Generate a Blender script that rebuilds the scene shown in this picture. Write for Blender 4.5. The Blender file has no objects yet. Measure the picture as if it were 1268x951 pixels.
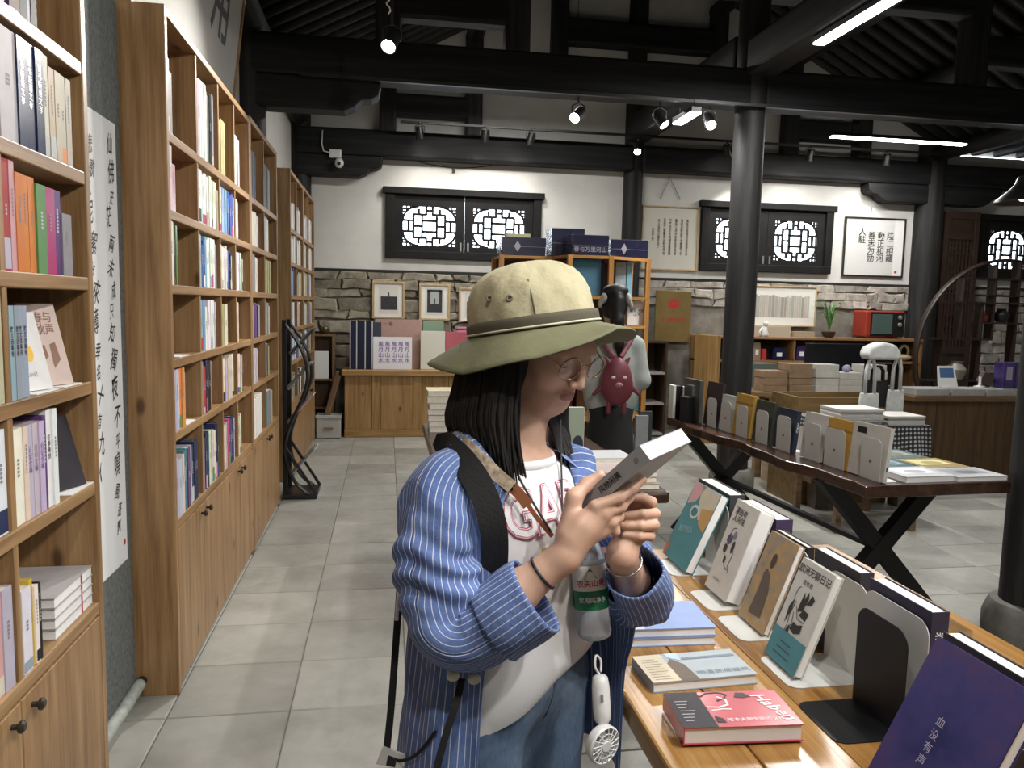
import bpy, bmesh, math, random
import numpy as np
from mathutils import Vector, Matrix
random.seed(7)
SC = bpy.context.scene
COL = SC.collection
PI = math.pi

# ------------------------------------------------------------------ camera
CAM_YAW, CAM_PITCH, CAM_ROLL, FPX = 0.16313, -0.10130, 0.02199, 950.3
IMW, IMH = 1268.0, 951.0
CPOS = Vector((0, 0, 1.5))
def _cam_axes():
    cy, sy = math.cos(CAM_YAW), math.sin(CAM_YAW)
    f = Vector((sy, cy, 0)); r = Vector((cy, -sy, 0)); u = Vector((0, 0, 1))
    cp, sp = math.cos(CAM_PITCH), math.sin(CAM_PITCH)
    f2 = f*cp + u*sp; u2 = u*cp - f*sp
    cr, sr = math.cos(CAM_ROLL), math.sin(CAM_ROLL)
    return r*cr + u2*sr, u2*cr - r*sr, f2
CR, CU, CF = _cam_axes()
cam = bpy.data.cameras.new('camera'); camo = bpy.data.objects.new('camera', cam)
COL.objects.link(camo)
m3 = Matrix((CR, CU, -CF)).transposed()
camo.matrix_world = Matrix.Translation(CPOS) @ m3.to_4x4()
cam.sensor_fit = 'HORIZONTAL'; cam.sensor_width = 36.0
cam.lens = FPX/IMW*36.0; cam.clip_start = 0.05
SC.camera = camo
# a photo pixel gives a direction; the distance comes from a plane it touches
def ray(px, py): return CF + CR*((px-IMW/2)/FPX) - CU*((py-IMH/2)/FPX)
def onZ(px, py, z=0.0):
    d = ray(px, py); return CPOS + d*((z-CPOS.z)/d.z)
def onX(px, py, x):
    d = ray(px, py); return CPOS + d*(x/d.x)
def onY(px, py, y):
    d = ray(px, py); return CPOS + d*(y/d.y)
def atD(px, py, d): return CPOS + ray(px, py)*d

# ------------------------------------------------------------------ world, exposure
W = bpy.data.worlds.new('sky'); SC.world = W; W.use_nodes = True
bg = W.node_tree.nodes['Background']
bg.inputs[0].default_value = (0.86, 0.93, 1.0, 1); bg.inputs[1].default_value = 6.0
vs = SC.view_settings
vs.view_transform = 'Standard'; vs.look = 'None'; vs.gamma = 1.0; vs.exposure = 0.6
vs.use_curve_mapping = False

# ------------------------------------------------------------------ materials
MATS = {}
def lin(c):
    return tuple(((x/255.0)/12.92 if x/255.0 <= .04045 else ((x/255.0+.055)/1.055)**2.4) for x in c)
def srgb(*c): return lin(c)
def newmat(name):
    m = bpy.data.materials.new(name); m.use_nodes = True
    nt = m.node_tree; b = nt.nodes['Principled BSDF']
    return m, nt, b
def coords(nt, kind='Object', scale=(1, 1, 1), rnd=True):
    tc = nt.nodes.new('ShaderNodeTexCoord'); mp = nt.nodes.new('ShaderNodeMapping')
    mp.inputs['Scale'].default_value = scale
    if rnd:
        oi = nt.nodes.new('ShaderNodeObjectInfo'); mu = nt.nodes.new('ShaderNodeVectorMath'); mu.operation = 'SCALE'
        cb = nt.nodes.new('ShaderNodeCombineXYZ')
        for i in range(3): nt.links.new(oi.outputs['Random'], cb.inputs[i])
        nt.links.new(cb.outputs[0], mu.inputs[0]); mu.inputs['Scale'].default_value = 37.0
        ad = nt.nodes.new('ShaderNodeVectorMath'); ad.operation = 'ADD'
        nt.links.new(tc.outputs[kind], ad.inputs[0]); nt.links.new(mu.outputs[0], ad.inputs[1])
        nt.links.new(ad.outputs[0], mp.inputs[0])
    else:
        nt.links.new(tc.outputs[kind], mp.inputs[0])
    return mp.outputs[0]
def ramp(nt, src, stops):
    r = nt.nodes.new('ShaderNodeValToRGB'); nt.links.new(src, r.inputs[0])
    el = r.color_ramp.elements
    while len(el) < len(stops): el.new(0.5)
    for e, (p, c) in zip(el, stops):
        e.position = p; e.color = (*c, 1)
    return r.outputs[0]
def noise(nt, vec, scale=5, detail=3, rough=.5):
    n = nt.nodes.new('ShaderNodeTexNoise'); n.inputs['Scale'].default_value = scale
    n.inputs['Detail'].default_value = detail; n.inputs['Roughness'].default_value = rough
    nt.links.new(vec, n.inputs['Vector']); return n.outputs['Fac']
def bump(nt, b, h, strength=.2, dist=.01):
    bp = nt.nodes.new('ShaderNodeBump'); bp.inputs['Strength'].default_value = strength
    bp.inputs['Distance'].default_value = dist
    nt.links.new(h, bp.inputs['Height']); nt.links.new(bp.outputs[0], b.inputs['Normal'])
def plain(name, c, rough=.6, metal=0.0, var=0.0, vscale=8, bmp=0.0, spec=None, coat=0, alpha=None):
    if name in MATS: return MATS[name]
    m, nt, b = newmat(name)
    b.inputs['Base Color'].default_value = (*c, 1); b.inputs['Roughness'].default_value = rough
    b.inputs['Metallic'].default_value = metal
    if spec is not None: b.inputs['Specular IOR Level'].default_value = spec
    if coat: b.inputs['Coat Weight'].default_value = coat
    if var or bmp:
        v = coords(nt); n = noise(nt, v, vscale, 4, .6)
        if var:
            lo = tuple(max(0, x*(1-var)) for x in c); hi = tuple(min(1, x*(1+var)) for x in c)
            nt.links.new(ramp(nt, n, [(.3, lo), (.7, hi)]), b.inputs['Base Color'])
        if bmp: bump(nt, b, n, bmp, .01)
    MATS[name] = m; return m
def objcol(name, rough=.45, var=.06, vscale=30):
    """cover colour comes from each object's own colour"""
    if name in MATS: return MATS[name]
    m, nt, b = newmat(name); oi = nt.nodes.new('ShaderNodeObjectInfo')
    v = coords(nt); n = noise(nt, v, vscale, 3)
    hs = nt.nodes.new('ShaderNodeHueSaturation')
    mr = nt.nodes.new('ShaderNodeMapRange'); mr.inputs['To Min'].default_value = 1-var*2; mr.inputs['To Max'].default_value = 1+var*2
    nt.links.new(n, mr.inputs['Value']); nt.links.new(mr.outputs[0], hs.inputs['Value'])
    nt.links.new(oi.outputs['Color'], hs.inputs['Color']); nt.links.new(hs.outputs[0], b.inputs['Base Color']); b.inputs['Specular IOR Level'].default_value = .3
    b.inputs['Roughness'].default_value = rough
    MATS[name] = m; return m
def wood(name, dark, mid, light, axis='z', rough=.5, knots=True, scale=1.0, bmp=.12):
    if name in MATS: return MATS[name]
    m, nt, b = newmat(name)
    k = {'x': (.7, 11, 11), 'y': (11, .7, 11), 'z': (11, 11, .7)}[axis]
    v = coords(nt, 'Object', tuple(x*scale for x in k))
    n1 = noise(nt, v, 2.2, 5, .62)
    col = ramp(nt, n1, [(.28, dark), (.5, mid), (.74, light)])
    # fine streaks
    v2 = coords(nt, 'Object', tuple(x*scale*(4 if x > 2 else 1.2) for x in k))
    n2 = noise(nt, v2, 3, 3, .7)
    mx = nt.nodes.new('ShaderNodeMix'); mx.data_type = 'RGBA'; mx.blend_type = 'MULTIPLY'
    mx.inputs['Factor'].default_value = .55
    nt.links.new(col, mx.inputs['A']); nt.links.new(ramp(nt, n2, [(.3, (.55, .5, .45)), (.62, (1, 1, 1))]), mx.inputs['B'])
    out = mx.outputs['Result']
    if knots:
        vk = coords(nt, 'Object', {'x': (3, 6, 6), 'y': (6, 3, 6), 'z': (6, 6, 3)}[axis])
        vo = nt.nodes.new('ShaderNodeTexVoronoi'); vo.inputs['Scale'].default_value = 1.0
        nt.links.new(vk, vo.inputs['Vector'])
        kc = ramp(nt, vo.outputs['Distance'], [(.05, (.16, .09, .05)), (.13, (1, 1, 1))])
        mk_ = nt.nodes.new('ShaderNodeMix'); mk_.data_type = 'RGBA'; mk_.blend_type = 'MULTIPLY'; mk_.inputs['Factor'].default_value = .8
        nt.links.new(out, mk_.inputs['A']); nt.links.new(kc, mk_.inputs['B']); out = mk_.outputs['Result']
    nt.links.new(out, b.inputs['Base Color']); b.inputs['Roughness'].default_value = rough
    bump(nt, b, n2, bmp, .004)
    MATS[name] = m; return m
def emis(name, c, s):
    if name in MATS: return MATS[name]
    m, nt, b = newmat(name); b.inputs['Base Color'].default_value = (*c, 1)
    b.inputs['Emission Color'].default_value = (*c, 1); b.inputs['Emission Strength'].default_value = s
    MATS[name] = m; return m
def glassy(name, tint=(1, 1, 1), gloss=.12, rough=.03):
    """thin clear pane or wrap: mostly clear, a little reflection"""
    if name in MATS: return MATS[name]
    m, nt, b = newmat(name); nt.nodes.remove(b)
    t = nt.nodes.new('ShaderNodeBsdfTransparent'); t.inputs[0].default_value = (*tint, 1)
    g = nt.nodes.new('ShaderNodeBsdfGlossy'); g.inputs['Roughness'].default_value = rough
    x = nt.nodes.new('ShaderNodeMixShader'); x.inputs[0].default_value = gloss
    nt.links.new(t.outputs[0], x.inputs[1]); nt.links.new(g.outputs[0], x.inputs[2])
    nt.links.new(x.outputs[0], nt.nodes['Material Output'].inputs[0])
    MATS[name] = m; return m

# ------------------------------------------------------------------ geometry helpers
I4 = Matrix.Identity(4)
def T(x, y=None, z=None):
    return Matrix.Translation(x if y is None else (x, y, z))
def RZ(a): return Matrix.Rotation(a, 4, 'Z')
def RX(a): return Matrix.Rotation(a, 4, 'X')
def RY(a): return Matrix.Rotation(a, 4, 'Y')
def frame(o, x, y, z=None):
    x = Vector(x).normalized(); y = Vector(y); y = (y - x*x.dot(y)).normalized()
    z = x.cross(y)
    m = Matrix((x, y, z)).transposed().to_4x4(); m.translation = Vector(o); return m
class G:
    def __init__(s): s.v = []; s.f = []; s.m = []; s.uv = None
    def add(s, V, F, mi=0, mat=None):
        o = len(s.v)
        s.v += [(mat @ Vector(p))[:] if mat is not None else tuple(p) for p in V]
        s.f += [tuple(i+o for i in q) for q in F]; s.m += [mi]*len(F); return s
    def box(s, x0, x1, y0, y1, z0, z1, mi=0, mat=None):
        V = [(x0,y0,z0),(x1,y0,z0),(x1,y1,z0),(x0,y1,z0),(x0,y0,z1),(x1,y0,z1),(x1,y1,z1),(x0,y1,z1)]
        F = [(3,2,1,0),(4,5,6,7),(0,1,5,4),(1,2,6,5),(2,3,7,6),(3,0,4,7)]
        return s.add(V, F, mi, mat)
    def prism(s, poly, z0, z1, mi=0, mat=None):
        n = len(poly); V = [(x, y, z0) for x, y in poly] + [(x, y, z1) for x, y in poly]
        F = [tuple(range(n-1, -1, -1)), tuple(range(n, 2*n))] + [(i, (i+1) % n, n+(i+1) % n, n+i) for i in range(n)]
        return s.add(V, F, mi, mat)
    def tube(s, pts, r, n=8, closed=False, mi=0, mat=None, caps=True, flat=None):
        pts = [Vector(p) for p in pts]; N = len(pts)
        rr = r if isinstance(r, (list, tuple)) else [r]*N
        V = []; F = []; up = None
        for i, p in enumerate(pts):
            if closed: t = pts[(i+1) % N]-pts[i-1]
            else: t = pts[min(i+1, N-1)]-pts[max(i-1, 0)]
            t.normalize()
            if up is None:
                a = Vector((0, 0, 1)) if abs(t.z) < .9 else Vector((1, 0, 0)); up = (a-t*a.dot(t)).normalized()
                if flat is not None: a = Vector(flat); up = (a-t*a.dot(t)).normalized()
            else:
                up = (up-t*up.dot(t)).normalized()
            w = t.cross(up)
            q = rr[i]; ru, rw = q if isinstance(q, (tuple, list)) else (q, q)
            for k in range(n):
                a = 2*PI*k/n; V.append(p+up*(math.cos(a)*ru)+w*(math.sin(a)*rw))
        for i in range(N if closed else N-1):
            j = (i+1) % N
            for k in range(n):
                F.append((i*n+k, i*n+(k+1) % n, j*n+(k+1) % n, j*n+k))
        if not closed and caps:
            F.append(tuple(range(n-1, -1, -1))); F.append(tuple((N-1)*n+k for k in range(n)))
        return s.add(V, F, mi, mat)
    def cyl(s, p0, p1, r0, r1=None, n=16, mi=0, mat=None):
        return s.tube([p0, p1], [r0, r0 if r1 is None else r1], n, False, mi, mat)
    def lathe(s, prof, n=24, mi=0, mat=None, caps=True):
        V = []; F = []
        for r, z in prof:
            for k in range(n):
                a = 2*PI*k/n; V.append((r*math.cos(a), r*math.sin(a), z))
        for i in range(len(prof)-1):
            for k in range(n):
                F.append((i*n+k, i*n+(k+1) % n, (i+1)*n+(k+1) % n, (i+1)*n+k))
        if caps:
            F.append(tuple(range(n-1, -1, -1))); F.append(tuple((len(prof)-1)*n+k for k in range(n)))
        return s.add(V, F, mi, mat)
    def ball(s, c, r, nu=16, nv=10, mi=0, mat=None):
        r = r if isinstance(r, (tuple, list)) else (r, r, r)
        V = []; F = []
        for j in range(1, nv):
            ph = PI*j/nv
            for k in range(nu):
                a = 2*PI*k/nu
                V.append((c[0]+r[0]*math.sin(ph)*math.cos(a), c[1]+r[1]*math.sin(ph)*math.sin(a), c[2]-r[2]*math.cos(ph)))
        V += [(c[0], c[1], c[2]-r[2]), (c[0], c[1], c[2]+r[2])]
        b, t = len(V)-2, len(V)-1
        for j in range(nv-2):
            for k in range(nu):
                F.append((j*nu+k, j*nu+(k+1) % nu, (j+1)*nu+(k+1) % nu, (j+1)*nu+k))
        for k in range(nu):
            F.append((b, (k+1) % nu, k)); F.append((t, (nv-2)*nu+k, (nv-2)*nu+(k+1) % nu))
        return s.add(V, F, mi, mat)
    def mesh(s, name):
        me = bpy.data.meshes.new(name); me.from_pydata(s.v, [], s.f)
        if any(s.m): me.polygons.foreach_set('material_index', s.m)
        me.update(); return me
def obj(name, g, mats, parent=None, mat=None, smooth=False, bev=0, bseg=2, color=None, uv=None):
    me = g if isinstance(g, bpy.types.Mesh) else g.mesh(name)
    if not me.materials:
        for x in (mats if isinstance(mats, (list, tuple)) else [mats]): me.materials.append(x)
    if uv is not None:
        ul = me.uv_layers.new(name='UVMap')
        li = np.zeros(len(me.loops), dtype=np.int32); me.loops.foreach_get('vertex_index', li)
        ul.data.foreach_set('uv', np.asarray(uv, dtype=np.float32)[li].ravel())
    o = bpy.data.objects.new(name, me); COL.objects.link(o)
    if parent is not None: o.parent = parent
    if mat is not None: o.matrix_local = mat
    if smooth is True: me.polygons.foreach_set('use_smooth', [True]*len(me.polygons))
    elif smooth: sharp(me, smooth)
    if bev:
        b = o.modifiers.new('bevel', 'BEVEL'); b.width = bev; b.segments = bseg; b.limit_method = 'ANGLE'
    if color is not None: o.color = (*color, 1)
    return o
def sharp(me, deg):
    me.polygons.foreach_set('use_smooth', [True]*len(me.polygons))
    bm = bmesh.new(); bm.from_mesh(me)
    for e in bm.edges:
        if len(e.link_faces) == 2 and e.calc_face_angle(0) > math.radians(deg): e.smooth = False
    bm.to_mesh(me); bm.free()
def tag(o, label, cat, group=None, kind=None):
    if label: o['label'] = label
    if cat: o['category'] = cat
    if group: o['group'] = group
    if kind: o['kind'] = kind
    return o
def thing(name, label, cat, loc=(0, 0, 0), rotz=0.0, group=None, mat=None):
    o = bpy.data.objects.new(name, None); COL.objects.link(o); o.empty_display_size = .05
    if mat is not None: o.matrix_world = mat
    else: o.location = loc; o.rotation_euler = (0, 0, rotz)
    return tag(o, label, cat, group)
def struct(name, label=None, g=None, mats=None, **k):
    if g is None:
        o = bpy.data.objects.new(name, None); COL.objects.link(o)
    else: o = obj(name, g, mats, **k)
    o['kind'] = 'structure'
    if label: o['label'] = label
    return o
TXT = {}
def txtmesh(body, bold=0.0, spacing=1.0, shear=0.0, res=2):
    k = (body, bold, spacing, shear, res)
    if k in TXT: return TXT[k]
    cu = bpy.data.curves.new('t', 'FONT'); cu.body = body; cu.size = 1.0; cu.align_x = 'CENTER'; cu.align_y = 'CENTER'
    cu.offset = bold; cu.space_line = spacing; cu.shear = shear; cu.resolution_u = res
    o = bpy.data.objects.new('t', cu); 
    me = bpy.data.meshes.new_from_object(o); bpy.data.objects.remove(o); bpy.data.curves.remove(cu)
    TXT[k] = ([tuple(v.co) for v in me.vertices], [tuple(p.vertices) for p in me.polygons]); bpy.data.meshes.remove(me)
    return TXT[k]
def text(name, body, size, mat4, material, parent, bold=0.0, spacing=1.0, shear=0.0, sx=1.0, res=2):
    """flat print: x to the right, y up, in the plane of mat4"""
    V, F = txtmesh(body, bold, spacing, shear, res)
    g = G().add([(x*size*sx, y*size, 0) for x, y, z in V], F, 0, None)
    return obj(name, g, material, parent, mat4)
def vert(s): return '\n'.join(s)
def rects(name, L, material, parent, mat4, z=0.0):
    """flat print made of polygons in the plane of mat4"""
    g = G()
    for P in L:
        if len(P) == 4 and not isinstance(P[0], (tuple, list)):
            x0, x1, y0, y1 = P; P = [(x0, y0), (x1, y0), (x1, y1), (x0, y1)]
        g.add([(x, y, z) for x, y in P], [tuple(range(len(P)))])
    return obj(name, g, material, parent, mat4)
def copy_tree(o, parent=None):
    c = o.copy(); COL.objects.link(c); c.parent = parent
    for ch in list(o.children): copy_tree(ch, c)
    return c
def ell(cx, cy, rx, ry, n=16, a0=0, a1=2*PI):
    return [(cx+rx*math.cos(a0+(a1-a0)*i/n), cy+ry*math.sin(a0+(a1-a0)*i/n)) for i in range(n)]
def ordinal(i): return ['first', 'second', 'third', 'fourth', 'fifth', 'sixth', 'seventh', 'eighth', 'ninth', 'tenth'][i]
# ================================================================== the room
XL, XR, YB, YF = -1.05, 9.6, 9.1, -3.0
RIDGE = 2.92
def zroof(x):
    return 3.62 + .52*((x-XL) if x <= RIDGE else (2*RIDGE-x-XL)) if x < 6.95 else 3.60
DARKW = wood('dark_timber', (.008, .008, .009), (.015, .0155, .0165), (.030, .031, .032), 'x', .6, False, .6, .25)
DARKWZ = wood('dark_timber_upright', (.012, .012, .012), (.022, .022, .022), (.05, .049, .047), 'z', .55, False, .6, .3)
DARKWY = wood('dark_timber_deep', (.012, .012, .013), (.022, .023, .024), (.04, .041, .042), 'y', .6, False, .6, .2)
PLASTER = plain('white_plaster', (.62, .61, .57), .9, var=.06, vscale=3, bmp=.08)
GROUT = plain('floor_grout', (.13, .13, .115), .9)
def tile_mat():
    m, nt, b = newmat('stone_tile'); v = coords(nt)
    n1 = noise(nt, v, 2.6, 6, .62); n2 = noise(nt, v, 22, 4, .6)
    c = ramp(nt, n1, [(.25, (.22, .215, .19)), (.5, (.34, .335, .30)), (.75, (.43, .425, .385))])
    oi = nt.nodes.new('ShaderNodeObjectInfo'); mr = nt.nodes.new('ShaderNodeMapRange')
    mr.inputs['To Min'].default_value = .82; mr.inputs['To Max'].default_value = 1.1
    nt.links.new(oi.outputs['Random'], mr.inputs['Value'])
    hs = nt.nodes.new('ShaderNodeHueSaturation'); nt.links.new(mr.outputs[0], hs.inputs['Value']); nt.links.new(c, hs.inputs['Color'])
    nt.links.new(hs.outputs[0], b.inputs['Base Color'])
    nt.links.new(ramp(nt, n2, [(.3, (.32,)*3), (.7, (.55,)*3)]), b.inputs['Roughness'])
    bump(nt, b, n1, .12, .01); MATS['stone_tile'] = m; return m
TILE = tile_mat()
floor = struct('floor', 'grey stone tiled floor', G().box(XL, XR, YF, YB+.1, -.12, -.006), GROUT)
TX, TY = .43, .40
def tile_geo(x0, x1, y0, y1, g, dz=0):
    b = .004
    return g.add([(x0,y0,-.01),(x1,y0,-.01),(x1,y1,-.01),(x0,y1,-.01),
                  (x0,y0,dz-b),(x1,y0,dz-b),(x1,y1,dz-b),(x0,y1,dz-b),
                  (x0+b,y0+b,dz),(x1-b,y0+b,dz),(x1-b,y1-b,dz),(x0+b,y1-b,dz)],
                 [(0,1,5,4),(1,2,6,5),(2,3,7,6),(3,0,4,7),(4,5,9,8),(5,6,10,9),(6,7,11,10),(7,4,8,11),(8,9,10,11)])
tm = tile_geo(.0016, TX-.0016, .0016, TY-.0016, G()).mesh('floor_tile')
rest = G()
xs = [-.345+TX*k for k in range(-2, 23)]; ys = [3.58+TY*k for k in range(-17, 14)]
for x in xs:
    for y in ys:
        if x+TX > XR or y+TY > YB+.2: continue
        near = (-1.0 < x < 4.4 and 2.3 < y < 8.7)
        if near:
            o = obj('floor_tile', tm, TILE, floor); o.location = (max(x, XL-.2), y, random.uniform(-.0012, .0008))
        else: tile_geo(x+.0025, x+TX-.0025, y+.0025, y+TY-.0025, rest)
ro = obj('floor_tile', rest, TILE, floor); ro['kind'] = 'stuff'

# windows in the back wall: x0, x1, z0, z1 of the openings
def wrect(pa, pb):
    a = onY(*pa, YB); b = onY(*pb, YB); return a.x, b.x, b.z, a.z
WIN = [(-.02, 1.80, 2.02, 2.79), (3.80, 5.55, 1.99, 2.80), (7.60, 9.30, 1.98, 2.79)]
g = G()
xs_ = sorted([XL-.3, XR] + [w[0]+.05 for w in WIN] + [w[1]-.05 for w in WIN])
prev = XL-.3
for (x0, x1, z0, z1) in WIN:
    x0 += .05; x1 -= .05; z0 += .05; z1 -= .05
    g.box(prev, x0, YB, YB+.35, 1.86, 3.55); g.box(x0, x1, YB, YB+.35, 1.86, z0); g.box(x0, x1, YB, YB+.35, z1, 3.55); prev = x1
g.box(prev, XR, YB, YB+.35, 1.86, 3.55)
pr = [(XL-.3, 3.55), (6.95, 3.55), (6.95, 3.70), (RIDGE, 5.75), (XL-.3, 3.6)]
g.add([(x, YB, z) for x, z in pr] + [(x, YB+.35, z) for x, z in pr], [(0,1,2,3,4), (9,8,7,6,5)])
wall_back = struct('wall_back', 'white plastered back wall above a rough stone base', g, PLASTER)
obj('mortar_base', G().box(XL-.3, XR, YB+.01, YB+.35, -.1, 1.86), plain('stone_mortar', (.20, .185, .155), .95, var=.35, vscale=5, bmp=.5), wall_back)
obj('ledge_shadow_gap', G().box(XL, XR, YB-.012, YB+.03, 1.855, 1.885), plain('painted_gap_shade', (.02, .018, .015), .9), wall_back)  # solid dark strip, coloured as the shade in the gap above the stones
# rubble stones
def stone_mat(nm, lo, mid, hi):
    m, nt, b = newmat(nm); v = coords(nt)
    n = noise(nt, v, 9, 6, .65); oi = nt.nodes.new('ShaderNodeObjectInfo')
    c = ramp(nt, n, [(.28, lo), (.5, mid), (.75, hi)])
    hs = nt.nodes.new('ShaderNodeHueSaturation'); mr = nt.nodes.new('ShaderNodeMapRange')
    mr.inputs['To Min'].default_value = .6; mr.inputs['To Max'].default_value = 1.25
    nt.links.new(oi.outputs['Random'], mr.inputs['Value']); nt.links.new(mr.outputs[0], hs.inputs['Value'])
    nt.links.new(c, hs.inputs['Color']); nt.links.new(hs.outputs[0], b.inputs['Base Color'])
    b.inputs['Roughness'].default_value = .9; bump(nt, b, n, .6, .02); return m
STONE = stone_mat('rubble_stone', (.10, .09, .07), (.25, .222, .165), (.36, .33, .26))
STONE2 = stone_mat('limewashed_stone', (.20, .18, .15), (.40, .37, .32), (.55, .52, .47))
rs = random.Random(3)
def stone(Q, mat, depth):
    """irregular face stone: a jittered polygon, bevelled out of the mortar"""
    P = []
    for k in range(4):
        a, b = Q[k], Q[(k+1) % 4]
        P.append(a)
        for u in (.33, .68): P.append((a[0]+(b[0]-a[0])*u+rs.uniform(-.012, .012), a[1]+(b[1]-a[1])*u+rs.uniform(-.010, .010)))
    cx = sum(p[0] for p in P)/12; cz = sum(p[1] for p in P)/12; n = 12
    def ins(p, d): 
        L_ = math.hypot(p[0]-cx, p[1]-cz); q = max(.3, 1-d/max(L_, .02)); return cx+(p[0]-cx)*q, cz+(p[1]-cz)*q
    R0 = []; R1 = []; R2 = []
    tx, tz = rs.uniform(-.06, .06), rs.uniform(-.06, .06)
    for p in P:
        a = ins(p, .005); b = ins(p, rs.uniform(.014, .024)); R0.append((a[0], YB+.02, a[1])); R1.append((a[0], YB-depth*.45, a[1])); R2.append((b[0], YB-depth*rs.uniform(.9, 1.1)+tx*(b[0]-cx)+tz*(b[1]-cz), b[1]))
    V = R0+R1+R2+[(cx, YB-depth*rs.uniform(.95, 1.15), cz)]
    F = [((k+1) % n, k, n+k, n+(k+1) % n) for k in range(n)] + [(n+(k+1) % n, n+k, 2*n+k, 2*n+(k+1) % n) for k in range(n)] + [(2*n+(k+1) % n, 2*n+k, 3*n) for k in range(n)]
    obj('stone', G().add(V, F), mat, wall_back, smooth=28)
hs_ = (.085, .12, .09, .15, .10, .16, .13, .15, .14)
zl = [1.852]
for h in hs_: zl.append(zl[-1]-h)
for r in range(len(hs_)):
    xs2 = [XL-.15]
    while xs2[-1] < 8.5: xs2.append(xs2[-1]+rs.uniform(.14, .44)*(1.25 if hs_[r] < .11 else 1))
    jt = lambda: (rs.uniform(-.025, .025), rs.uniform(-.018, .018))
    top = [(x+jt()[0], zl[r]+(jt()[1] if r else 0)) for x in xs2]; bot = [(x+jt()[0], zl[r+1]+jt()[1]) for x in xs2]
    for k in range(len(xs2)-1):
        xm = (xs2[k]+xs2[k+1])/2; left = xm < 1.75
        if not (left or r < 3 or xm > 6.9): continue
        if 2.0 < xm < 3.2 and r > 2: continue
        stone([bot[k], bot[k+1], top[k+1], top[k]], STONE if left else STONE2, rs.uniform(.022, .05) if left else rs.uniform(.012, .035))
# left wall with the pier that carries the scroll
g = G(); g.box(XL-.3, XL, YF, YB+.35, -.1, 3.60); g.box(XL, -.925, 2.24, 2.935, -.05, 2.50)
struct('wall_left', 'white plastered side wall behind the bookcases', g, PLASTER)
struct('wall_front', 'plastered wall behind the viewer', G().box(XL-.3, XR+.3, YF-.3, YF, -.1, 5.9), PLASTER)
struct('wall_right', 'plastered far side wall', G().box(XR, XR+.3, YF-.3, YB+.35, -.1, 3.9), PLASTER)

# ------------------------------------------------------------------ roof
for m_ in (DARKW, DARKWZ, DARKWY): m_.node_tree.nodes['Principled BSDF'].inputs['Specular IOR Level'].default_value = .25
ROOFB = plain('roof_boarding', (.10, .10, .098), .85, var=.35, vscale=6)
ceil = struct('ceiling', 'dark open timber roof with round rafters')
def slope(xa, xb, y0, y1, t, lift):
    za, zb = zroof(xa)+lift, zroof(xb)+lift
    return [(xa, y0, za), (xb, y0, zb), (xb, y1, zb), (xa, y1, za), (xa, y0, za+t), (xb, y0, zb+t), (xb, y1, zb+t), (xa, y1, za+t)]
BF = [(3,2,1,0),(4,5,6,7),(0,1,5,4),(1,2,6,5),(2,3,7,6),(3,0,4,7)]
g = G(); g.add(slope(XL-.3, RIDGE, YF-.3, YB+.35, .06, .05), BF); g.add(slope(RIDGE, 6.95, YF-.3, YB+.35, .06, .05), BF)
g.box(6.94, XR+.3, YF-.3, YB+.35, 3.64, 3.72)
obj('roof_boarding', g, ROOFB, ceil)
RAFT = plain('dark_rafter', (.016, .016, .017), .7, var=.4, vscale=7)
lm = G().cyl((XL-.25, 0, zroof(XL-.25)), (RIDGE, 0, zroof(RIDGE)), .045, n=8).mesh('rafter')
rm = G().cyl((RIDGE, 0, zroof(RIDGE)), (6.93, 0, zroof(6.93)), .045, n=8).mesh('rafter')
y = YF+.1
while y < YB:
    for me in (lm, rm):
        o = obj('rafter', me, RAFT, ceil, smooth=True); o.location = (0, y, 0)
    y += .215
for x in (-.98, 0, .97, 1.95, RIDGE, 3.89, 4.87, 5.85, 6.83):
    obj('purlin', G().cyl((x, YF, zroof(x)-.13), (x, YB+.05, zroof(x)-.13), .10, n=12), DARKWY, ceil, smooth=True)
for k in range(8):
    x = 7.15+k*.33
    obj('rafter', G().cyl((x, YF, 3.60), (x, YB, 3.60), .045, n=8), RAFT, ceil, smooth=True)

for y0_, y1_, z_ in ((-.05, 2.9, 3.355), (3.14, 5.92, 3.355), (6.14, 9.0, 3.463)):
    obj('ridge_tie_beam', G().box(RIDGE-.13, RIDGE+.13, y0_, y1_, z_, z_+.275), DARKWY, ceil, bev=.03)
def bracket(cx, y, side, g, L=.95, z0=2.90, z1=3.13, t=.1):
    P = [(0, z0), (L*.72, z0), (L*.80, z0+.035), (L*.85, z0+.085), (L*.93, z0+.095), (L*.985, z0+.13), (L, z1), (0, z1)]
    V = [(cx+side*x, y-t, z) for x, z in P]+[(cx+side*x, y+t, z) for x, z in P]; n = len(P)
    F = [tuple(range(n)), tuple(range(2*n-1, n-1, -1))]+[((i+1) % n, i, n+i, n+(i+1) % n) for i in range(n)]
    return g.add(V, F)
STB = plain('column_base_stone', (.16, .155, .14), .85, var=.3, vscale=12, bmp=.4)
def column(x, y, r, ztop, label, group=None, base=True):
    t = thing('column', label, 'column', (x, y, 0), group=group)
    prof = [(r*1.03, .10), (r*1.03, .5), (r, 1.2), (r*.99, 2.2), (r*.96, ztop)]
    obj('shaft', G().lathe(prof, 28), DARKWZ, t, smooth=40)
    if base:
        obj('stone_base', G().lathe([(r*1.45, -.005), (r*1.5, .03), (r*1.5, .10), (r*1.36, .155), (r*1.28, .175), (r*1.12, .18)], 28), STB, t, smooth=35)
    return t
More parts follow.
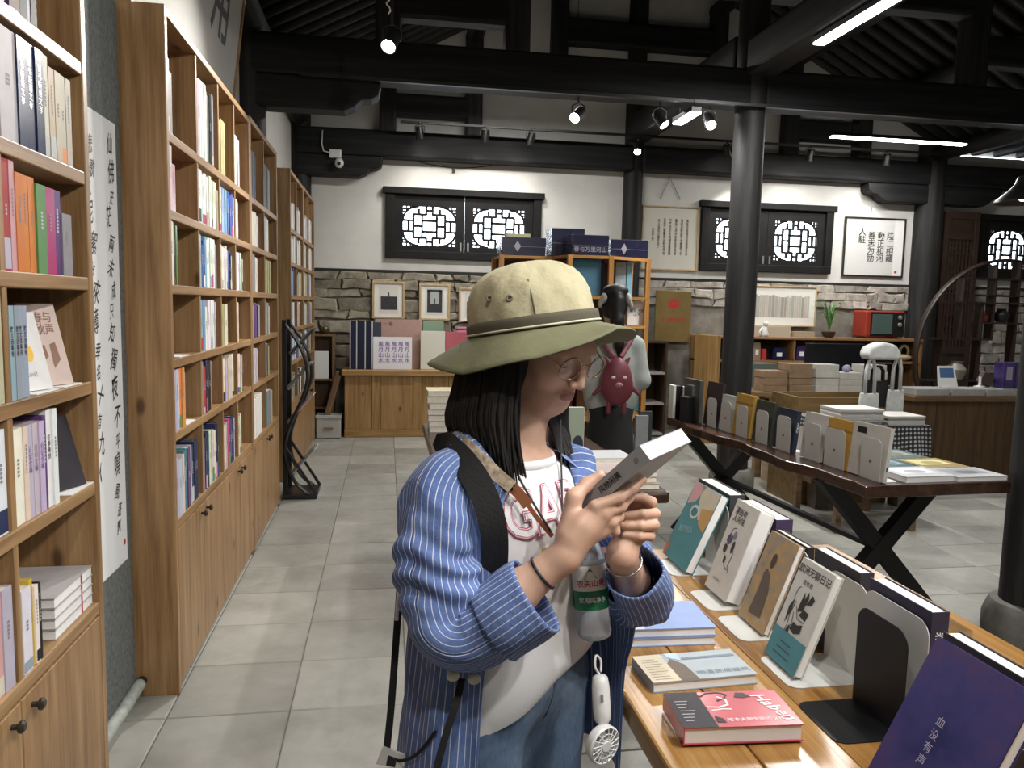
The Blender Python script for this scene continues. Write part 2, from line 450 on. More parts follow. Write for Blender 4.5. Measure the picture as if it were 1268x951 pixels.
def truss(y, n, wall=False):
    t = struct('trim_%d' % n, 'dark timber roof truss with stacked tie beams')
    th = .11
    def bm(nm, x0, x1, z0, z1, k=1.0): obj(nm, G().box(x0, x1, y-th*k, y+th*k, z0, z1), DARKW, t, bev=.025)
    bm('tie_beam', -1.0, RIDGE-.06, 3.13, 3.42); bm('tie_beam', RIDGE+.06, 6.86, 3.13, 3.42)
    if wall: bm('tie_beam', 6.86, XR, 3.13, 3.40)
    for x0, x1 in ((0, .97), (4.87, 5.84)): bm('spacer_beam', x0, x1, 3.60, 3.84, .8)
    bm('collar_beam', .97, 4.87, 3.98, 4.20, .85)
    bm('collar_beam', 1.95, 3.89, 4.52, 4.80, .85)
    for x, zz in ((0, 3.42), (.97, 3.42), (4.87, 3.42), (5.84, 3.42), (1.95, 4.2), (3.89, 4.2)):
        obj('short_post', G().box(x-.095, x+.095, y-.095, y+.095, zz-.02, zroof(x)-.1), DARKWZ, t, bev=.03)
    for cx, s in ((-1.0, 1), (6.86, -1)) + (((6.86, 1),) if wall else ()):
        obj('elbow_bracket', bracket(cx, y, s, G()), DARKW, t, bev=.015)
    return t
for n, y in ((1, -.05), (2, 2.99), (3, 6.03), (4, YB-.08)): truss(y, n, n == 4)
column(2.99, 3.03, .135, zroof(RIDGE)-.15, 'round black timber column on a stone base at the corner of the dark slab table')
column(2.90, 6.03, .125, zroof(RIDGE)-.15, 'round black timber column standing behind the slab table with bookends')
column(2.915, YB-.02, .118, zroof(RIDGE)-.15, 'black timber post on the back wall beside the long hanging calligraphy', base=False)
column(6.86, YB-.05, .18, 3.7, 'thick black timber post on the back wall beside the red television', base=False)
column(-1.0, 6.03, .12, 3.5, 'black timber post on the side wall between the bookcases', base=False)
column(-.97, YB-.05, .13, 3.6, 'black timber post in the corner behind the farthest bookcase', base=False)
column(6.86, 6.03, .15, 3.7, 'black timber column on the far side of the hall')

# ------------------------------------------------------------------ lattice windows
WINW = plain('window_black_wood', (.009, .0085, .0085), .6, var=.3, spec=.2)
PANE = glassy('window_glass', (.97, .99, 1.0), .06)
def lattice(g, x0, x1, z0, z1, y, b=.0135):
    """stepped fretwork round a centre rectangle inside an octagon, with corner scrolls"""
    w, h = x1-x0, z1-z0
    def H(u0, u1, v, k=1.0): g.box(x0+u0*w-b*.5*k, x0+u1*w+b*.5*k, y-.012, y+.012, z0+v*h-b*k, z0+v*h+b*k)
    def V(u, v0, v1, k=1.0): g.box(x0+u*w-b*k, x0+u*w+b*k, y-.0125, y+.0125, z0+v0*h-b*.5*k, z0+v1*h+b*.5*k)
    H(.36, .64, .36); H(.36, .64, .64); V(.36, .36, .64); V(.64, .36, .64)          # centre
    H(.0, .20, .36); H(.0, .20, .64); H(.80, 1, .36); H(.80, 1, .64)
    V(.20, .22, .78); V(.80, .22, .78); H(.20, .36, .5); H(.64, .80, .5)
    V(.36, .64, .80); V(.64, .64, .80); V(.36, .20, .36); V(.64, .20, .36)
    H(.20, .44, .80); H(.56, .80, .80); H(.20, .44, .20); H(.56, .80, .20)
    V(.44, .80, 1); V(.56, .80, 1); V(.44, 0, .20); V(.56, 0, .20)
    H(.44, .56, .90); H(.44, .56, .10); V(.30, .80, .93); V(.70, .80, .93); V(.30, .07, .20); V(.70, .07, .20)
    V(.10, .36, .64); V(.90, .36, .64)
    for cu, cv in ((0, 0), (1, 0), (0, 1), (1, 1)):
        su, sv = (1 if cu == 0 else -1), (1 if cv == 0 else -1)
        P = []
        for i in range(9):
            a = PI/2*i/8; P.append((x0+(cu+su*.30*(1-math.sin(a)))*w, y, z0+(cv+sv*.34*(1-math.cos(a)))*h))
        g.tube(P, b*1.05, 6)
        for q in (.07, .14):
            g.box(*sorted((x0+cu*w, x0+(cu+su*(.2-q))*w)), y-.011, y+.011, z0+(cv+sv*q)*h-b*.7, z0+(cv+sv*q)*h+b*.7)
            g.box(*sorted((x0+(cu+su*q)*w-b*.7, x0+(cu+su*q)*w+b*.7)), y-.0105, y+.0105, *sorted((z0+cv*h, z0+(cv+sv*(.2-q))*h)))
for n, (x0, x1, z0, z1) in enumerate(WIN):
    t = struct('window_%d' % (n+1), 'black wooden double window with stepped fretwork lattice')
    f = G(); y0, y1 = YB-.06, YB+.10
    f.box(x0-.03, x1+.03, y0-.02, y1, z1-.04, z1+.035); f.box(x0, x1, y0, y1, z0, z0+.09); f.box(x0, x0+.10, y0, y1, z0+.091, z1-.041); f.box(x1-.10, x1, y0, y1, z0+.091, z1-.041)
    obj('window_frame', f, WINW, t, bev=.006)
    mid = (x0+x1)/2
    for a, b_ in ((x0+.10, mid-.003), (mid+.003, x1-.10)):
        c = G(); s = .10; yy = YB-.03
        c.box(a, a+s, yy, yy+.05, z0+.09, z1-.04); c.box(b_-s, b_, yy, yy+.05, z0+.09, z1-.04)
        c.box(a+s+.0005, b_-s-.0005, yy, yy+.05, z0+.09, z0+.155); c.box(a+s+.0005, b_-s-.0005, yy, yy+.05, z1-.17, z1-.04)
        ca = obj('casement', c, WINW, t)
        l = G(); lattice(l, a+s, b_-s, z0+.155, z1-.17, YB-.005)
        obj('lattice', l, WINW, ca)
        obj('pane', G().box(a+.05, b_-.05, YB+.028, YB+.032, z0+.12, z1-.1), PANE, ca)
        obj('hook', G().box(*( (b_-.05, b_-.03) if a < mid-.1 else (a+.03, a+.05)), yy-.012, yy, z0+.1, z0+.2), plain('dull_steel', (.35, .35, .34), .4, .8), ca)
# ================================================================== bookcases and their books
PD, PM, PL = (.18, .095, .036), (.335, .195, .085), (.46, .29, .14)
PINEZ = wood('pine_upright', PD, PM, PL, 'z', .42)
PINEY = wood('pine_lengthwise', PD, PM, PL, 'y', .42)
PINEX = wood('pine_crosswise', PD, PM, PL, 'x', .42)
PINEB = wood('pine_back', (.15, .07, .025), (.27, .145, .06), (.36, .21, .095), 'z', .5)
KNOB = plain('dark_knob', (.03, .022, .018), .35)
COVER = objcol('book_cover', .55)
COVERG = objcol('glossy_cover', .24, .03)
PAGES = plain('page_paper', (.74, .71, .63), .85, var=.08, vscale=60)
PAGESW = plain('white_page_paper', (.85, .84, .82), .85)
INKB = plain('print_black', (.02, .02, .022), .6)
INKW = plain('print_white', (.82, .82, .80), .6)
INKS = plain('print_silver', (.55, .57, .60), .35, .5)
INKR = plain('print_red', (.55, .03, .04), .6)
CARD = plain('white_card', (.80, .80, .78), .7)
PALETTE = {'white': (.78, .77, .74), 'cream': (.66, .61, .50), 'pale grey': (.50, .51, .52), 'grey': (.25, .26, .27), 'charcoal': (.05, .052, .055),
           'black': (.014, .014, .016), 'navy': (.018, .030, .085), 'blue': (.035, .09, .36), 'light blue': (.20, .38, .62), 'teal': (.05, .20, .22),
           'green': (.12, .26, .09), 'olive': (.40, .38, .20), 'yellow': (.62, .38, .05), 'orange': (.72, .25, .07), 'red': (.42, .035, .035),
           'pink': (.62, .34, .36), 'magenta': (.42, .07, .20), 'purple': (.12, .06, .19), 'lilac': (.50, .45, .56), 'brown': (.16, .085, .045), 'beige': (.52, .44, .33), 'blue grey': (.30, .36, .42)}
BX = -.77          # front plane of the bookcases
SHZ = [2.095, 1.82, 1.55, 1.277, 1.004, .671]
def bookcase(label, y0, y1, divs, ztop, dk=0.0, doors=2):
    t = thing('bookcase', label, 'bookcase', (BX, y0, 0), group='pine bookcases along the side wall')
    L = y1-y0; xb = -.25; th = .030
    for ya in (0, L-th): obj('side_panel', G().box(xb, 0, ya, ya+th, 0, ztop), PINEZ, t, bev=.003)
    obj('top_board', G().box(xb, 0, th, L-th, ztop-th, ztop), PINEY, t, bev=.003)
    obj('back_panel', G().box(xb, xb+.012, th, L-th, .05, ztop-th), PINEB, t)
    for z in SHZ: obj('shelf', G().box(xb+.012, -.002, th, L-th, z-.034, z), PINEY, t, bev=.003)
    zz = [ztop-th+.034]+SHZ
    for d in divs:
        for a, b in zip(zz[:-1], zz[1:]): obj('divider', G().box(xb+.012, -.006, d-y0-.011, d-y0+.011, b, a-.034), PINEZ, t)
    obj('plinth', G().box(xb+.02, -.02, th, L-th, 0, .05), PINEY, t)
    dm = G()
    n = doors; w = (L-2*th)/n
    for k in range(n):
        ya = th+k*w+.002; d = obj('door', G().box(-.022, .0, ya, ya+w-.004, .035, .632), PINEZ, t, bev=.002)
        ky = ya+w-.05 if k % 2 == 0 else ya+.045
        obj('knob', G().lathe([(.006, 0), (.006, .012), (.013, .016), (.014, .022), (.008, .027)], 12), KNOB, d, T(0.0, ky, .60) @ RY(PI/2), smooth=30)
    return t
BC1 = bookcase('pine bookcase with rainbow row of orange, green and magenta spines beside the hanging scroll', .30, 2.21, [.78, 1.26, 1.735], 2.52, doors=4)
BC2 = bookcase('wide pine bookcase of four columns with the black book facing out', 2.95, 4.645, [3.42, 3.84, 4.215], 2.52, doors=4)
BC3 = bookcase('narrow pine bookcase of two columns behind the black magazine rack', 4.655, 5.74, [5.18], 2.54, doors=2)
BC4 = bookcase('far pine bookcase just past the black timber post', 6.50, 7.49, [6.99], 2.56, doors=2)
BC5 = bookcase('farthest pine bookcase next to the white crate', 7.50, 8.56, [8.02], 2.57, doors=2)
BCN = {1: 'the bookcase beside the scroll', 2: 'the four-column bookcase', 3: 'the bookcase behind the magazine rack', 4: 'the bookcase past the timber post', 5: 'the farthest bookcase'}
rb = random.Random(11)
def book_geo(t, h, d, pin=.004, cov=.002):
    """standing book: spine at x=0 facing +x, pages to -x, thickness along y, base at z=0"""
    c = G(); c.box(-cov, 0, 0, t, 0, h); c.box(-d, -cov, 0, cov, 0, h); c.box(-d, -cov, t-cov, t, 0, h)
    p = G().box(-d+pin, -cov, cov, t-cov, .002, h-pin); return c, p
BCACHE = {}
def shelf_book(x, y, z, t, h, d, col, label, group, lean=0.0, parts=True, title=None, ink=None, gloss=False, face=0.0, name='book'):
    t = round(t, 3); h = round(h, 2); d = round(d, 2)
    if (t, h, d) not in BCACHE:
        c, p = book_geo(t, h, d); cm, pm = c.mesh('cover'), p.mesh('page_block')
        BCACHE[(t, h, d)] = (cm, pm)
        cm.materials.append(COVER); pm.materials.append(PAGES)
    cm, pm = BCACHE[(t, h, d)]
    e = thing(name, label, 'book', mat=T(x, y, z) @ RX(lean), group=group)
    c = obj('cover', cm, COVER, e, color=col)
    if gloss: c.material_slots[0].link = 'OBJECT'; c.material_slots[0].material = COVERG
    obj('page_block', pm, PAGES, e)
    m = Matrix(((0, 0, 1, .0006), (1, 0, 0, t/2), (0, 1, 0, h/2), (0, 0, 0, 1)))
    if title:
        text('title', vert(title), min(t*.62, .018), m @ T(0, h*.12, 0), ink or INKB, c, bold=.01, spacing=1.0)
    elif parts:
        zc = rb.uniform(.55, .75)*h; k = rb.choice((0, 1, 2))
        if t > .012:
            dark = sum(col) > .6
            R = [(-t*.11, t*.11, -h*.5+h*.5+i*.0085, -h*.5+h*.5+i*.0085+.006) for i in range(rb.randint(3, 8))]
            rects('title', R, plain('print_soft_grey', (.22, .22, .23), .6) if dark else plain('print_pale', (.5, .5, .48), .6), c, m)
            if k == 1: rects('spine_band', [(-t/2+.001, t/2-.001, -h*.5+.004, -h*.5+h*rb.uniform(.12, .3))], COVER, c, m).color = (*PALETTE[rb.choice(list(PALETTE))], 1)
    return e
STUFF = G(); PALN = list(PALETTE)
def fill(case, row, ci, ya, yb, spec, x=BX, gap=0.0):
    """spec: list of (colour, thickness, height) from the near side on"""
    z = SHZ[row]+.0005; top = ([2.52]+SHZ)[row]-.036; y = ya+.012+gap; maxh = top-z-.004
    nm = '%s shelf, %s column, four-column bookcase' % (ordinal(row), ordinal(ci)); seen = {}; tot = {}
    for q in spec: kk = ('thick' if q[1] > .024 else 'slim')+' '+q[0]; tot[kk] = tot.get(kk, 0)+1
    for s in spec:
        cn, t, h = s[:3]
        if y+t > yb-.012: break
        h = min(h, maxh)
        if case >= 3:      # past the few hundred largest: one joined mass
            xf = x-.004-rb.uniform(0, .006); k = PALN.index(cn)
            STUFF.box(xf-.14, xf, y, y+t, z, z+h-.004, k); STUFF.box(xf-.137, xf-.003, y+.002, y+t-.002, z+h-.004, z+h-.003, len(PALN))
            y += t+.0008; continue
        kk = ('thick' if t > .024 else 'slim')+' '+cn; seen[kk] = seen.get(kk, 0)+1
        lab = '%s spine, %s' % (kk, nm) if tot[kk] == 1 else '%s %s spine from the scroll side, %s' % (ordinal(seen[kk]-1), kk, nm)
        shelf_book(x-.004-rb.uniform(0, .006), y, z, t, h, rb.uniform(.13, .15), tuple(min(1, v*rb.uniform(.85, 1.15)) for v in PALETTE[cn]),
                   lab, 'books on the '+nm, gloss=rb.random() < .3)
        y += t+.0008
def B(s):
    """compact row notation: colour*count@thickness-mm/height-cm"""
    out = []
    for w in s.split(','):
        w = w.strip(); hh = 21; tt = 18
        if '/' in w: w, q = w.split('/'); hh = float(q)
        if '@' in w: w, q = w.split('@'); tt = float(q)
        n = 1
        if '*' in w: w, q = w.split('*'); n = int(q)
        for i in range(n): out.append((w, 1.3*tt/1000*rb.uniform(.85, 1.15), hh/100*rb.uniform(.97, 1.02)))
    return out
YA = [2.972, 3.42, 3.84, 4.215, 4.63]
CELLS2 = {(0,0): 'grey@30/26,grey@25/22', (0,1): 'white*4@30/32,cream@26/31,charcoal@34/30,charcoal@24/30,grey@22/31,grey@20/31', (0,2): 'olive*4@26/25', (0,3): 'white@24/26,lilac*2@34/25',
 (1,0): 'cream*2@16/23,pink@34/17', (1,1): 'white*6@28/22,cream*3@26/21,olive*2@24/18,charcoal@26/17', (1,2): 'cream@24/21,light blue*3@28/21,navy@20/21,blue*3@30/21,pink@24/20,cream*2@24/19', (1,3): 'cream@24/20,pale grey@24/19',
 (2,0): 'cream*2@22/23,charcoal@12/23,green@14/22', (2,1): 'pale grey@22/22,blue@26/18,blue@24/20,light blue@22/22,white*5@26/22,grey@24/20', (2,2): 'white*4@24/21,lilac@22/19,blue*2@22/19,navy@16/18,white@20/17', (2,3): 'lilac@22/19,white*2@24/20,pale grey*2@26/20,cream@14/17',
 (3,1): 'light blue*2@28/22,white@24/19,white*4@26/22,lilac@20/21', (3,2): 'olive@40/20,cream@50/20', (3,3): 'cream@28/21,pale grey@26/20',
 (4,0): 'lilac*2@24/24,white@16/23,orange*2@26/23,cream@12/21', (4,1): 'grey@20/23,red@24/21,red@18/20,navy@26/23,black*2@26/22,grey@18/22', (4,2): 'cream*2@26/21,lilac*2@20/20,cream*4@28/22', (4,3): 'cream*2@26/21,pale grey*2@24/20,brown@18/20',
 (5,0): 'pale grey*2@32/23,cream@24/23,teal@26/24,teal@22/24,purple@28/24,lilac@22/24,navy*3@26/25', (5,1): 'grey@26/23,navy*2@22/25,teal@20/24,cream*3@30/24,navy@24/26,charcoal@20/26', (5,2): 'cream@32/22,pale grey@28/23,magenta@24/24,purple*2@26/24,navy*2@26/24,lilac@22/23', (5,3): 'cream*2@30/22'}
for (r, c), s in CELLS2.items(): fill(2, r, c, YA[c], YA[c+1], B(s))
YC = [4.677, 5.18, 5.725]
CELLS3 = {(0,0): 'navy*2@60/27,black@30/26', (0,1): 'charcoal*3@50/28,grey@30/26', (1,0): 'cream*5@26/20,white*2@28/19', (1,1): 'pale grey*3@36/22,cream@30/21', (2,0): 'lilac@24/21,grey*3@26/22,white*2@22/21,yellow@22/20,orange@20/20', (2,1): 'olive*7@30/22',
 (3,0): 'pale grey*2@24/20,purple*3@24/21,navy*2@20/20,lilac*2@24/20', (3,1): 'olive@30/22,grey*2@40/21,cream@30/19', (4,0): 'white*2@26/21,lilac*3@26/21,pink@20/20', (4,1): 'cream@30/22,charcoal@40/21,olive*2@26/20', (5,0): 'white*7@34/25', (5,1): 'teal@26/22,grey*3@40/23,olive*2@30/22'}
for (r, c), s in CELLS3.items(): fill(3, r, c, YC[c], YC[c+1], B(s))
for case, ya in ((4, [6.53, 6.99, 7.46]), (5, [7.53, 8.02, 8.53])):
    for r in range(6):
        for c in range(2):
            pal = ['white', 'white', 'cream', 'cream', 'pale grey', 'lilac'] if r < 2 else rb.choice([['white', 'lilac', 'light blue', 'blue'], ['cream', 'olive', 'grey', 'brown'], ['cream', 'white', 'charcoal', 'red'], ['pale grey', 'blue', 'olive', 'cream']])
            sp = []
            for k in range(rb.randint(6, 10)): sp.append((rb.choice(pal), rb.uniform(.026, .046), rb.uniform(.19, .235)))
            fill(case, r, c, ya[c], ya[c+1], sp)
o = obj('book_row', STUFF, [plain('cover_'+k.replace(' ', '_'), PALETTE[k], .45, var=.1, vscale=20) for k in PALN]+[PAGES]); o['kind'] = 'stuff'
tag(o, 'rows of small book spines filling the three farther pine bookcases', 'books')
# black book facing out with a white price card
def bc_local(x, y, z): return Vector((x, y, z))
t = thing('book', 'black hardback facing out on the fourth shelf of the four-column bookcase', 'book', mat=T(BX-.10, 3.20, SHZ[3]+.0032+.012*math.sin(.16)) @ RY(-.16))
obj('cover', G().box(-.012, .012, -.10, .10, 0, .235), COVERG, t, bev=.004, color=(.012, .012, .014))
obj('price_label', G().box(.0122, .0126, .045, .085, .02, .075), CARD, t)
tag(obj('price_card', G().box(BX-.085, BX-.005, 3.08, 3.22, SHZ[3]+.0005, SHZ[3]+.003), CARD), 'white price card under the black hardback facing out', 'card')
tag(obj('price_card', G().box(BX-.085, BX-.005, 3.16, 3.30, SHZ[4]+.0005, SHZ[4]+.003), CARD), 'white card lying on the fifth shelf beside two orange spines', 'card')

# --- nearest bookcase, book by book
def row1(row, y, items, grp):
    z = SHZ[row]+.0005; cnt = {}
    for it in items:
        cn, t, h, lab = it[:4]; n_ = sum(1 for q in items if q[3] == lab); cnt[lab] = cnt.get(lab, 0)+1
        if n_ > 1: lab = ordinal(n_-cnt[lab])+' from the scroll, '+lab
        ttl = it[4] if len(it) > 4 else None; ink = it[5] if len(it) > 5 else None
        shelf_book(BX-.006-rb.uniform(0, .006), y, z, t, h, .14, tuple(min(1, v*rb.uniform(.9, 1.1)) for v in PALETTE[cn]), lab, grp, title=ttl, ink=ink, gloss=cn in ('navy', 'magenta', 'purple', 'orange'))
        y += t+.0008
g1 = 'books in the bookcase beside the scroll'
row1(0, 1.76, [('navy', .05, .25, 'thick navy volume in clear wrap on the topmost shelf beside the scroll'), ('purple', .05, .25, 'dark purple volume in clear wrap on the topmost shelf beside the scroll'), ('black', .035, .24, 'black volume on the topmost shelf beside the scroll'), ('pale grey', .02, .22, 'pale grey volume on the topmost shelf beside the scroll'), ('black', .03, .23, 'black volume at the end of the topmost shelf beside the scroll')], g1)
row1(1, 1.765, [('pale grey', .075, .235, 'very thick pale grey volume at the start of the navy row')] +
     [('navy', .04, .225, 'navy volume with silver lettering', '旧书新语文存', INKS)]*3 +
     [('cream', .032, .225, 'thick cream volume next to the navy set')] + [('beige', .031, .21, 'beige volume of a series at the shelf end')]*4, g1)
row1(2, 1.755, [('red', .03, .235, 'red spine at the start of the rainbow row'), ('pink', .022, .225, 'salmon pink spine in the rainbow row'), ('orange', .034, .215, 'broad pale orange spine in the rainbow row'), ('orange', .028, .215, 'bright orange spine next to the green one'), ('orange', .03, .213, 'orange spine touching the green one in the rainbow row'),
     ('green', .048, .205, 'green spine in the rainbow row'), ('magenta', .05, .20, 'magenta spine with a pink head in the rainbow row'), ('purple', .04, .20, 'violet spine in the rainbow row'), ('grey', .055, .155, 'short grey marbled book at the end of the rainbow row')], g1)
row1(3, 1.752, [('blue grey', .021, .20, 'slim pale blue-grey volume of a series', '散文选集卷', INKB)]*4, g1)
row1(4, 1.752, [('white', .045, .215, 'thick white volume at the start of the lilac row'), ('cream', .022, .215, 'cream volume beside the lilac series')] + [('lilac', .025, .215, 'lilac volume of a series', '日记全编', plain('print_violet', (.2, .1, .3), .6))]*3 + [('purple', .016, .22, 'slim purple volume after the lilac series'), ('white', .024, .235, 'slim white volume with small print after the lilac row', '往事随想', INKB), ('white', .024, .235, 'slim white volume ending the lilac row')], g1)
row1(5, 1.752, [('white', .042, .19, 'white and teal volume on the lowest shelf beside the scroll'), ('yellow', .016, .195, 'slim yellow volume on the lowest open shelf beside the scroll'), ('white', .018, .185, 'slim white volume on the lowest open shelf beside the scroll'), ('black', .014, .18, 'slim black volume on the lowest open shelf beside the scroll')], g1)
for r in range(6):
    row1(r, 1.59, [(c, .042, .22, '%s volume behind the divider, %s shelf of the scroll-side bookcase' % (c, ordinal(r))) for c in (('white', 'light blue', 'white'), ('pale grey', 'cream', 'cream'), ('red', 'pink', 'red'), ('beige', 'brown', 'beige'), ('cream', 'pale grey', 'white'), ('lilac', 'pink', 'lilac'))[r]], g1+', next column')
# face-out books leaning back on wire stands
def faceout(y, z, w, h, col, label, tilt=.26, x=BX-.03, extra=None, yaw=-.35):
    t = thing('book', label, 'book', mat=T(x, y, z+.016*math.sin(tilt)-.003) @ RZ(yaw) @ RY(-tilt), group='books facing out beside the scroll')
    obj('cover', G().box(-.016, -.014, -w/2, w/2, 0, h).box(-.002, 0, -w/2, w/2, 0, h).box(-.016, 0, -w/2, -w/2+.002, 0, h), COVER, t, color=col)
    obj('page_block', G().box(-.014, -.002, -w/2+.002, w/2-.003, .003, h-.003), PAGES, t)
    m = Matrix(((0, 0, 1, .0008), (1, 0, 0, 0), (0, 1, 0, h/2), (0, 0, 0, 1)))
    if extra: extra(t, m, w, h)
    return t
def ex1(t, m, w, h):
    text('title', '拾花小记', .012, m @ T(0, -h*.3, 0), INKB, t)
    for cx, cy, c in ((-.02, .03, 'teal'), (.0, .01, 'light blue'), (.015, -.005, 'yellow')):
        rects('flower_print', [ell(cx, cy, .012, .02)], COVER, t, m @ T(0, 0, .0002)).color = (*[min(1, v*1.4) for v in PALETTE[c]], 1)
def ex2(t, m, w, h):
    text('title', '春与\n秋声', .03, m @ T(.01, h*.25, 0), plain('print_brown', (.25, .13, .08), .6), t, bold=.01)
    rects('print_shape', [[(-.03, -.05), (.0, -.03), (-.005, .0), (-.035, -.01)], [(.01, -.06), (.035, -.04), (.03, .005), (.012, .0)]], plain('print_brown', (.25, .13, .08), .6), t, m)
faceout(1.905, SHZ[3]+.004, .12, .185, (.74, .73, .71), 'white book facing out on the shelf below the rainbow row', extra=ex1)
faceout(2.03, SHZ[3]+.004, .115, .205, (.60, .47, .42), 'pale pink book with brown characters facing out below the rainbow row', extra=ex2)
tag(obj('book', G().box(BX-.2, BX-.19, 1.84, 1.97, SHZ[3]+.001, SHZ[3]+.235), plain('dull_blue_cover', (.10, .19, .27), .5)), 'dull blue book standing behind the white book facing out', 'book')
tag(obj('price_card', G().box(BX-.06, BX-.004, 1.86, 1.98, SHZ[3]+.0005, SHZ[3]+.0028), CARD), 'white card in front of the white book facing out', 'card')
tag(obj('price_card', G().box(BX-.06, BX-.004, 2.01, 2.12, SHZ[3]+.0005, SHZ[3]+.0028), CARD), 'white card in front of the pale pink book facing out', 'card')
faceout(2.085, SHZ[4]+.004, .12, .19, (.028, .024, .032), 'black book facing out at the end of the lilac row', tilt=.3)
tag(obj('price_card', G().box(BX-.07, BX-.004, 2.03, 2.176, SHZ[4]+.0005, SHZ[4]+.0028), CARD), 'white card in front of the black book at the lilac row', 'card')
for k in range(4):
    t = thing('book', ('topmost' if k == 3 else ordinal(3-k)+' from the top') + ' of four white books stacked in the scroll-side bookcase', 'book', (BX-.015, 1.935, SHZ[5]+.0008+k*.0262), group='stack of four white books')
    obj('cover', G().box(-.19, 0, 0, .24, 0, .002).box(-.19, 0, 0, .24, .0236, .0256).box(-.19, -.188, 0, .24, .002, .0236), COVER, t, color=(.45, .43, .43))
    obj('page_block', G().box(-.188, -.002, .003, .237, .002, .0236), PAGESW, t)
    obj('red_thread', G().box(-.003, .0005, .165, .168, .0, .0256), INKR, t)

# ------------------------------------------------------------------ hanging scroll
t = thing('hanging_scroll', 'long calligraphy scroll on grey cloth hanging between two bookcases', 'scroll', (-.924, 0, 0))
CLOTH = plain('scroll_cloth', (.115, .125, .12), .85, var=.35, vscale=55, bmp=.1)
obj('mounting_cloth', G().box(0, .006, 2.43, 2.925, .075, 2.50), CLOTH, t)
obj('paper', G().box(.006, .0075, 2.47, 2.872, .565, 2.085), plain('xuan_paper', (.72, .73, .73), .9, var=.03), t)
obj('roller', G().cyl((.0225, 2.415, .066), (.0225, 2.915, .066), .022, n=16), plain('roller_cloth', (.32, .34, .31), .7, var=.2, vscale=30), t, smooth=40)
obj('roller_knob', G().cyl((.0225, 2.915, .066), (.0225, 2.944, .066), .019, n=14), BLACKK if False else plain('black_lacquer', (.01, .01, .01), .3), t, smooth=40)
mS = Matrix(((0, 0, 1, .0082), (1, 0, 0, 0), (0, 1, 0, 0), (0, 0, 0, 1)))
rs2 = random.Random(5)
for ci, (line, yc, zs) in enumerate((('仙佛茫茫兩未成只知獨夜不平鳴風蓬飄', 2.795, 2.04), ('悲歌氣泥絮沾來薄幸名十有九人', 2.632, 2.0))):
    z = zs
    for ch in line:
        k = rs2.uniform(.05, .088); a = rs2.uniform(-.3, .3)
        text('character', ch, k, mS @ T(yc+rs2.uniform(-.02, .02), z-k/2, 0) @ RZ(a), INKB, t, bold=.006, shear=.35, sx=.72)
        z -= k*1.16
obj('seal', G().add([(2.835, .625, 0), (2.855, .625, 0), (2.855, .645, 0), (2.835, .645, 0)], [(0,1,2,3)]), INKR, t, mS)
# inscription board leaning above the bookcase
t = thing('inscription_board', 'pale board with large grey characters leaning above the four-column bookcase', 'sign', mat=T(-.94, 3.13, 2.542) @ RY(.12))
obj('panel', G().box(-.02, 0, 0, 1.83, .02, .98), plain('board_paper', (.46, .46, .44), .8, var=.05, vscale=4), t)
fr = G(); fr.box(-.025, .012, -.02, 1.85, 0, .022); fr.box(-.025, .012, -.02, 1.85, .978, 1.0); fr.box(-.025, .012, -.022, 0, 0, 1.0); fr.box(-.025, .012, 1.83, 1.852, 0, 1.0)
obj('edge_moulding', fr, wood('board_edge', (.2, .12, .05), (.36, .22, .1), (.45, .3, .15), 'y'), t)
mB = Matrix(((0, 0, 1, .001), (1, 0, 0, 0), (0, 1, 0, 0), (0, 0, 0, 1)))
for ch, y in zip('無一用', (.33, .83, 1.35)):
    text('character', ch, .42, mB @ T(y, .52, 0), plain('print_grey', (.10, .10, .10), .8), t, bold=.02)
# ------------------------------------------------------------------ black magazine rack
t = thing('magazine_rack', 'black curved metal magazine rack standing beside the bookcases', 'magazine rack', (-.77, 5.90, 0))
RK = plain('rack_black', (.012, .012, .013), .35)
obj('base_tray', G().box(0, .25, 0, .34, 0, .035), RK, t, bev=.006)
S = [(.20, .03), (.10, .12), (.035, .26), (.02, .42), (.06, .58), (.14, .76), (.185, .92), (.165, 1.08), (.10, 1.22), (.02, 1.33)]
def smoothc(P, n=5):
    P = [Vector((p[0], 0, p[1])) for p in P]; out = []
    for i in range(len(P)-1):
        p0, p1, p2, p3 = P[max(i-1, 0)], P[i], P[i+1], P[min(i+2, len(P)-1)]
        for k in range(n):
            u = k/n; out.append(.5*((2*p1)+(p2-p0)*u+(2*p0-5*p1+4*p2-p3)*u*u+(3*p1-p0-3*p2+p3)*u**3))
    return out+[P[-1]]
for yy in (.012, .328):
    obj('curved_rail', G().tube([(p.x, yy, p.z) for p in smoothc(S)], [(.013, .030)]*46, 8, flat=(1, 0, 0)), RK, t, smooth=True)
    obj('diagonal_stay', G().tube([(.02, yy, .40), (.25, yy, .03)], .012, 6), RK, t)
obj('back_post', G().box(-.0, .03, .02, .05, .03, 1.36).box(0, .03, .29, .32, .03, 1.36), RK, t)
MAGC = [('charcoal', 'dark magazine in the topmost pocket of the black rack'), ('grey', 'grey magazine in the second pocket of the black rack'), ('pink', 'white and red magazine sticking out of the third pocket of the black rack'), ('pale grey', 'pale magazine in the lowest pocket of the black rack')]
for k, (x, z) in enumerate(((.05, 1.12), (.03, .86), (.03, .60), (.06, .20))):
    mm = T(x, .03, z) @ RY(.72)
    obj('pocket', G().box(0, .012, 0, .28, -.01, .24).box(0, .03, 0, .28, -.012, -.004), plain('clear_pocket', (.16, .16, .17), .2), t, mm)
    mg = tag(obj('magazine', G().box(.0125, .020, .03, .25, 0, .25 if k != 2 else .27), COVERG, None, T(-.77, 5.90, 0) @ mm, color=PALETTE[MAGC[k][0]]), MAGC[k][1], 'magazine', 'magazines in the black rack')
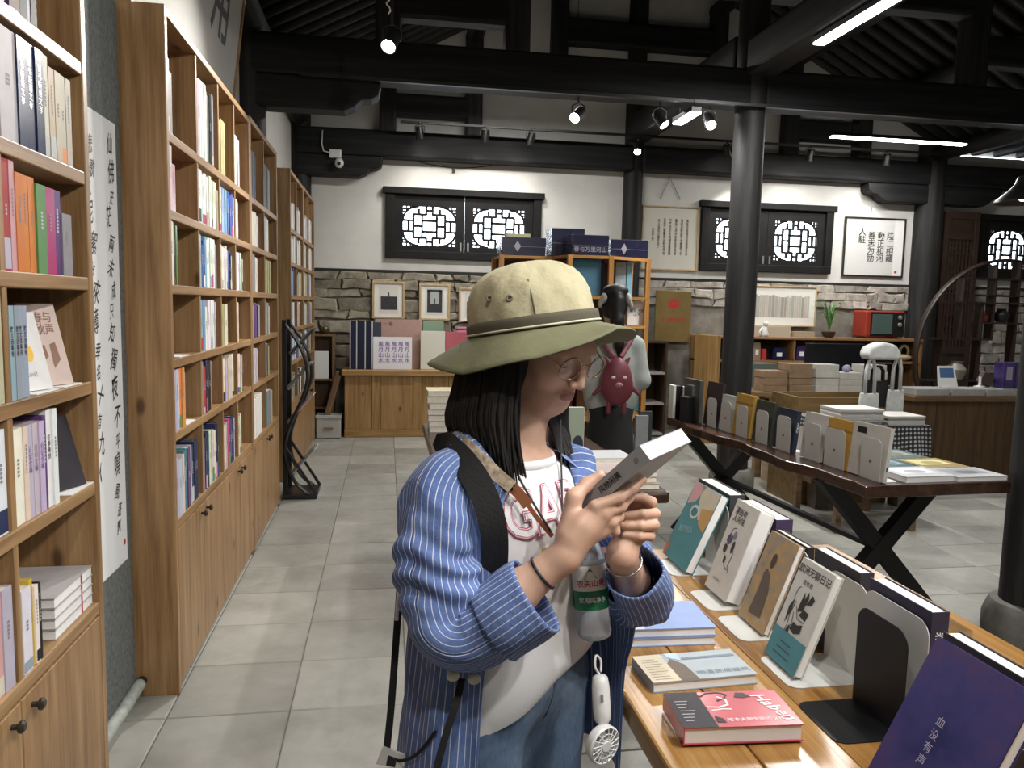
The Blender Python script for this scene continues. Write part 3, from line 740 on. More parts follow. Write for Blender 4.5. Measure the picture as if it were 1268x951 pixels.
# ================================================================== along the back wall
FACEM = lambda x, y, z: Matrix(((1, 0, 0, x), (0, 0, -1, y), (0, 1, 0, z), (0, 0, 0, 1)))   # print facing the hall (-y)
HPINE = wood('honey_pine', (.23, .12, .035), (.40, .235, .085), (.50, .32, .13), 'z', .4)
HPINEX = wood('honey_pine_lengthwise', (.23, .12, .035), (.42, .25, .09), (.52, .33, .135), 'x', .4)
# --- wooden bench cabinet
bx0, bx1, by0, by1 = -.46, 2.05, 8.66, 9.04
t = thing('bench_cabinet', 'long honey pine cabinet bench under the small framed prints', 'cabinet', (bx0, by0, 0))
L, D = bx1-bx0, by1-by0
obj('top_board', G().box(-.03, L+.03, -.04, D, .695, .755), HPINEX, t, bev=.008)
obj('carcass', G().box(.02, L-.02, .03, D, 0, .695), HPINE, t)
obj('base_rail', G().box(0, L, -.012, .03, 0, .085), HPINEX, t, bev=.004)
x = 0; k = 0
while x < L-.05:
    w = (.30, .10, .36, .10)[k % 4]; w = min(w, L-x)
    obj('plank', G().box(x+.002, x+w-.002, (-.004 if w < .15 else .008), .031, .085, .695), HPINE, t, bev=.003); x += w; k += 1
def upright(name, label, cat, p0, p1, y, th, mat, z0=.7555, col=None, lean=.0, parts=None, group=None):
    """thin board standing on a surface: pixel corners give width and height in the plane y"""
    a, b = onY(*p0, y), onY(*p1, y); w = b.x-a.x; h = max(.02, a.z-z0)
    t = thing(name, label, cat, mat=T(a.x, y, z0+th*math.sin(lean)) @ RX(-lean), group=group)
    obj('board', G().box(0, w, 0, th, 0, h), mat, t, bev=min(.003, th*.3), color=col)
    if parts: parts(t, w, h)
    return t
def navy_set(t, w, h):
    for f in (.0, .28, .66, .97):
        obj('silver_edge', G().box(w*f, w*f+.012, -.002, .0, 0, h), INKS, t)
upright('folio_set', 'navy folio set with silver edges standing on the pine bench', 'books', (433, 397), (461, 445), 8.74, .05, COVERG, col=(.016, .02, .045), lean=.06, parts=navy_set)
upright('folder', 'charcoal folder half hidden behind the pink board on the bench', 'folder', (456, 399), (472, 445), 8.84, .03, COVER, col=(.05, .055, .07), lean=.03)
def pinkp(t, w, h): text('title', '文 一 卷', .05, FACEM(w*.22, -.001, h*.9), INKB, t)
upright('display_board', 'large dusty pink board leaning on the wall at the bench', 'board', (464, 395), (522, 446), 8.88, .02, COVER, col=(.42, .27, .22), lean=.05, parts=pinkp)
def callip(t, w, h):
    for k in range(5): text('characters', vert('風月山水'), .062, FACEM(w*(.2+.17*k), -.001, h*.52), plain('print_violet', (.2, .1, .3), .6), t, bold=.012)
upright('folding_album', 'white folding album with purple brush characters on the bench', 'album', (462, 417), (510, 447), 8.72, .015, plain('album_paper', (.72, .71, .74), .8), lean=.14, parts=callip)
upright('presentation_box', 'upright white box on the pine bench', 'box', (521, 410), (551, 447), 8.76, .06, plain('ivory_card', (.66, .65, .56), .5), lean=.04)
upright('green_folder', 'pale green glossy folder behind the upright white box', 'folder', (524, 397), (549, 446), 8.89, .03, plain('pale_green_gloss', (.20, .30, .20), .25), lean=.04)
upright('red_folder', 'rose red folder next to the upright white box', 'folder', (552, 411), (582, 448), 8.83, .03, plain('rose_card', (.42, .10, .13), .4), lean=.05)
upright('pink_folder', 'bright pink folder behind the rose red folder', 'folder', (566, 405), (600, 448), 8.89, .03, plain('bright_pink_card', (.60, .22, .36), .4), lean=.05)
# --- framed prints on the stone
def picture(label, p0, p1, y, fw, fm, mats, art, group=None, depth=.03, tilt=.0):
    a, b = onY(*p0, y), onY(*p1, y); w = b.x-a.x; h = a.z-b.z
    t = thing('framed_picture', label, 'picture', mat=T(a.x, y, b.z) @ RX(-tilt), group=group)
    for q in ((0, w, 0, fw), (0, w, h-fw, h), (0, fw, fw, h-fw), (w-fw, w, fw, h-fw)):
        obj('frame_bar', G().box(q[0], q[1], -depth, 0, q[2], q[3]), fm, t, bev=.003)
    obj('mount', G().box(fw, w-fw, -depth*.5, -.002, fw, h-fw), mats, t)
    art(t, w, h, -depth*.5-.0008)
    return t
PALEFR = wood('pale_frame', (.35, .25, .13), (.50, .37, .21), (.58, .45, .28), 'z', .4, False)
MOUNT = plain('picture_mount', (.72, .70, .64), .8)
def art_a(t, w, h, y):
    rects('print_paper', [(w*.2, w*.8, h*.14, h*.86)], plain('print_cream', (.62, .60, .54), .8), t, FACEM(0, y, 0))
    rects('print_ink', [(w*.26, w*.76, h*.24, h*.60), [(w*.48, h*.6), (w*.53, h*.6), (w*.52, h*.72), (w*.49, h*.72)]], plain('woodcut_black', (.03, .032, .035), .7, var=.5, vscale=60), t, FACEM(0, y-.0006, 0))
def art_b(t, w, h, y):
    rects('print_paper', [(w*.2, w*.8, h*.14, h*.88)], plain('print_cream', (.62, .60, .54), .8), t, FACEM(0, y, 0))
    rects('print_ink', [(w*.26, w*.74, h*.22, h*.45), (w*.26, w*.36, h*.45, h*.82), (w*.64, w*.74, h*.45, h*.82), (w*.26, w*.74, h*.78, h*.84), (w*.48, w*.52, h*.45, h*.6)], plain('woodcut_black', (.03, .032, .035), .7), t, FACEM(0, y-.0006, 0))
    rects('print_grey', [(w*.36, w*.64, h*.45, h*.78)], plain('woodcut_grey', (.35, .38, .36), .7), t, FACEM(0, y-.0004, 0))
picture('pale wood frame with a dark landscape print, the one nearest the bookcases', (461, 348), (501, 395), 9.056, .025, PALEFR, MOUNT, art_a, 'small framed prints on the stone')
picture('pale wood frame with a print of an open doorway', (519, 351), (557, 397), 9.056, .025, PALEFR, MOUNT, art_b, 'small framed prints on the stone')
picture('pale wood frame half hidden behind the sun hat', (568, 356), (606, 400), 9.056, .025, PALEFR, MOUNT, art_a, 'small framed prints on the stone')
# --- hanging calligraphy
def art_c(t, w, h, y):
    for k, s in enumerate(('風急天高猿嘯哀渚清沙白', '鳥飛迴無邊落木蕭蕭下不', '盡長江滾滾來萬里悲秋常', '作客百年多病獨登臺艱難', '苦恨繁霜鬢潦倒新停濁酒', '杯壬寅秋日書於百一', '山房客舍')):
        text('characters', vert(s), .042, FACEM(w*(.80-.10*k), y, h*(.52+(0 if len(s) > 9 else .04))), INKB, t, bold=.01, spacing=.95, sx=.8)
t = picture('large square calligraphy of seven columns in a pale frame hung on a cord', (795, 254), (862, 336), 9.098, .018, PALEFR, plain('calligraphy_paper', (.58, .56, .48), .8), art_c)
obj('hanging_cord', G().tube([(.22, -.01, .86), (.33, -.01, 1.12), (.48, -.01, .86)], .004, 6), plain('cord', (.15, .14, .12), .8), t)
def art_d(t, w, h, y):
    for k, s in enumerate(('隆二相藏', '勤正和河', '善志为励', '人駐')):
        text('characters', vert(s), .105, FACEM(w*(.76-.155*k), y, h*(.50 if len(s) > 2 else .68)), INKB, t, bold=.012, spacing=.9)
    rects('seal', [(w*.86, w*.90, h*.07, h*.11)], INKR, t, FACEM(0, y, 0))
t = picture('white calligraphy of large characters in a thin black frame under a spotlight', (1046, 268), (1116, 344), 9.098, .02, plain('black_frame', (.02, .017, .014), .4), plain('bright_paper', (.78, .78, .75), .8), art_d)
obj('hanging_cord', G().cyl((.36, -.01, .74), (.36, -.01, .88), .003, n=6), plain('cord', (.15, .14, .12), .8), t)
obj('glass', G().box(.02, .70, -.022, -.020, .02, .72), glassy('picture_glass', (1, 1, 1), .08), t)
# gold plaque
a, b = onY(812, 359, 9.07), onY(853, 424, 9.07); w, h = b.x-a.x, a.z-b.z
t = thing('wall_plaque', 'gold metal plaque with red emblem and red lettering on the stone wall', 'sign', (a.x, 9.07, b.z))
obj('plate', G().box(0, w, -.025, 0, 0, h), plain('brushed_gold', (.42, .30, .12), .35, .75, var=.12, vscale=4), t, bev=.008)
cx, cy, e = w*.5, h*.74, w*.15
RP = plain('plaque_red', (.50, .03, .025), .5)
rects('emblem', [[(cx, cy-e), (cx-e, cy-e*.55), (cx-e, cy+e*.5), (cx, cy+e*.1)], [(cx+.004, cy-e), (cx+e, cy-e*.55), (cx+e, cy+e*.5), (cx+.004, cy+e*.1)], [(cx, cy+e*.2), (cx-e*.9, cy+e*.6), (cx, cy+e), (cx+e*.9, cy+e*.6)]], RP, t, FACEM(0, -.026, 0))
text('lettering', '百山新華书店', .055, FACEM(w*.5, -.026, h*.43), RP, t, bold=.01)
text('small_lettering', '新华', .02, FACEM(w*.5, -.026, h*.59), RP, t)
# loose electric cable on the plaster
tag(obj('wall_cable', G().tube([(x, YB-.015, 3.125-.05*math.sin(PI*(x-.35)/.85)) for x in [.35+.085*k for k in range(11)]], .005, 6).box(.74, .77, YB-.03, YB-.005, 3.02, 3.075), plain('cable_black', (.02, .02, .02), .6)), 'thin black cable sagging on the white wall above the window', 'cable')
# security camera on the bracket
p = onY(420, 196, 8.85)
t = thing('security_camera', 'small white security camera under the corner bracket', 'camera', (p.x, 8.87, p.z))
CW = plain('camera_white', (.72, .72, .70), .35)
obj('mount', G().box(-.11, .02, .0, .06, .01, .10), CW, t, bev=.01)
obj('body', G().ball((.0, -.02, -.05), (.05, .055, .055)), CW, t, smooth=True)
obj('lens', G().ball((.0, -.062, -.06), (.022, .018, .022)), plain('lens_black', (.01, .01, .01), .1), t, smooth=True)
obj('cable', G().tube([(-.10, .02, .06), (-.17, .02, .08), (-.19, .02, .16), (-.18, .02, .30)], .007, 6), CW, t, smooth=True)
# --- corner: small box shelf, bowl, crate with boards
t = thing('box_shelf', 'small open box shelf in the corner beside the pine bench', 'shelf', (-.82, 8.78, 0))
DBW = wood('brown_ply', (.10, .055, .025), (.19, .11, .05), (.26, .16, .08), 'z', .5)
for q in ((0, .02, 0, 1.14), (.22, .24, 0, 1.14)): obj('side', G().box(q[0], q[1], 0, .262, q[2], q[3]), DBW, t)
for z in (.02, .30, .62, 1.12): obj('board', G().box(.02, .22, 0, .262, z, z+.02), DBW, t)
obj('back', G().box(.02, .22, .247, .262, .04, 1.12), DBW, t)
tag(obj('bowl', G().lathe([(.0, 0), (.03, 0), (.055, .03), (.06, .06), (.045, .085), (.04, .085), (.052, .06), (.045, .03), (0, .012)], 16, mat=T(-.69, 8.9, 1.1405)), plain('dark_glaze', (.06, .045, .02), .25), smooth=True), 'small dark glazed bowl on the corner box shelf', 'bowl')
tag(obj('white_folder', G().box(-.795, -.64, 8.80, 8.83, .6405, .95), CARD, bev=.004), 'white folder standing in the corner box shelf', 'folder')
c0 = onZ(391, 543, 0); t = thing('storage_crate', 'grey white plastic crate on the floor beside the pine bench', 'crate', (-.758, 8.578, 0))
CRM = plain('crate_plastic', (.44, .45, .42), .5)
w = .26
obj('body', G().box(0, w, 0, .012, 0, .25).box(0, w, .173, .185, 0, .25).box(0, .012, .012, .173, 0, .25).box(w-.012, w, .012, .173, 0, .25).box(0, w, 0, .185, 0, .012), CRM, t, bev=.004)
obj('rim', G().box(-.01, w+.01, -.01, .004, .225, .26).box(-.01, w+.01, .181, .195, .225, .26), CRM, t, bev=.004)
obj('handle_slot', G().box(.08, .18, -.012, .001, .10, .125), plain('handle_brown', (.25, .16, .1), .6), t)
for k, (xx, LL_) in enumerate(((-.737, .74), (-.704, .70))):      # lean from the crate against the bench edge
    tag(obj('wood_board', G().box(0, .03, 0, .11, 0, LL_), DBW, None, T(xx, 8.605, .0125+.03*math.sin(.26)) @ RY(.26)), ('long' if k else 'longest')+' brown board leaning in the plastic crate', 'board', 'boards in the crate')
# ------------------------------------------------------------------ octagonal display shelf with gift boxes
ORW = wood('orange_pine', (.30, .13, .03), (.50, .24, .06), (.60, .32, .10), 'z', .35, False)
ORWX = wood('orange_pine_rail', (.30, .13, .03), (.50, .24, .06), (.60, .32, .10), 'x', .35, False)
PX = [(621, 6.30), (684, 6.30), (706, 6.02), (757, 6.02), (803, 6.22)]
PT = [(onY(px, 313, yy).x, yy) for px, yy in PX]
t = thing('display_shelf', 'angled orange pine display shelf topped with navy gift boxes', 'shelf', (0, 0, 0))
for (x, y) in PT: obj('post', G().box(x-.02, x+.02, y-.02, y+.02, 0, 1.9155), ORW, t, bev=.003)
for (x, y) in ((PT[0][0], 6.75), (PT[4][0]+.02, 6.75), ((PT[1][0]), 6.75), (PT[3][0], 6.75)): obj('post', G().box(x-.02, x+.02, y-.02, y+.02, 0, 1.9155), ORW, t, bev=.003)
for z in (1.91, 1.59, 1.355, 1.11, .60, .12):
    for (a, b) in zip(PT[:-1], PT[1:]):
        m = frame((a[0], a[1], z-.007), (b[0]-a[0], b[1]-a[1], 0), (0, 0, 1)); LL = math.hypot(b[0]-a[0], b[1]-a[1])
        obj('rail', G().box(.0, LL, -.012, .012, -.015, .015), ORWX, t, m)
    poly = [(PT[0][0], 6.32), (PT[1][0], 6.32), (PT[2][0], 6.05), (PT[3][0], 6.05), (PT[4][0], 6.25), (PT[4][0], 6.76), (PT[0][0], 6.76)]
    obj('shelf_board', G().prism(poly, z-.01, z+.006), ORWX, t)
obj('back_board', G().box(PT[0][0], PT[4][0], 6.76, 6.775, .1, 1.93), plain('shelf_back', (.10, .07, .045), .6), t)
NVY = plain('gift_box_navy', (.012, .013, .045), .25, var=.3, vscale=12)
WRAP = glassy('clear_wrap', (1, 1, 1), .10, .06)
SILV = plain('gift_silver', (.42, .40, .48), .35, .4)
def giftbox(px0, px1, py0, y, d, label, z0=1.9165, deco=0):
    a, b = onY(px0, py0, y), onY(px1, py0, y); w = b.x-a.x; h = (a.z+b.z)/2-z0
    t = thing('gift_box', label, 'box', (a.x, y, z0), group='navy gift boxes on the display shelf')
    obj('carton', G().box(0, w, 0, d, 0, h*.48), NVY, t, bev=.003); obj('lid', G().box(-.002, w+.002, -.002, d+.002, h*.5, h), NVY, t, bev=.003)
    obj('seam', G().box(.003, w-.003, .003, d-.003, h*.48, h*.5), SILV, t)
    if deco == 1: rects('diamond', [[(w*.35, h*.2), (w*.43, h*.5), (w*.35, h*.8), (w*.27, h*.5)]], SILV, t, FACEM(0, -.003, 0))
    if deco == 2: text('lettering', '春与万里河山', h*.28, FACEM(w*.5, -.003, h*.28), SILV, t, bold=.015)
    obj('clear_wrap', G().box(-.006, w+.006, -.006, d+.006, .001, h+.005), WRAP, t)
    return t
g0_ = giftbox(622, 676, 294, 6.30, .3, 'flat navy gift box with a silver diamond, next to the window', deco=1)
giftbox(684, 724, 283, 6.36, .24, 'tall navy gift box standing behind the lettered one')
giftbox(709, 754, 291, 6.05, .28, 'navy gift box with silver lettering on its front', deco=2)
giftbox(757, 803, 297, 6.24, .3, 'flat navy gift box with a diamond, at the end with the calligraphy behind', deco=1)
GB0 = 1.9165+max(v.co.z for o_ in g0_.children for v in o_.data.vertices)+.0002
a = onY(627, 289, 6.45); tag(obj('paper_box', G().box(a.x, a.x+.20, 6.42, 6.58, GB0, max(a.z, GB0+.03)), plain('pale_yellow_card', (.60, .58, .36), .6)), 'pale yellow carton lying on the flat navy gift box', 'box')
def volume(px0, px1, pyt, y, z0, d, col, label, side=None, ttl=None, deg=0):
    a, b = onY(px0, pyt, y), onY(px1, pyt, y); w = b.x-a.x; h = min(a.z, 1.89)-z0 if z0 > 1.3 else a.z-z0
    t = thing('book', label, 'book', (a.x, y, z0), group='large books in the display shelf')
    obj('cover', G().box(0, w, 0, d, 0, h), COVER, t, bev=.003, color=col)
    if side: obj('spine', G().box(w-.002, w+.025, 0.001, d, 0, h), COVER, t, color=side)
    if ttl: text('title', ttl, w*.16, FACEM(w*.5, -.001, h*.87), plain('print_green', (.03, .22, .16), .6), t, bold=.012)
volume(711, 745, 318, 6.10, 1.5965, .25, (.075, .19, .28), 'big steel blue volume with green title in the display shelf', (.012, .013, .03), '西湖全圖')
volume(763, 776, 322, 6.30, 1.5965, .2, (.42, .52, .58), 'pale blue volume with green title in the display shelf', None, '图志')
volume(777, 784, 322, 6.30, 1.5965, .2, (.25, .55, .72), 'bright sky blue volume in the display shelf')
volume(700, 706, 320, 6.37, 1.5965, .2, (.16, .20, .26), 'slate blue volume in the angled side of the display shelf')
a, b = onY(778, 370, 6.27), onY(799, 406, 6.27); w, h = b.x-a.x, 1.57-1.3615
t = thing('gift_bag', 'white rounded card with brush characters on the lower display shelf', 'card', (a.x, 6.27, 1.3615))
pp = [(0, 0), (w, 0), (w, h*.8), (w*.8, h*.95), (w*.5, h), (w*.2, h*.95), (0, h*.8)]
obj('card', G().prism(pp, 0, .04, 0, FACEM(0, .04, 0)), CARD, t)
text('lettering', '朝花夕拾\n山海', w*.2, FACEM(w*.5, -.001, h*.5), INKB, t, bold=.01)
rr = random.Random(9)
for k in range(6):
    tag(obj('box', G().box(PT[0][0]+.1+.2*k, PT[0][0]+.26+.2*k, 6.42, 6.6, .6065, .6065+rr.uniform(.2, .34)), COVER, bev=.003, color=PALETTE[rr.choice(['red', 'cream', 'charcoal', 'brown', 'teal'])]), ordinal(k)+' boxed volume from the window side on the lower display shelf', 'box', 'boxes on the lower display shelf')
# dark open shelf beyond the display shelf
t = thing('open_shelf', 'narrow dark brown open shelf with pale boards under the gold plaque', 'shelf', (2.92, 8.55, 0))
DB = plain('dark_brown_ply', (.055, .03, .017), .5, var=.2)
for q in (0, .30): obj('side', G().box(q, q+.025, 0, .4, 0, 1.13), DB, t)
obj('back', G().box(.025, .3, .38, .4, 0, 1.13), DB, t)
for z in (.02, .38, .74, 1.105): obj('board', G().box(.025, .3, .0, .38, z, z+.025), plain('pale_edge', (.45, .42, .38), .6) if z < 1 else DB, t)
for k, (px, cn) in enumerate(((788, 'grey'), (796, 'charcoal'))):
    a = onY(px, 515-4*k, 5.6); tag(obj('boxed_album', G().box(a.x, a.x+.10, 5.6+.06*k, 5.64+.06*k, 0, a.z), COVER, color=PALETTE[cn]), ('grey' if k == 0 else 'dark')+' album with a round mark standing by the display shelf', 'album')
# ------------------------------------------------------------------ low wall shelf on the far side
t = thing('low_shelf', 'long low pine shelf against the back wall under the red television', 'shelf', (3.72, 8.68, 0))
LSX = wood('low_shelf_pine', (.16, .08, .03), (.28, .15, .06), (.36, .21, .09), 'x', .5)
LSZ = wood('low_shelf_pine_upright', (.16, .08, .03), (.28, .15, .06), (.36, .21, .09), 'z', .5)
obj('top_board', G().box(0, 2.93, 0, .38, 1.165, 1.195), LSX, t, bev=.004)
for z in (.885, .45, .05): obj('shelf_board', G().box(0, 2.93, .01, .37, z, z+.025), LSX, t)
for x in (0, 1.18, 2.40, 2.90): obj('upright', G().box(x, x+.03, .012, .37, 0, 1.165), LSZ, t)
obj('back', G().box(0, 2.93, .36, .375, .05, 1.165), plain('low_shelf_back', (.06, .035, .02), .7), t)
def on_low(px, y=8.8): return onY(px, 416, y).x
# TV
x0 = on_low(1066); x1 = on_low(1114); w = x1-x0; t = thing('television', 'small old red television on the low shelf', 'television', (x0, 8.72, 1.1955)); h = .345
TVR = plain('tv_red', (.30, .035, .02), .35)
obj('case', G().prism([(0, 0), (.0, .28), (w, .28), (w, 0)], 0.02, h), TVR, t, bev=.02, bseg=3)
obj('front_panel', G().box(.10*w+.01, w-.01, -.012, .002, .03, h-.015), plain('tv_black', (.012, .012, .012), .35), t, bev=.005)
obj('screen', G().box(.13*w+.01, .66*w, -.02, -.011, .055, h-.045), plain('tv_screen', (.07, .11, .10), .08), t, bev=.012, bseg=3)
for k in range(2): obj('dial', G().lathe([(.026, 0), (.026, .014), (.018, .02)], 16, mat=T(.85*w, -.012, h-.08-.09*k) @ RX(PI/2)), plain('dial_grey', (.2, .2, .2), .4), t, smooth=35)
for xx in (.05, w-.07): obj('foot', G().box(xx, xx+.02, .05, .25, 0, .022), TVR, t)
# plant
px_ = on_low(1027); t = thing('potted_plant', 'spider plant with thin arching leaves in a small dark pot', 'plant', (px_, 8.82, 1.1955))
obj('pot', G().lathe([(0, 0), (.05, 0), (.075, .03), (.085, .07), (.075, .075), (0, .06)], 14, caps=False), plain('pot_dark', (.03, .02, .015), .4), t, smooth=40)
LF = plain('leaf_green', (.10, .22, .06), .5, var=.4, vscale=20)
rl = random.Random(2)
for k in range(34):
    a = rl.uniform(0, 2*PI); r = rl.uniform(.08, .26); hh = rl.uniform(.2, .42); P = []
    for i in range(7):
        u = i/6; P.append((math.cos(a)*r*u**1.5, math.sin(a)*r*u**1.5*.6, .06+hh*math.sin(u*2.1)*1.05))
    obj('leaf', G().tube(P, [(.0015, .010*(1-.85*(i/6)**2)) for i in range(7)], 4, flat=(0, 0, 1)), LF, t)
# figurine
px_ = on_low(944); t = thing('figurine', 'small white seated figurine at the end of the low shelf', 'figurine', (px_, 8.76, 1.1955))
WP = plain('white_porcelain', (.72, .71, .68), .3)
obj('body', G().lathe([(0, 0), (.05, 0), (.055, .03), (.035, .09), (.03, .12), (.012, .13), (0, .13)], 14, caps=False), WP, t, smooth=True)
obj('head', G().ball((.01, -.01, .155), (.032, .034, .036)), WP, t, smooth=True)
obj('arm', G().tube([(-.03, -.01, .11), (-.07, -.02, .06), (-.06, -.03, .01)], .012, 8), WP, t, smooth=True)
# long framed picture of spines leaning on the wall
def art_s(t, w, h, y):
    x = w*.06; k = 0
    while x < w*.88:
        ww = rr.uniform(.025, .05); q = min(1, .5+.0*k)
        c = rr.choice([(.45, .42, .36), (.38, .37, .34), (.52, .5, .44), (.33, .30, .27), (.42, .44, .36), (.5, .44, .40)])
        o = rects('spine_print', [(x, x+ww-.003, h*.22, h*(.72+rr.uniform(0, .06)))], COVER, t, FACEM(0, y, 0)); o.color = (*c, 1); x += ww; k += 1
picture('long pale frame with a print of a row of old book spines', (925, 353), (1008, 405), 9.055, .015, PALEFR, MOUNT, art_s)
tag(obj('storage_box', G().box(on_low(986), on_low(1012), 8.86, 9.0, 1.1955, 1.26), plain('kraft_card', (.36, .28, .2), .8)), 'flat kraft box behind the spider plant on the low shelf', 'box')
tag(obj('book_row', G().box(on_low(932), on_low(984), 8.90, 9.05, 1.1955, onY(1008, 405, 9.055).z+.001), plain('old_paper', (.42, .36, .28), .8)), 'flat row of old paper under the long frame', 'papers')
# things in the low shelf
for k, (p0, p1, py, mat_, lab, cat) in enumerate(((942, 948, 432, plain('tin_red', (.5, .04, .04), .4), 'small red tin in the low shelf', 'tin'), (932, 941, 424, plain('bag_kraft', (.28, .2, .13), .7), 'brown paper bag with a dark print in the low shelf', 'bag'), (956, 972, 430, NVY, 'shiny purple gift bag in the low shelf', 'bag'), (985, 998, 428, plain('deep_purple', (.05, .03, .10), .3), 'dark purple gift bag in the low shelf', 'bag'))):
    a, b = onY(p0, py, 8.75), onY(p1, py, 8.75)
    t = thing('gift_bag', lab, cat, (a.x, 8.72, .9105)); w, h = b.x-a.x, a.z-.9105
    obj('body', G().prism([(0, 0), (w, 0), (w*.95, h*.8), (w*.9, h), (w*.1, h), (w*.05, h*.8)], 0, .08, 0, FACEM(0, .08, 0)), mat_, t)
    obj('fold', G().box(w*.3, w*.7, -.002, 0, h*.3, h*.6), CARD if k != 0 else mat_, t)
a = 6.385; t = thing('wood_carving', 'pale wooden carving with a loop handle in the low shelf', 'carving', (a, 8.8, .9105))
CWD = plain('carving_wood', (.50, .42, .26), .6)
obj('base', G().ball((.0, 0, .05), (.21, .08, .05)), CWD, t, smooth=True)
obj('loop', G().tube([(.09+.06*math.cos(k*PI/6), 0, .12+.08*math.sin(k*PI/6)) for k in range(12)], .018, 8, closed=True), CWD, t, smooth=True)
# wooden cabinet panel standing behind the column
tag(obj('cupboard', G().box(3.55, 3.69, 8.1, 8.5, 0, 1.22), HPINE, bev=.004), 'plain honey wood cupboard standing behind the black column', 'cupboard')
# ------------------------------------------------------------------ cashier's monitor, book stacks, boxes
t = thing('monitor', 'wide black computer monitor seen from behind the book stacks', 'monitor', (4.66, 7.4, .7605))
MBK = plain('monitor_black', (.008, .009, .011), .25)
obj('screen', G().box(-.34, .34, 0, .03, .12, .42), MBK, t, bev=.005); obj('stand', G().box(-.04, .04, .03, .06, 0, .3), MBK, t); obj('foot', G().box(-.12, .12, -.06, .12, 0, .012), MBK, t, bev=.004)
t = thing('work_table', 'plain brown table carrying stacks of wrapped books', 'table', (3.25, 6.35, 0))
TBW = wood('table_brown', (.10, .06, .03), (.20, .125, .06), (.27, .18, .09), 'x', .5)
obj('tabletop', G().box(0, 1.34, 0, .75, .745, .78), TBW, t, bev=.004)
for q in ((.05, .05), (1.22, .05), (.05, .64), (1.22, .64)): obj('leg', G().box(q[0], q[0]+.06, q[1], q[1]+.06, 0, .745), TBW, t)
td = thing('desk', 'dark desk carrying the black monitor', 'desk', (4.1, 7.2, 0))
obj('tabletop', G().box(0, 1.1, 0, .6, .73, .76), TBW, td)
for q in ((.03, .03), (1.02, .03), (.03, .52), (1.02, .52)): obj('leg', G().box(q[0], q[0]+.05, q[1], q[1]+.05, 0, .73), TBW, td)
WPK = plain('book_block_white', (.50, .48, .43), .8, var=.12, vscale=9); KRF = plain('kraft_wrap', (.24, .155, .09), .7, var=.2, vscale=9)
for k, (x, n, mt, lab) in enumerate(((3.36, 3, KRF, 'kraft wrapped pack in the first stack from the black column'), (3.60, 4, KRF, 'kraft wrapped pack in the stack next to the first'), (3.86, 4, WPK, 'white book block in the stack beside the kraft packs'), (4.10, 3, WPK, 'white book block in the stack before the monitor'), (4.34, 4, WPK, 'white book block in the stack beside the monitor stand'))):
    z = .7805
    TOPZ = globals().setdefault('TOPZ', {})
    for i in range(n):
        hh = rr.uniform(.055, .07); dx, dy = rr.uniform(-.003, .003), rr.uniform(-.012, .012)
        tag(obj('book_pack', G().box(x+dx, x+.229+dx, 6.42+dy, 6.62+dy, z, z+hh-.001), mt, bev=.004), ordinal(n-1-i)+' from the top, '+lab, 'book pack', 'packs stacked on the work table'); z += hh; TOPZ[x] = z-.001
tag(obj('glass_case', G().box(3.30, 3.72, 6.85, 7.15, .7805, 1.0), plain('green_glass', (.10, .14, .12), .15)), 'greenish glass case behind the kraft packs', 'case')
tag(obj('paperweight', G().ball((4.21, 6.5, TOPZ[4.10]+.034), (.04, .04, .035)), plain('lavender_glaze', (.3, .3, .45), .3), smooth=True), 'small lavender round ornament on the book stacks', 'ornament')
t = thing('wooden_box', 'plain wooden box standing on end between the column and the tote bags', 'box', (3.15, 5.46, 0))
obj('front', G().box(0, .80, 0, .018, 0, .845), wood('box_wood', (.11, .065, .02), (.19, .12, .045), (.26, .17, .07), 'x', .5), t)
for q in (0, .782): obj('side', G().box(q, q+.018, .018, .40, 0, .845), MATS['box_wood'], t)
obj('back', G().box(0, .80, .40, .418, 0, .845), MATS['box_wood'], t); obj('bottom', G().box(.018, .782, .018, .40, 0, .02), MATS['box_wood'], t)
# table with gingham cloth
t = thing('side_table', 'small table under a black and white gingham cloth', 'table', (3.0, 4.66, 0))
for q in ((.03, .03), (.60, .03), (.03, .55), (.60, .55)): obj('leg', G().box(q[0], q[0]+.04, q[1], q[1]+.04, 0, .72), TBW, t)
obj('tabletop', G().box(0, .67, 0, .62, .72, .745), TBW, t)
def gingham():
    m, nt, b = newmat('gingham'); tc = nt.nodes.new('ShaderNodeTexCoord')
    sx = nt.nodes.new('ShaderNodeSeparateXYZ'); nt.links.new(tc.outputs['UV'], sx.inputs[0]); outs = []
    for src in (sx.outputs['X'], sx.outputs['Y']):
        mu = nt.nodes.new('ShaderNodeMath'); mu.operation = 'MULTIPLY'; mu.inputs[1].default_value = 34; nt.links.new(src, mu.inputs[0])
        fr_ = nt.nodes.new('ShaderNodeMath'); fr_.operation = 'FRACT'; nt.links.new(mu.outputs[0], fr_.inputs[0])
        gt = nt.nodes.new('ShaderNodeMath'); gt.operation = 'GREATER_THAN'; gt.inputs[1].default_value = .55; nt.links.new(fr_.outputs[0], gt.inputs[0]); outs.append(gt.outputs[0])
    s = nt.nodes.new('ShaderNodeMath'); s.operation = 'ADD'; nt.links.new(outs[0], s.inputs[0]); nt.links.new(outs[1], s.inputs[1])
    h = nt.nodes.new('ShaderNodeMath'); h.operation = 'MULTIPLY'; h.inputs[1].default_value = .5; nt.links.new(s.outputs[0], h.inputs[0])
    nt.links.new(ramp(nt, h.outputs[0], [(.1, (.010, .010, .014)), (.5, (.05, .05, .06)), (.9, (.5, .49, .47))]), b.inputs['Base Color']); b.inputs['Roughness'].default_value = .9; return m
GING = gingham()
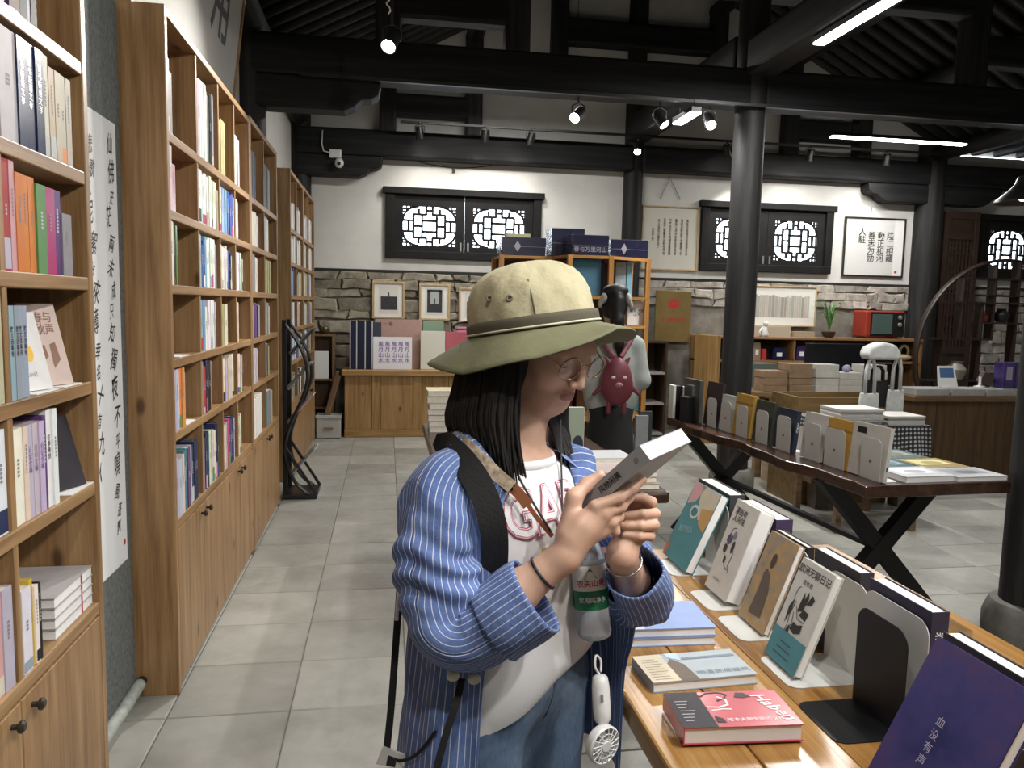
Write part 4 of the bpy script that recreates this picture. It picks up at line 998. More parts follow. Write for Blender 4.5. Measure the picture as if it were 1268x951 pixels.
def drape(x0, x1, y0, y1, zt, drop, n=14):
    per = [(x0+(x1-x0)*i/n, y0) for i in range(n)]+[(x1, y0+(y1-y0)*i/n) for i in range(n)]+[(x1-(x1-x0)*i/n, y1) for i in range(n)]+[(x0, y1-(y1-y0)*i/n) for i in range(n)]
    per.append(per[0]); N = len(per); V = []; U = []; cx, cy = (x0+x1)/2, (y0+y1)/2; s = 0
    for i, (x, y) in enumerate(per):
        if i: s += math.hypot(x-per[i-1][0], y-per[i-1][1])
        k = 1+.05+.02*math.sin(i*1.7)
        V += [(x, y, zt), (cx+(x-cx)*k, cy+(y-cy)*k, zt-drop*(1+.05*math.sin(i*.9)))]; U += [(s, 0), (s, drop)]
    F = [(2*i, 2*i+1, 2*i+3, 2*i+2) for i in range(N-1)]
    o = len(V); V += [(x, y, zt) for x, y in per[:-1]]; U += per[:-1]; F.append(tuple(range(o, o+N-1)))
    return G().add(V, F), U
dg_, du_ = drape(-.005, .675, -.005, .625, .749, .26)
tag(obj('tablecloth', dg_, GING, None, T(3.0, 4.66, 0), uv=du_), 'black and white gingham cloth hanging over the small table', 'tablecloth')
z = .7505
for k in range(6):
    tag(obj('paper_stack', G().box(3.02+rr.uniform(-.01, .01), 3.34, 4.70+rr.uniform(-.01, .01), 4.94, z, z+.017), plain('paper_block', (.50, .49, .46), .8, var=.1)), (ordinal(5-k)+' booklet from the top of the taller pile on the gingham cloth'), 'booklet', 'booklets piled on the gingham cloth'); z += .0175
z = .7505
for k in range(4):
    tag(obj('paper_stack', G().box(3.36+rr.uniform(-.01, .01), 3.64, 4.68+rr.uniform(-.01, .01), 4.92, z, z+.015), plain('paper_block', (.50, .49, .46), .8, var=.1)), (ordinal(3-k)+' booklet from the top of the lower pile beside the tote bags'), 'booklet', 'booklets piled on the gingham cloth'); z += .0155
# tote bags on a little stand
t = thing('bag_stand', 'small black stand holding canvas tote bags beside the booklets', 'stand', (3.42, 5.05, .7505))
obj('post', G().box(.0, .02, 0, .02, 0, .42).box(.22, .24, 0, .02, 0, .42).box(0, .24, 0, .02, .40, .42), MBK, t); obj('foot', G().box(-.05, .29, -.06, .08, 0, .012), MBK, t)
CANV = plain('canvas_white', (.47, .48, .46), .9, var=.15, vscale=20, bmp=.2)
def tote(x, y, z, w, h, label, mat_=CANV, hl=.16):
    t = thing('tote_bag', label, 'bag', (x, y, z), group='tote bags by the booklets')
    P = [(0, 0), (w, 0), (w*1.02, h*.5), (w*.97, h), (w*.5, h*.97), (w*.03, h), (-.02*w, h*.5)]
    obj('body', G().prism(P, 0, .02, 0, FACEM(0, .02, 0)), mat_, t, bev=.006)
    for yy in (.002, .018): obj('handle', G().tube([(w*.25, yy, h*.95), (w*.27, yy, h+hl*.7), (w*.4, yy, h+hl), (w*.6, yy, h+hl), (w*.73, yy, h+hl*.7), (w*.75, yy, h*.95)], [(.003, .011)]*6, 6, flat=(0, 1, 0)), mat_, t, smooth=True)
tote(3.38, 5.029, .80, .15, .13, 'white canvas tote bag hanging nearest the booklets', hl=.24)
tote(3.60, 5.029, .766, .13, .19, 'white canvas tote bag hanging at the end of the stand', hl=.22)
tote(3.45, 5.071, .82, .18, .2, 'black tote bag hanging between the white ones', plain('canvas_black', (.012, .012, .013), .9), hl=.1)
t = tag(obj('folded_bag', G().prism([(0, 0), (.24, 0), (.25, .05), (.2, .11), (.1, .13), (.0, .09), (-.02, .04)], 0, .12, 0, FACEM(3.42, 5.12, 1.172)), CANV, bev=.02, bseg=3), 'crumpled white canvas bag lying on top of the stand', 'bag')
# boxes on the floor
t = thing('floor_crate', 'pale wooden box on the floor behind the X-leg table', 'box', (3.33, 5.884, 0))
PALW = wood('pale_box_wood', (.30, .21, .11), (.45, .34, .20), (.54, .42, .26), 'y', .5)
obj('body', G().box(0, .42, 0, .45, 0, .36), PALW, t, bev=.004); obj('lid_seam', G().box(-.002, .422, -.002, .452, .27, .275), plain('seam_dark', (.06, .04, .02), .8), t)
t = thing('low_bench', 'low dark wooden bench with block feet behind the gingham table', 'bench', (3.2, 5.30, 0))
obj('seat', G().box(0, .9, 0, .15, .20, .26), TBW, t, bev=.005)
for q in (.05, .75): obj('foot', G().box(q, q+.10, .01, .14, 0, .20), plain('grey_wood', (.12, .10, .08), .7), t)
# ------------------------------------------------------------------ counter on the far side
t = thing('counter', 'long dark wooden counter with plank front on the far side', 'counter', (4.62, 6.1, 0))
CB = wood('counter_brown', (.045, .022, .009), (.085, .045, .018), (.12, .068, .03), 'z', .45)
obj('top_board', G().box(-.02, 2.0, -.03, .5, .735, .785), wood('counter_top', (.09, .05, .02), (.15, .085, .035), (.2, .12, .055), 'x', .4), t, bev=.005)
obj('carcass', G().box(0.01, 1.98, .015, .49, 0, .735), CB, t)
x = 0
while x < 1.95:
    w = min(rr.uniform(.18, .30), 1.98-x); obj('plank', G().box(x+.002, x+w-.002, 0, .016, 0, .735), CB, t, bev=.002); x += w
for k in range(5):
    x = 4.64+k*.36
    tag(obj('book', G().box(x, x+.33, 6.10, 6.34, .7855, .846), plain('grey_paper_block', (.33, .32, .31), .8, var=.12, vscale=14), bev=.003), ordinal(k)+' flat grey volume from the tote bags in the row along the counter', 'book', 'books lying along the counter')
a = onY(1180, 480, 6.2); t = thing('desk_calendar', 'small white stand-up card with a blue picture on the counter', 'card', (a.x-.03, 6.2, .846))
obj('card', G().prism([(-.10, 0), (.10, 0), (.085, .20), (-.085, .20)], 0, .008, 0, FACEM(0, .03, 0) @ RX(-.25)), CARD, t)
obj('picture', G().box(-.07, .07, .09, .18, .0085, .009), plain('photo_blue', (.08, .16, .34), .4), t, FACEM(0, .03, 0) @ RX(-.25))
obj('foot', G().box(-.06, .06, 0, .08, 0, .01), CARD, t)
a = onY(1222, 470, 6.25); CASEX = a.x; tag(obj('small_case', G().box(-.06, .06, -.03, .03, -.05, .05), plain('case_dark', (.07, .05, .035), .5), None, T(a.x, 6.27, a.z) @ RY(.5), bev=.005), 'small dark tilted case on a white holder on the counter', 'case')
tag(obj('holder', G().lathe([(.05, 0), (.05, .012), (.012, .02), (.012, .10)], 14, mat=T(a.x-.07, 6.25, .846)), CARD, smooth=35), 'small white holder under the tilted dark case', 'holder')
for k in range(3):
    t = thing('gift_bag', ('first' if k == 0 else ordinal(k))+' shiny purple gift box from the tilted case on the counter', 'box', (CASEX+.09+k*.13, 6.16, .846))
    obj('body', G().box(0, .12, 0, .12, 0, .24), plain('purple_gift', (.06, .04, .16), .25, var=.4, vscale=10), t, bev=.004); obj('label', G().box(.03, .09, -.001, 0, .08, .2), SILV, t)
# --- round moon shelf
mc = Vector((7.42, 8.3, 1.02)); MR = 1.16
t = thing('moon_shelf', 'round dark wooden curio shelf with stepped compartments', 'shelf', (mc.x, mc.y, 0))
RW = plain('rosewood', (.024, .013, .009), .45, var=.3)
obj('ring', G().tube([(MR*math.cos(a), 0, mc.z+MR*math.sin(a)) for a in [-.90+(PI+1.80)*k/63 for k in range(64)]], [(.02, .05)]*64, 8, flat=(1, 0, 0)), RW, t, smooth=True)
def hb(x0, x1, z): obj('board', G().box(x0, x1, -.07, .07, z-.010, z+.010), RW, t)
def vb(x, z0, z1): obj('upright', G().box(x-.010, x+.010, -.068, .068, z0, z1), RW, t)
hb(-1.1, 1.1, .72); hb(-1.13, -.2, 1.22); hb(-.35, .9, 1.42); hb(-.95, .2, 1.66); hb(-.3, 1.0, 1.75); hb(-.6, .75, 1.95); hb(-1.0, 1.0, .4)
vb(-.85, .72, 1.22); vb(-.35, .4, 1.66); vb(-.2, 1.22, 2.12); vb(.12, .72, 2.17); vb(-.62, 1.22, 1.95); vb(.5, .4, 2.05); vb(.85, .72, 1.75)
obj('stand', G().box(-.8, .8, -.14, .14, 0, .10), RW, t, bev=.01)
for k, (x, z, s, mt, lab) in enumerate(((-.277, 1.434, .055, plain('clay_red', (.3, .06, .05), .5), 'small red clay jar in the round curio shelf'), (-.04, 1.434, .09, plain('iron_black', (.012, .012, .013), .5), 'black iron teapot in the round curio shelf'), (-.6, .734, .12, plain('ash_glaze', (.25, .24, .2), .4), 'grey glazed vase in the round curio shelf'))):
    tag(obj('jar', G().lathe([(0, 0), (s*.6, 0), (s*.95, s*.6), (s, s), (s*.6, s*1.5), (s*.5, s*1.7), (s*.62, s*1.8)], 16, mat=T(mc.x+x, mc.y, z)), mt, smooth=40), lab, 'jar', 'jars in the curio shelf')
# --- lattice door leaf
t = struct('door_1', 'dark brown lattice door leaf beside the thick wall post')
DR = plain('door_brown', (.038, .020, .013), .45, var=.3); dx0, dx1, dz1 = 7.06, 7.566, 2.83
for q in ((dx0, dx0+.07, 0, dz1), (dx1-.07, dx1, 0, dz1)): obj('stile', G().box(q[0], q[1], 8.98, 9.04, q[2], q[3]), DR, t, bev=.004)
for z in (0, 1.0, 2.48, 2.74): obj('rail', G().box(dx0+.07, dx1-.07, 8.982, 9.038, z, z+.09), DR, t, bev=.004)
obj('lower_panel', G().box(dx0+.07, dx1-.07, 9.0, 9.02, .09, 1.0), DR, t); obj('carved_panel', G().box(dx0+.07, dx1-.07, 8.995, 9.02, 2.57, 2.74), DR, t)
n = 7
for k in range(n): x = dx0+.07+(dx1-dx0-.14)*(k+.5)/n; obj('lattice_bar', G().box(x-.011, x+.011, 8.99, 9.02, 1.09, 2.48), DR, t)
for z in (1.2, 1.35, 1.5, 1.78, 1.84, 2.3, 2.36, 2.42): obj('lattice_bar', G().box(dx0+.07, dx1-.07, 8.995, 9.025, z-.008, z+.008), DR, t)
obj('paper_backing', G().box(dx0+.07, dx1-.07, 9.028, 9.032, 1.09, 2.48), plain('door_paper', (.30, .27, .22), .9), t)
# --- black pendant lamp
a = onY(1238, 250, 6.0); t = thing('pendant_lamp', 'black metal cone pendant lamp with a warm bulb', 'lamp', (a.x+.22, 6.0, a.z))
obj('shade', G().lathe([(.22, 0), (.215, .02), (.12, .10), (.07, .16), (.05, .22), (.03, .23), (.03, .225), (.045, .215), (.065, .155), (.115, .095), (.21, .015)], 24, caps=False), plain('shade_black', (.01, .01, .01), .4), t, smooth=40)
obj('bulb', G().ball((0, 0, .05), .035), emis('warm_bulb', (1, .62, .25), 12), t, smooth=True)
obj('cord', G().cyl((0, 0, .23), (0, 0, 3.135-a.z), .004, n=6), MBK, t)
# ================================================================== tables in the hall
def book3(name, label, M, w, h, th, cov, group=None, pages=PAGESW, spine='left', art=None, gloss=True, band=None, cv=.0022):
    """book lying in the x-y plane of M, front cover at z=th; spine on one side"""
    t = thing(name, label, 'book', mat=M, group=group)
    c = G(); c.box(0, w, 0, h, 0, cv); c.box(0, w, 0, h, th-cv, th)
    p = {'left': (0, cv, 0, h), 'right': (w-cv, w, 0, h), 'none': None}[spine]
    if p: c.box(p[0], p[1], p[2], p[3], cv, th-cv)
    co = obj('cover', c, COVERG if gloss else COVER, t, color=cov)
    i = .003
    obj('page_block', G().box(cv if spine == 'left' else i, w-i if spine == 'left' else (w-cv if spine == 'right' else w-i), i, h-i, cv, th-cv), pages, t)
    if art: art(t, co, w, h, T(0, 0, th+.0004))
    return t
def colp(name, polys, col, parent, M, z=0.0):
    o = rects(name, polys, COVER, parent, M @ T(0, 0, z)); o.color = (*col, 1); return o
def mottled(nm, stops, sc=9, det=5):
    if nm in MATS: return MATS[nm]
    m, nt, b = newmat(nm); v = coords(nt); n = noise(nt, v, sc, det, .65); nt.links.new(ramp(nt, n, stops), b.inputs['Base Color']); b.inputs['Roughness'].default_value = .35; b.inputs['Specular IOR Level'].default_value = .35
    MATS[nm] = m; return m
# ------------------------------------------------------------------ front table
FT = .76
FTW = wood('front_table_wood', (.20, .085, .022), (.36, .185, .05), (.47, .27, .09), 'y', .23, True, .8, .05)
fx0, fx1, fy0, fy1 = .455, 1.41, .30, 2.21
t = thing('display_table', 'glossy honey wood table with books in front of the reading woman', 'table', (fx0, fy0, 0))
n = 6; pw = (fx1-fx0)/n
for k in range(n): obj('plank', G().box(k*pw+.0006, (k+1)*pw-.0006, 0, fy1-fy0, FT-.045, FT), FTW, t, bev=.003 if 0 < k < n-1 else .006)
obj('apron', G().box(.05, fx1-fx0-.05, .06, .085, FT-.13, FT-.046).box(.05, fx1-fx0-.05, fy1-fy0-.085, fy1-fy0-.06, FT-.13, FT-.046).box(.05, .075, .085, fy1-fy0-.085, FT-.13, FT-.046).box(fx1-fx0-.075, fx1-fx0-.05, .085, fy1-fy0-.085, FT-.13, FT-.046), FTW, t)
for q in ((.05, .06), (fx1-fx0-.12, .06), (.05, fy1-fy0-.13), (fx1-fx0-.12, fy1-fy0-.13)): obj('leg', G().box(q[0], q[0]+.07, q[1], q[1]+.07, 0, FT-.046), FTW, t, bev=.005)
# lying books
def artblue(t, co, w, h, m):
    colp('cover_light', [[(0, 0), (w*.26, 0), (w*.34, h*.5), (w*.24, h), (0, h)]], (.50, .55, .62), co, m)
    text('title', '诗与\n远行', .022, m @ T(w*.17, h*.62, .0004), INKB, co)
    text('small_print', '一个人的旅行笔记', .008, m @ T(w*.2, h*.25, .0004), INKB, co)
book3('book', 'pale blue glossy picture book lying on a second copy', T(.505, 1.552, FT+.0208) @ RZ(-.03), .222, .152, .02, (.235, .32, .56), 'flat books on the front table', spine='left', art=artblue, gloss=False)
book3('book', 'lower copy under the pale blue picture book', T(.505, 1.552, FT+.0005) @ RZ(-.03), .222, .152, .02, (.30, .40, .62), 'flat books on the front table', spine='left')
def arttan(t, co, w, h, m):
    colp('flap', [(0, w*.27, 0, h)], (.56, .49, .36), co, m)
    for k in range(9): colp('small_print', [(w*.04, w*(.22-.02*(k % 3)), h*(.08+.09*k), h*(.10+.09*k))], (.25, .2, .14), co, m, .0003)
    colp('photo_hill', [[(w*.27, 0), (w*.44, 0), (w*.42, h*.55), (w*.33, h*.8), (w*.27, h*.62)]], (.12, .085, .06), co, m, .0003)
    colp('photo_sky', [[(w*.30, h), (w*.33, h*.82), (w*.42, h*.7), (w*.44, h)]], (.40, .52, .66), co, m, .0003)
    colp('photo_band', [(w*.44, w*.97, h*.72, h*.8)], (.16, .19, .24), co, m, .0003)
    text('title', '明清民居建筑', .016, m @ T(w*.72, h*.2, .0005), plain('print_slate', (.12, .16, .2), .5), co, sx=1.2)
book3('book', 'tan and grey paperback with an architecture photograph lying flat', T(.512, 1.352, FT+.0005) @ RZ(.055), .222, .113, .021, (.34, .39, .42), 'flat books on the front table', spine='left', art=arttan, gloss=False)
def artred(t, co, w, h, m):
    colp('flap', [(0, w*.29, 0, h)], (.022, .018, .024), co, m)
    for k in range(7): colp('small_print', [(w*(.05+.0*k), w*(.12+.02*(k*5 % 4)), h*(.18+.09*k), h*(.195+.09*k))], (.5, .48, .48), co, m, .0003)
    # line figure
    for P, c, r in (([(.30, .86), (.36, .95), (.47, .97), (.54, .9), (.5, .8), (.42, .72)], (.03, .02, .02), .0022), ([(.30, .55), (.40, .53), (.49, .60), (.50, .74), (.44, .84)], (.72, .65, .62), .0026), ([(.32, .45), (.42, .48), (.5, .47)], (.72, .65, .62), .002)):
        g_ = G().tube([(x*w, y*h, 0) for x, y in P], [(r*.12, r)]*len(P), 6, flat=(0, 0, 1)); o = obj('figure_line', g_, COVER, co, m); o.color = (*c, 1)
    colp('figure_hair', [[(w*.59, h*.82), (w*.63, h*.95), (w*.70, h*.93), (w*.74, h*.82), (w*.66, h*.78)]], (.04, .035, .035), co, m, .0003)
    colp('figure_shoe', [[(w*.30, h*.12), (w*.38, h*.10), (w*.37, h*.22), (w*.31, h*.3)]], (.03, .02, .025), co, m, .0003)
    text('title', 'Haben', .036, m @ T(w*.86, h*.52, .0005) @ RZ(-1.22), INKW, co, bold=.012, shear=.3)
    text('subtitle', '哈本失明失聪的女孩', .0115, m @ T(w*.64, h*.17, .0005), INKW, co)
book3('book', 'rose red paperback with a black flap and line figure lying flat', T(.500, 1.168, FT+.0045) @ RZ(-.06), .213, .118, .031, (.46, .075, .095), 'flat books on the front table', spine='left', art=artred)
tag(obj('booklet', G().box(.502, .55, 1.19, 1.275, FT+.0003, FT+.004), PAGES), 'thin booklet peeping out under the rose red paperback', 'booklet')
for k in range(3): tag(obj('book', G().box(.60, .73, 1.86, 2.03, FT+.0005+.0185*k, FT+.0185*(k+1)), plain('ivory_paper', (.62, .58, .48), .7, var=.1), bev=.002), ordinal(2-k)+' ivory book from the top of the pile behind the striped cuff', 'book', 'ivory pile')
# display units: bookend, leaning book, book behind
STEEL = plain('white_bookend', (.60, .60, .57), .38); DSTEEL = plain('black_bookend', (.007, .007, .008), .5, spec=.25)
def rounded(w, h, r=.03, n=5):
    P = [(0, 0), (w, 0)]
    P += [(w-r+r*math.cos(a), h-r+r*math.sin(a)) for a in [PI/2*k/n for k in range(n+1)]]
    P += [(r+r*math.cos(a), h-r+r*math.sin(a)) for a in [PI/2+PI/2*k/n for k in range(n+1)]]
    return P
def bookend(xp, y1, w, h, label, z=FT, foot=-.13, mat_=STEEL, group='bookends on the front table', hole=False, yaw=0):
    """upright plate in a plane of constant x; the foot reaches along -x (or +x)"""
    M = T(xp, y1, z+.0003) @ RZ(yaw)
    t = thing('bookend', label, 'bookend', mat=M, group=group)
    P = Matrix(((0, 0, 1, 0), (-1, 0, 0, 0), (0, 1, 0, 0), (0, 0, 0, 1)))     # x -> -y, y -> z, z -> x
    obj('upright', G().prism(rounded(w, h), 0, .0018, 0, P), mat_, t)
    r = .022; s = 1 if foot > 0 else -1; f = abs(foot)
    Q = [(0, 0), (0, -w)]+[(s*(f-r+r*math.sin(a)), -w+r-r*math.cos(a)) for a in [PI/2*k/4 for k in range(5)]]+[(s*(f-r+r*math.cos(a)), -r+r*math.sin(a)) for a in [PI/2*k/4 for k in range(5)]]
    obj('foot_plate', G().prism(Q if s < 0 else Q[::-1], 0, .0016), mat_, t)
    if hole: obj('dimple', G().lathe([(.0, -.001), (.008, -.001), (.008, .0005), (0, .0005)], 12, caps=False, mat=P @ T(w/2, h*.45, -.0006)), plain('dimple_grey', (.16, .15, .14), .5), t)
    return t
def leanM(x0, y1, tilt, z=FT+.0025):
    s, c = math.sin(tilt), math.cos(tilt)
    return Matrix(((0, s, -c, x0), (-1, 0, 0, y1), (0, c, s, z), (0, 0, 0, 1)))
def leaning(label, x0, y1, w, h, th, tilt, cov, art, z=FT+.0025, spine='left', gloss=False, group='books leaning on bookends'):
    # front cover plane passes through (x0, z); the block lies behind it
    M = leanM(x0, y1, tilt, z) @ T(0, 0, -th)
    # keep the lower back edge on the plate
    M = T(0, 0, th*math.sin(tilt)) @ M
    return book3('book', label, M, w, h, th, cov, group, spine=spine, art=art, gloss=gloss)
def behind(label, x0, y0, w, h, th, cov, ttl=None, z=FT+.0008, tilt=.0, ink=None, pages=PAGESW, group='books standing behind the bookends'):
    """book standing behind a plate: cover to -x, spine to the near side (-y)"""
    M = T(x0, y0, z) @ RY(-tilt) @ Matrix(((0, 0, 1, 0), (1, 0, 0, 0), (0, 1, 0, 0), (0, 0, 0, 1)))   # x->y (width), y->z (height), z->x (thickness)
    t = book3('book', label, M, w, h, th, cov, group, spine='left', gloss=False, pages=pages)
    if ttl:
        m = Matrix(((0, 0, -1, -.0006), (0, 1, 0, h*.6), (1, 0, 0, th/2), (0, 0, 0, 1)))
        text('spine_title', ttl, th*.62, m @ RZ(-PI/2), ink or INKW, t.children[0], bold=.02)
    return t
def artteal(t, co, w, h, m):
    colp('pink_patch', [[(0, h), (w*.45, h), (w*.3, h*.78), (w*.05, h*.7)]], (.55, .32, .33), co, m)
    colp('cream_patch', [[(w*.3, h), (w, h), (w, h*.62), (w*.62, h*.6), (w*.42, h*.8)]], (.52, .47, .36), co, m)
    colp('amber_patch', [[(w*.6, h*.74), (w, h*.8), (w*.98, h*.5), (w*.7, h*.56)]], (.48, .28, .10), co, m, .0003)
    colp('red_patch', [[(0, 0), (w*.1, 0), (w*.12, h*.14), (0, h*.2)]], (.45, .14, .09), co, m, .0003)
    colp('ring', [ell(w*.42, h*.66, w*.16, h*.09)], (.50, .54, .52), co, m, .0003); colp('ring_core', [ell(w*.42, h*.66, w*.11, h*.055)], (.05, .17, .19), co, m, .0006)
    text('title', '海边的人', .022, m @ T(w*.4, h*.42, .0007) @ RZ(.2), plain('print_seagreen', (.3, .45, .45), .6), co)
leaning('teal picture book with a pale ring leaning at the far end of the front table', .822, 2.14, .175, .238, .026, .42, (.07, .22, .25), artteal)
def artink(t, co, w, h, m):
    text('title', '漫画老\n人间味', .021, m @ T(w*.36, h*.84, .0005), INKB, co, bold=.01)
    for cx, cy, rx, ry, c in ((.30, .58, .11, .06, (.10, .08, .16)), (.45, .64, .07, .05, (.22, .20, .26)), (.52, .52, .06, .07, (.05, .045, .05)), (.25, .47, .08, .05, (.05, .045, .05)), (.38, .36, .05, .04, (.05, .045, .05))):
        colp('ink_blot', [ell(cx*w, cy*h, rx*w, ry*h, 9)], c, co, m, .0003)
    for P in ([(.5, .55), (.62, .45), (.58, .32), (.68, .26)], [(.3, .42), (.45, .30), (.6, .28)], [(.2, .55), (.3, .7), (.42, .72)]):
        obj('ink_line', G().tube([(x*w, y*h, .0004) for x, y in P], [(.0002, .0012)]*len(P), 4, flat=(0, 0, 1)), INKB, co, m)
    text('small_print', '人民文学社', .008, m @ T(w*.36, h*.13, .0005), INKB, co)
leaning('white paperback with an ink drawing leaning next to the teal picture book', .836, 1.862, .126, .245, .042, .34, (.62, .60, .55), artink)
def artor(t, co, w, h, m):
    rects('painted_ground', [(0, w, 0, h)], mottled('ochre_wash', [(.25, (.16, .13, .10)), (.42, (.33, .27, .20)), (.55, (.44, .28, .12)), (.72, (.40, .36, .30))], 22), co, m)
    colp('figure', [[(.36*w, .62*h), (.52*w, .56*h), (.66*w, .40*h), (.72*w, .12*h), (.30*w, .10*h), (.33*w, .4*h), (.30*w, .56*h)], ], (.12, .095, .075), co, m, .0012)
    colp('figure_head', [ell(.46*w, .72*h, .08*w, .085*h, 12)], (.07, .05, .04), co, m, .0014)
leaning('book with a painted figure on an orange ground leaning on a white bookend', .846, 1.686, .125, .22, .016, .36, (.42, .30, .18), artor)
def artwt(t, co, w, h, m):
    text('title', '欧洲无聊日记', .0195, m @ T(w*.5, h*.90, .0005), INKB, co, bold=.012)
    text('author', '周轶君', .012, m @ T(w*.42, h*.79, .0005), INKB, co)
    colp('band', [(0, w, 0, h*.30)], (.09, .27, .31), co, m, .0003)
    for k in range(3): colp('band_print', [(w*(.2+.05*k), w*(.72-.04*k), h*(.07+.06*k), h*(.085+.06*k))], (.04, .12, .16), co, m, .0005)
    BK = (.035, .035, .032)
    for q in ([(.42, .52), (.56, .55), (.60, .68), (.54, .74), (.50, .66), (.44, .72), (.42, .62)], [(.58, .62), (.72, .64), (.76, .70), (.66, .73)], [(.5, .5), (.72, .48), (.74, .56), (.58, .57)], [(.40, .34), (.56, .32), (.72, .36), (.70, .44), (.56, .41), (.44, .42)], [(.2, .36), (.27, .50), (.24, .62), (.16, .52)], [(.3, .30), (.42, .30), (.36, .38)]):
        colp('drawing', [[(x*w, y*h) for x, y in q]], BK, co, m, .0004)
    for P in ([(.3, .6), (.26, .46), (.3, .36), (.28, .3)], [(.36, .56), (.5, .46), (.7, .46)], [(.2, .62), (.22, .72), (.28, .74)], [(.34, .5), (.4, .4), (.38, .32)]):
        obj('drawing_line', G().tube([(x*w, y*h, .0004) for x, y in P], [(.0002, .0009)]*len(P), 4, flat=(0, 0, 1)), INKB, co, m)
leaning('white paperback with teal band and black drawing leaning on a white bookend', .810, 1.482, .121, .222, .020, .36, (.62, .62, .56), artwt)
def artpur(t, co, w, h, m):
    rects('painted_cover', [(0, w, 0, h)], mottled('violet_wash', [(.25, (.018, .022, .10)), (.45, (.05, .045, .17)), (.6, (.085, .05, .14)), (.8, (.05, .07, .20))], 7), co, m)
    text('title', vert('血没有声'), .017, m @ T(w*.42, h*.42, .0012), plain('print_lavender', (.45, .42, .55), .5), co, spacing=1.25)
leaning('dark violet paperback leaning at the end of the row on the front table', .765, 1.055, .19, .245, .022, .46, (.038, .034, .115), artpur, z=FT+.0004, gloss=True)
for (y1, w, lab) in ((2.11, .14, 'white bookend behind the teal picture book'), (1.86, .135, 'white bookend behind the ink drawing paperback'), (1.69, .14, 'white bookend with its foot out under the painted figure'), (1.475, .14, 'white bookend behind the paperback with the teal band')):
    bookend(.945, y1, w, .195, lab, foot=-.155)
bookend(.890, 1.285, .142, .192, 'black steel bookend standing empty with its foot on the table', foot=-.12, mat_=DSTEEL)
bookend(.935, 1.335, .185, .205, 'grey bookend behind the black one', foot=.09, group='bookends on the front table')
bookend(.8895, 1.09, .15, .20, 'white bookend behind the dark violet paperback', foot=.09)
behind('dark book with cream pages behind the teal picture book', .952, 1.98, .22, .225, .045, (.045, .045, .05), None, pages=PAGES)
behind('thick cream paged book with a violet spine behind the ink drawing', .963, 1.74, .21, .222, .045, (.06, .04, .10), '人物志', pages=PAGES)
behind('slim black book behind the painted figure', .952, 1.575, .15, .205, .018, (.02, .02, .022), '小说', pages=PAGES)
behind('dark grey book with white pages behind the teal band paperback', .952, 1.375, .17, .215, .03, (.04, .038, .05), '设计史')
behind('dark violet spined book with white pages behind the grey bookend', .942, 1.155, .175, .222, .034, (.045, .04, .07), '彩色的故事', z=FT+.0021)
behind('dark book with white pages behind the dark violet paperback', .912, .93, .16, .218, .03, (.03, .028, .04), '长歌行', z=FT+.0021)
t = thing('tape_roll', 'roll of amber tape near the table edge behind the bookends', 'tape', (1.24, 1.62, FT+.0005))
obj('tape', G().lathe([(.028, 0), (.045, 0), (.045, .045), (.028, .045), (.028, 0)], 20, caps=False), plain('amber_tape', (.45, .25, .07), .25), t, smooth=35)
tag(obj('plastic_box', G().box(1.14, 1.26, 1.42, 1.54, FT+.0005, FT+.06), glassy('clear_box', (.9, .93, .95), .25)), 'small clear plastic box beside the tape roll', 'box')
# ------------------------------------------------------------------ dark slab table with X legs
RTZ = .75
SLAB = wood('dark_slab', (.018, .008, .005), (.045, .019, .011), (.085, .040, .024), 'y', .25, False, .6, .1)
XBL = plain('leg_black_steel', (.008, .008, .009), .45)
RT = thing('slab_table', 'dark live-edge slab table on black steel X legs', 'table', (2.065, 2.99, 0), .066)
rt = random.Random(4); P = []
for k in range(23): y = 2.10*k/22; P.append((.0+.022*math.sin(y*7.1)+.012*math.sin(y*17+1)*(1 if 0 < k < 22 else 0), y))
R_ = [(.77+.01*math.sin(y*5), y) for y in [2.10-2.10*k/10 for k in range(11)]]
poly = (P+R_)[::-1]
obj('slab', G().prism(poly, RTZ-.055, RTZ), SLAB, RT, bev=.008)
def xleg(y):
    w = .038
    zt = RTZ-.054; hw = w/math.sin(math.atan2(zt, .64))
    for (xa, xb) in ((.06, .70), (.70, .06)):       # bars cut level at the floor and under the slab
        yy = .002 if xa < xb else -.002
        obj('leg', G().prism([(xb-hw, 0), (xb+hw, 0), (xa+hw, zt), (xa-hw, zt)], -.03, .03, 0, Matrix(((1, 0, 0, 0), (0, 0, -1, y+yy), (0, 1, 0, 0), (0, 0, 0, 1)))), XBL, RT)
    obj('foot_bar', G().box(.02, .10, y-.032, y+.032, 0, .012).box(.66, .74, y-.032, y+.032, 0, .012), XBL, RT)
xleg(.36); xleg(1.93)
obj('stretcher', G().box(.36, .40, .36, 1.93, .33, .355), XBL, RT)
RTM = Matrix.Translation((2.065, 2.99, 0)) @ RZ(.066)
RB = [(.06, .135, (.60, .57, .52), .245, .248, 'large white book with a black label on the slab table', .018),
      (.31, .155, (.55, .31, .055), .235, .185, 'mustard yellow book next to the large white one on the slab table', .02),
      (.50, .13, (.62, .60, .57), .235, .19, 'white book with rust red spine on the slab table', .034),
      (.76, .13, (.03, .04, .07), .225, .19, 'dark navy book with white spine letters on the slab table', .024),
      (.98, .125, (.055, .06, .04), .24, .19, 'olive black book on the slab table', .022),
      (1.20, .13, (.52, .32, .06), .25, .20, 'amber yellow book on the slab table', .03),
      (1.40, .12, (.50, .50, .48), .225, .17, 'pale grey book on the slab table', .02),
      (1.58, .12, (.045, .03, .033), .285, .2, 'tall dark maroon book on the slab table', .02)]
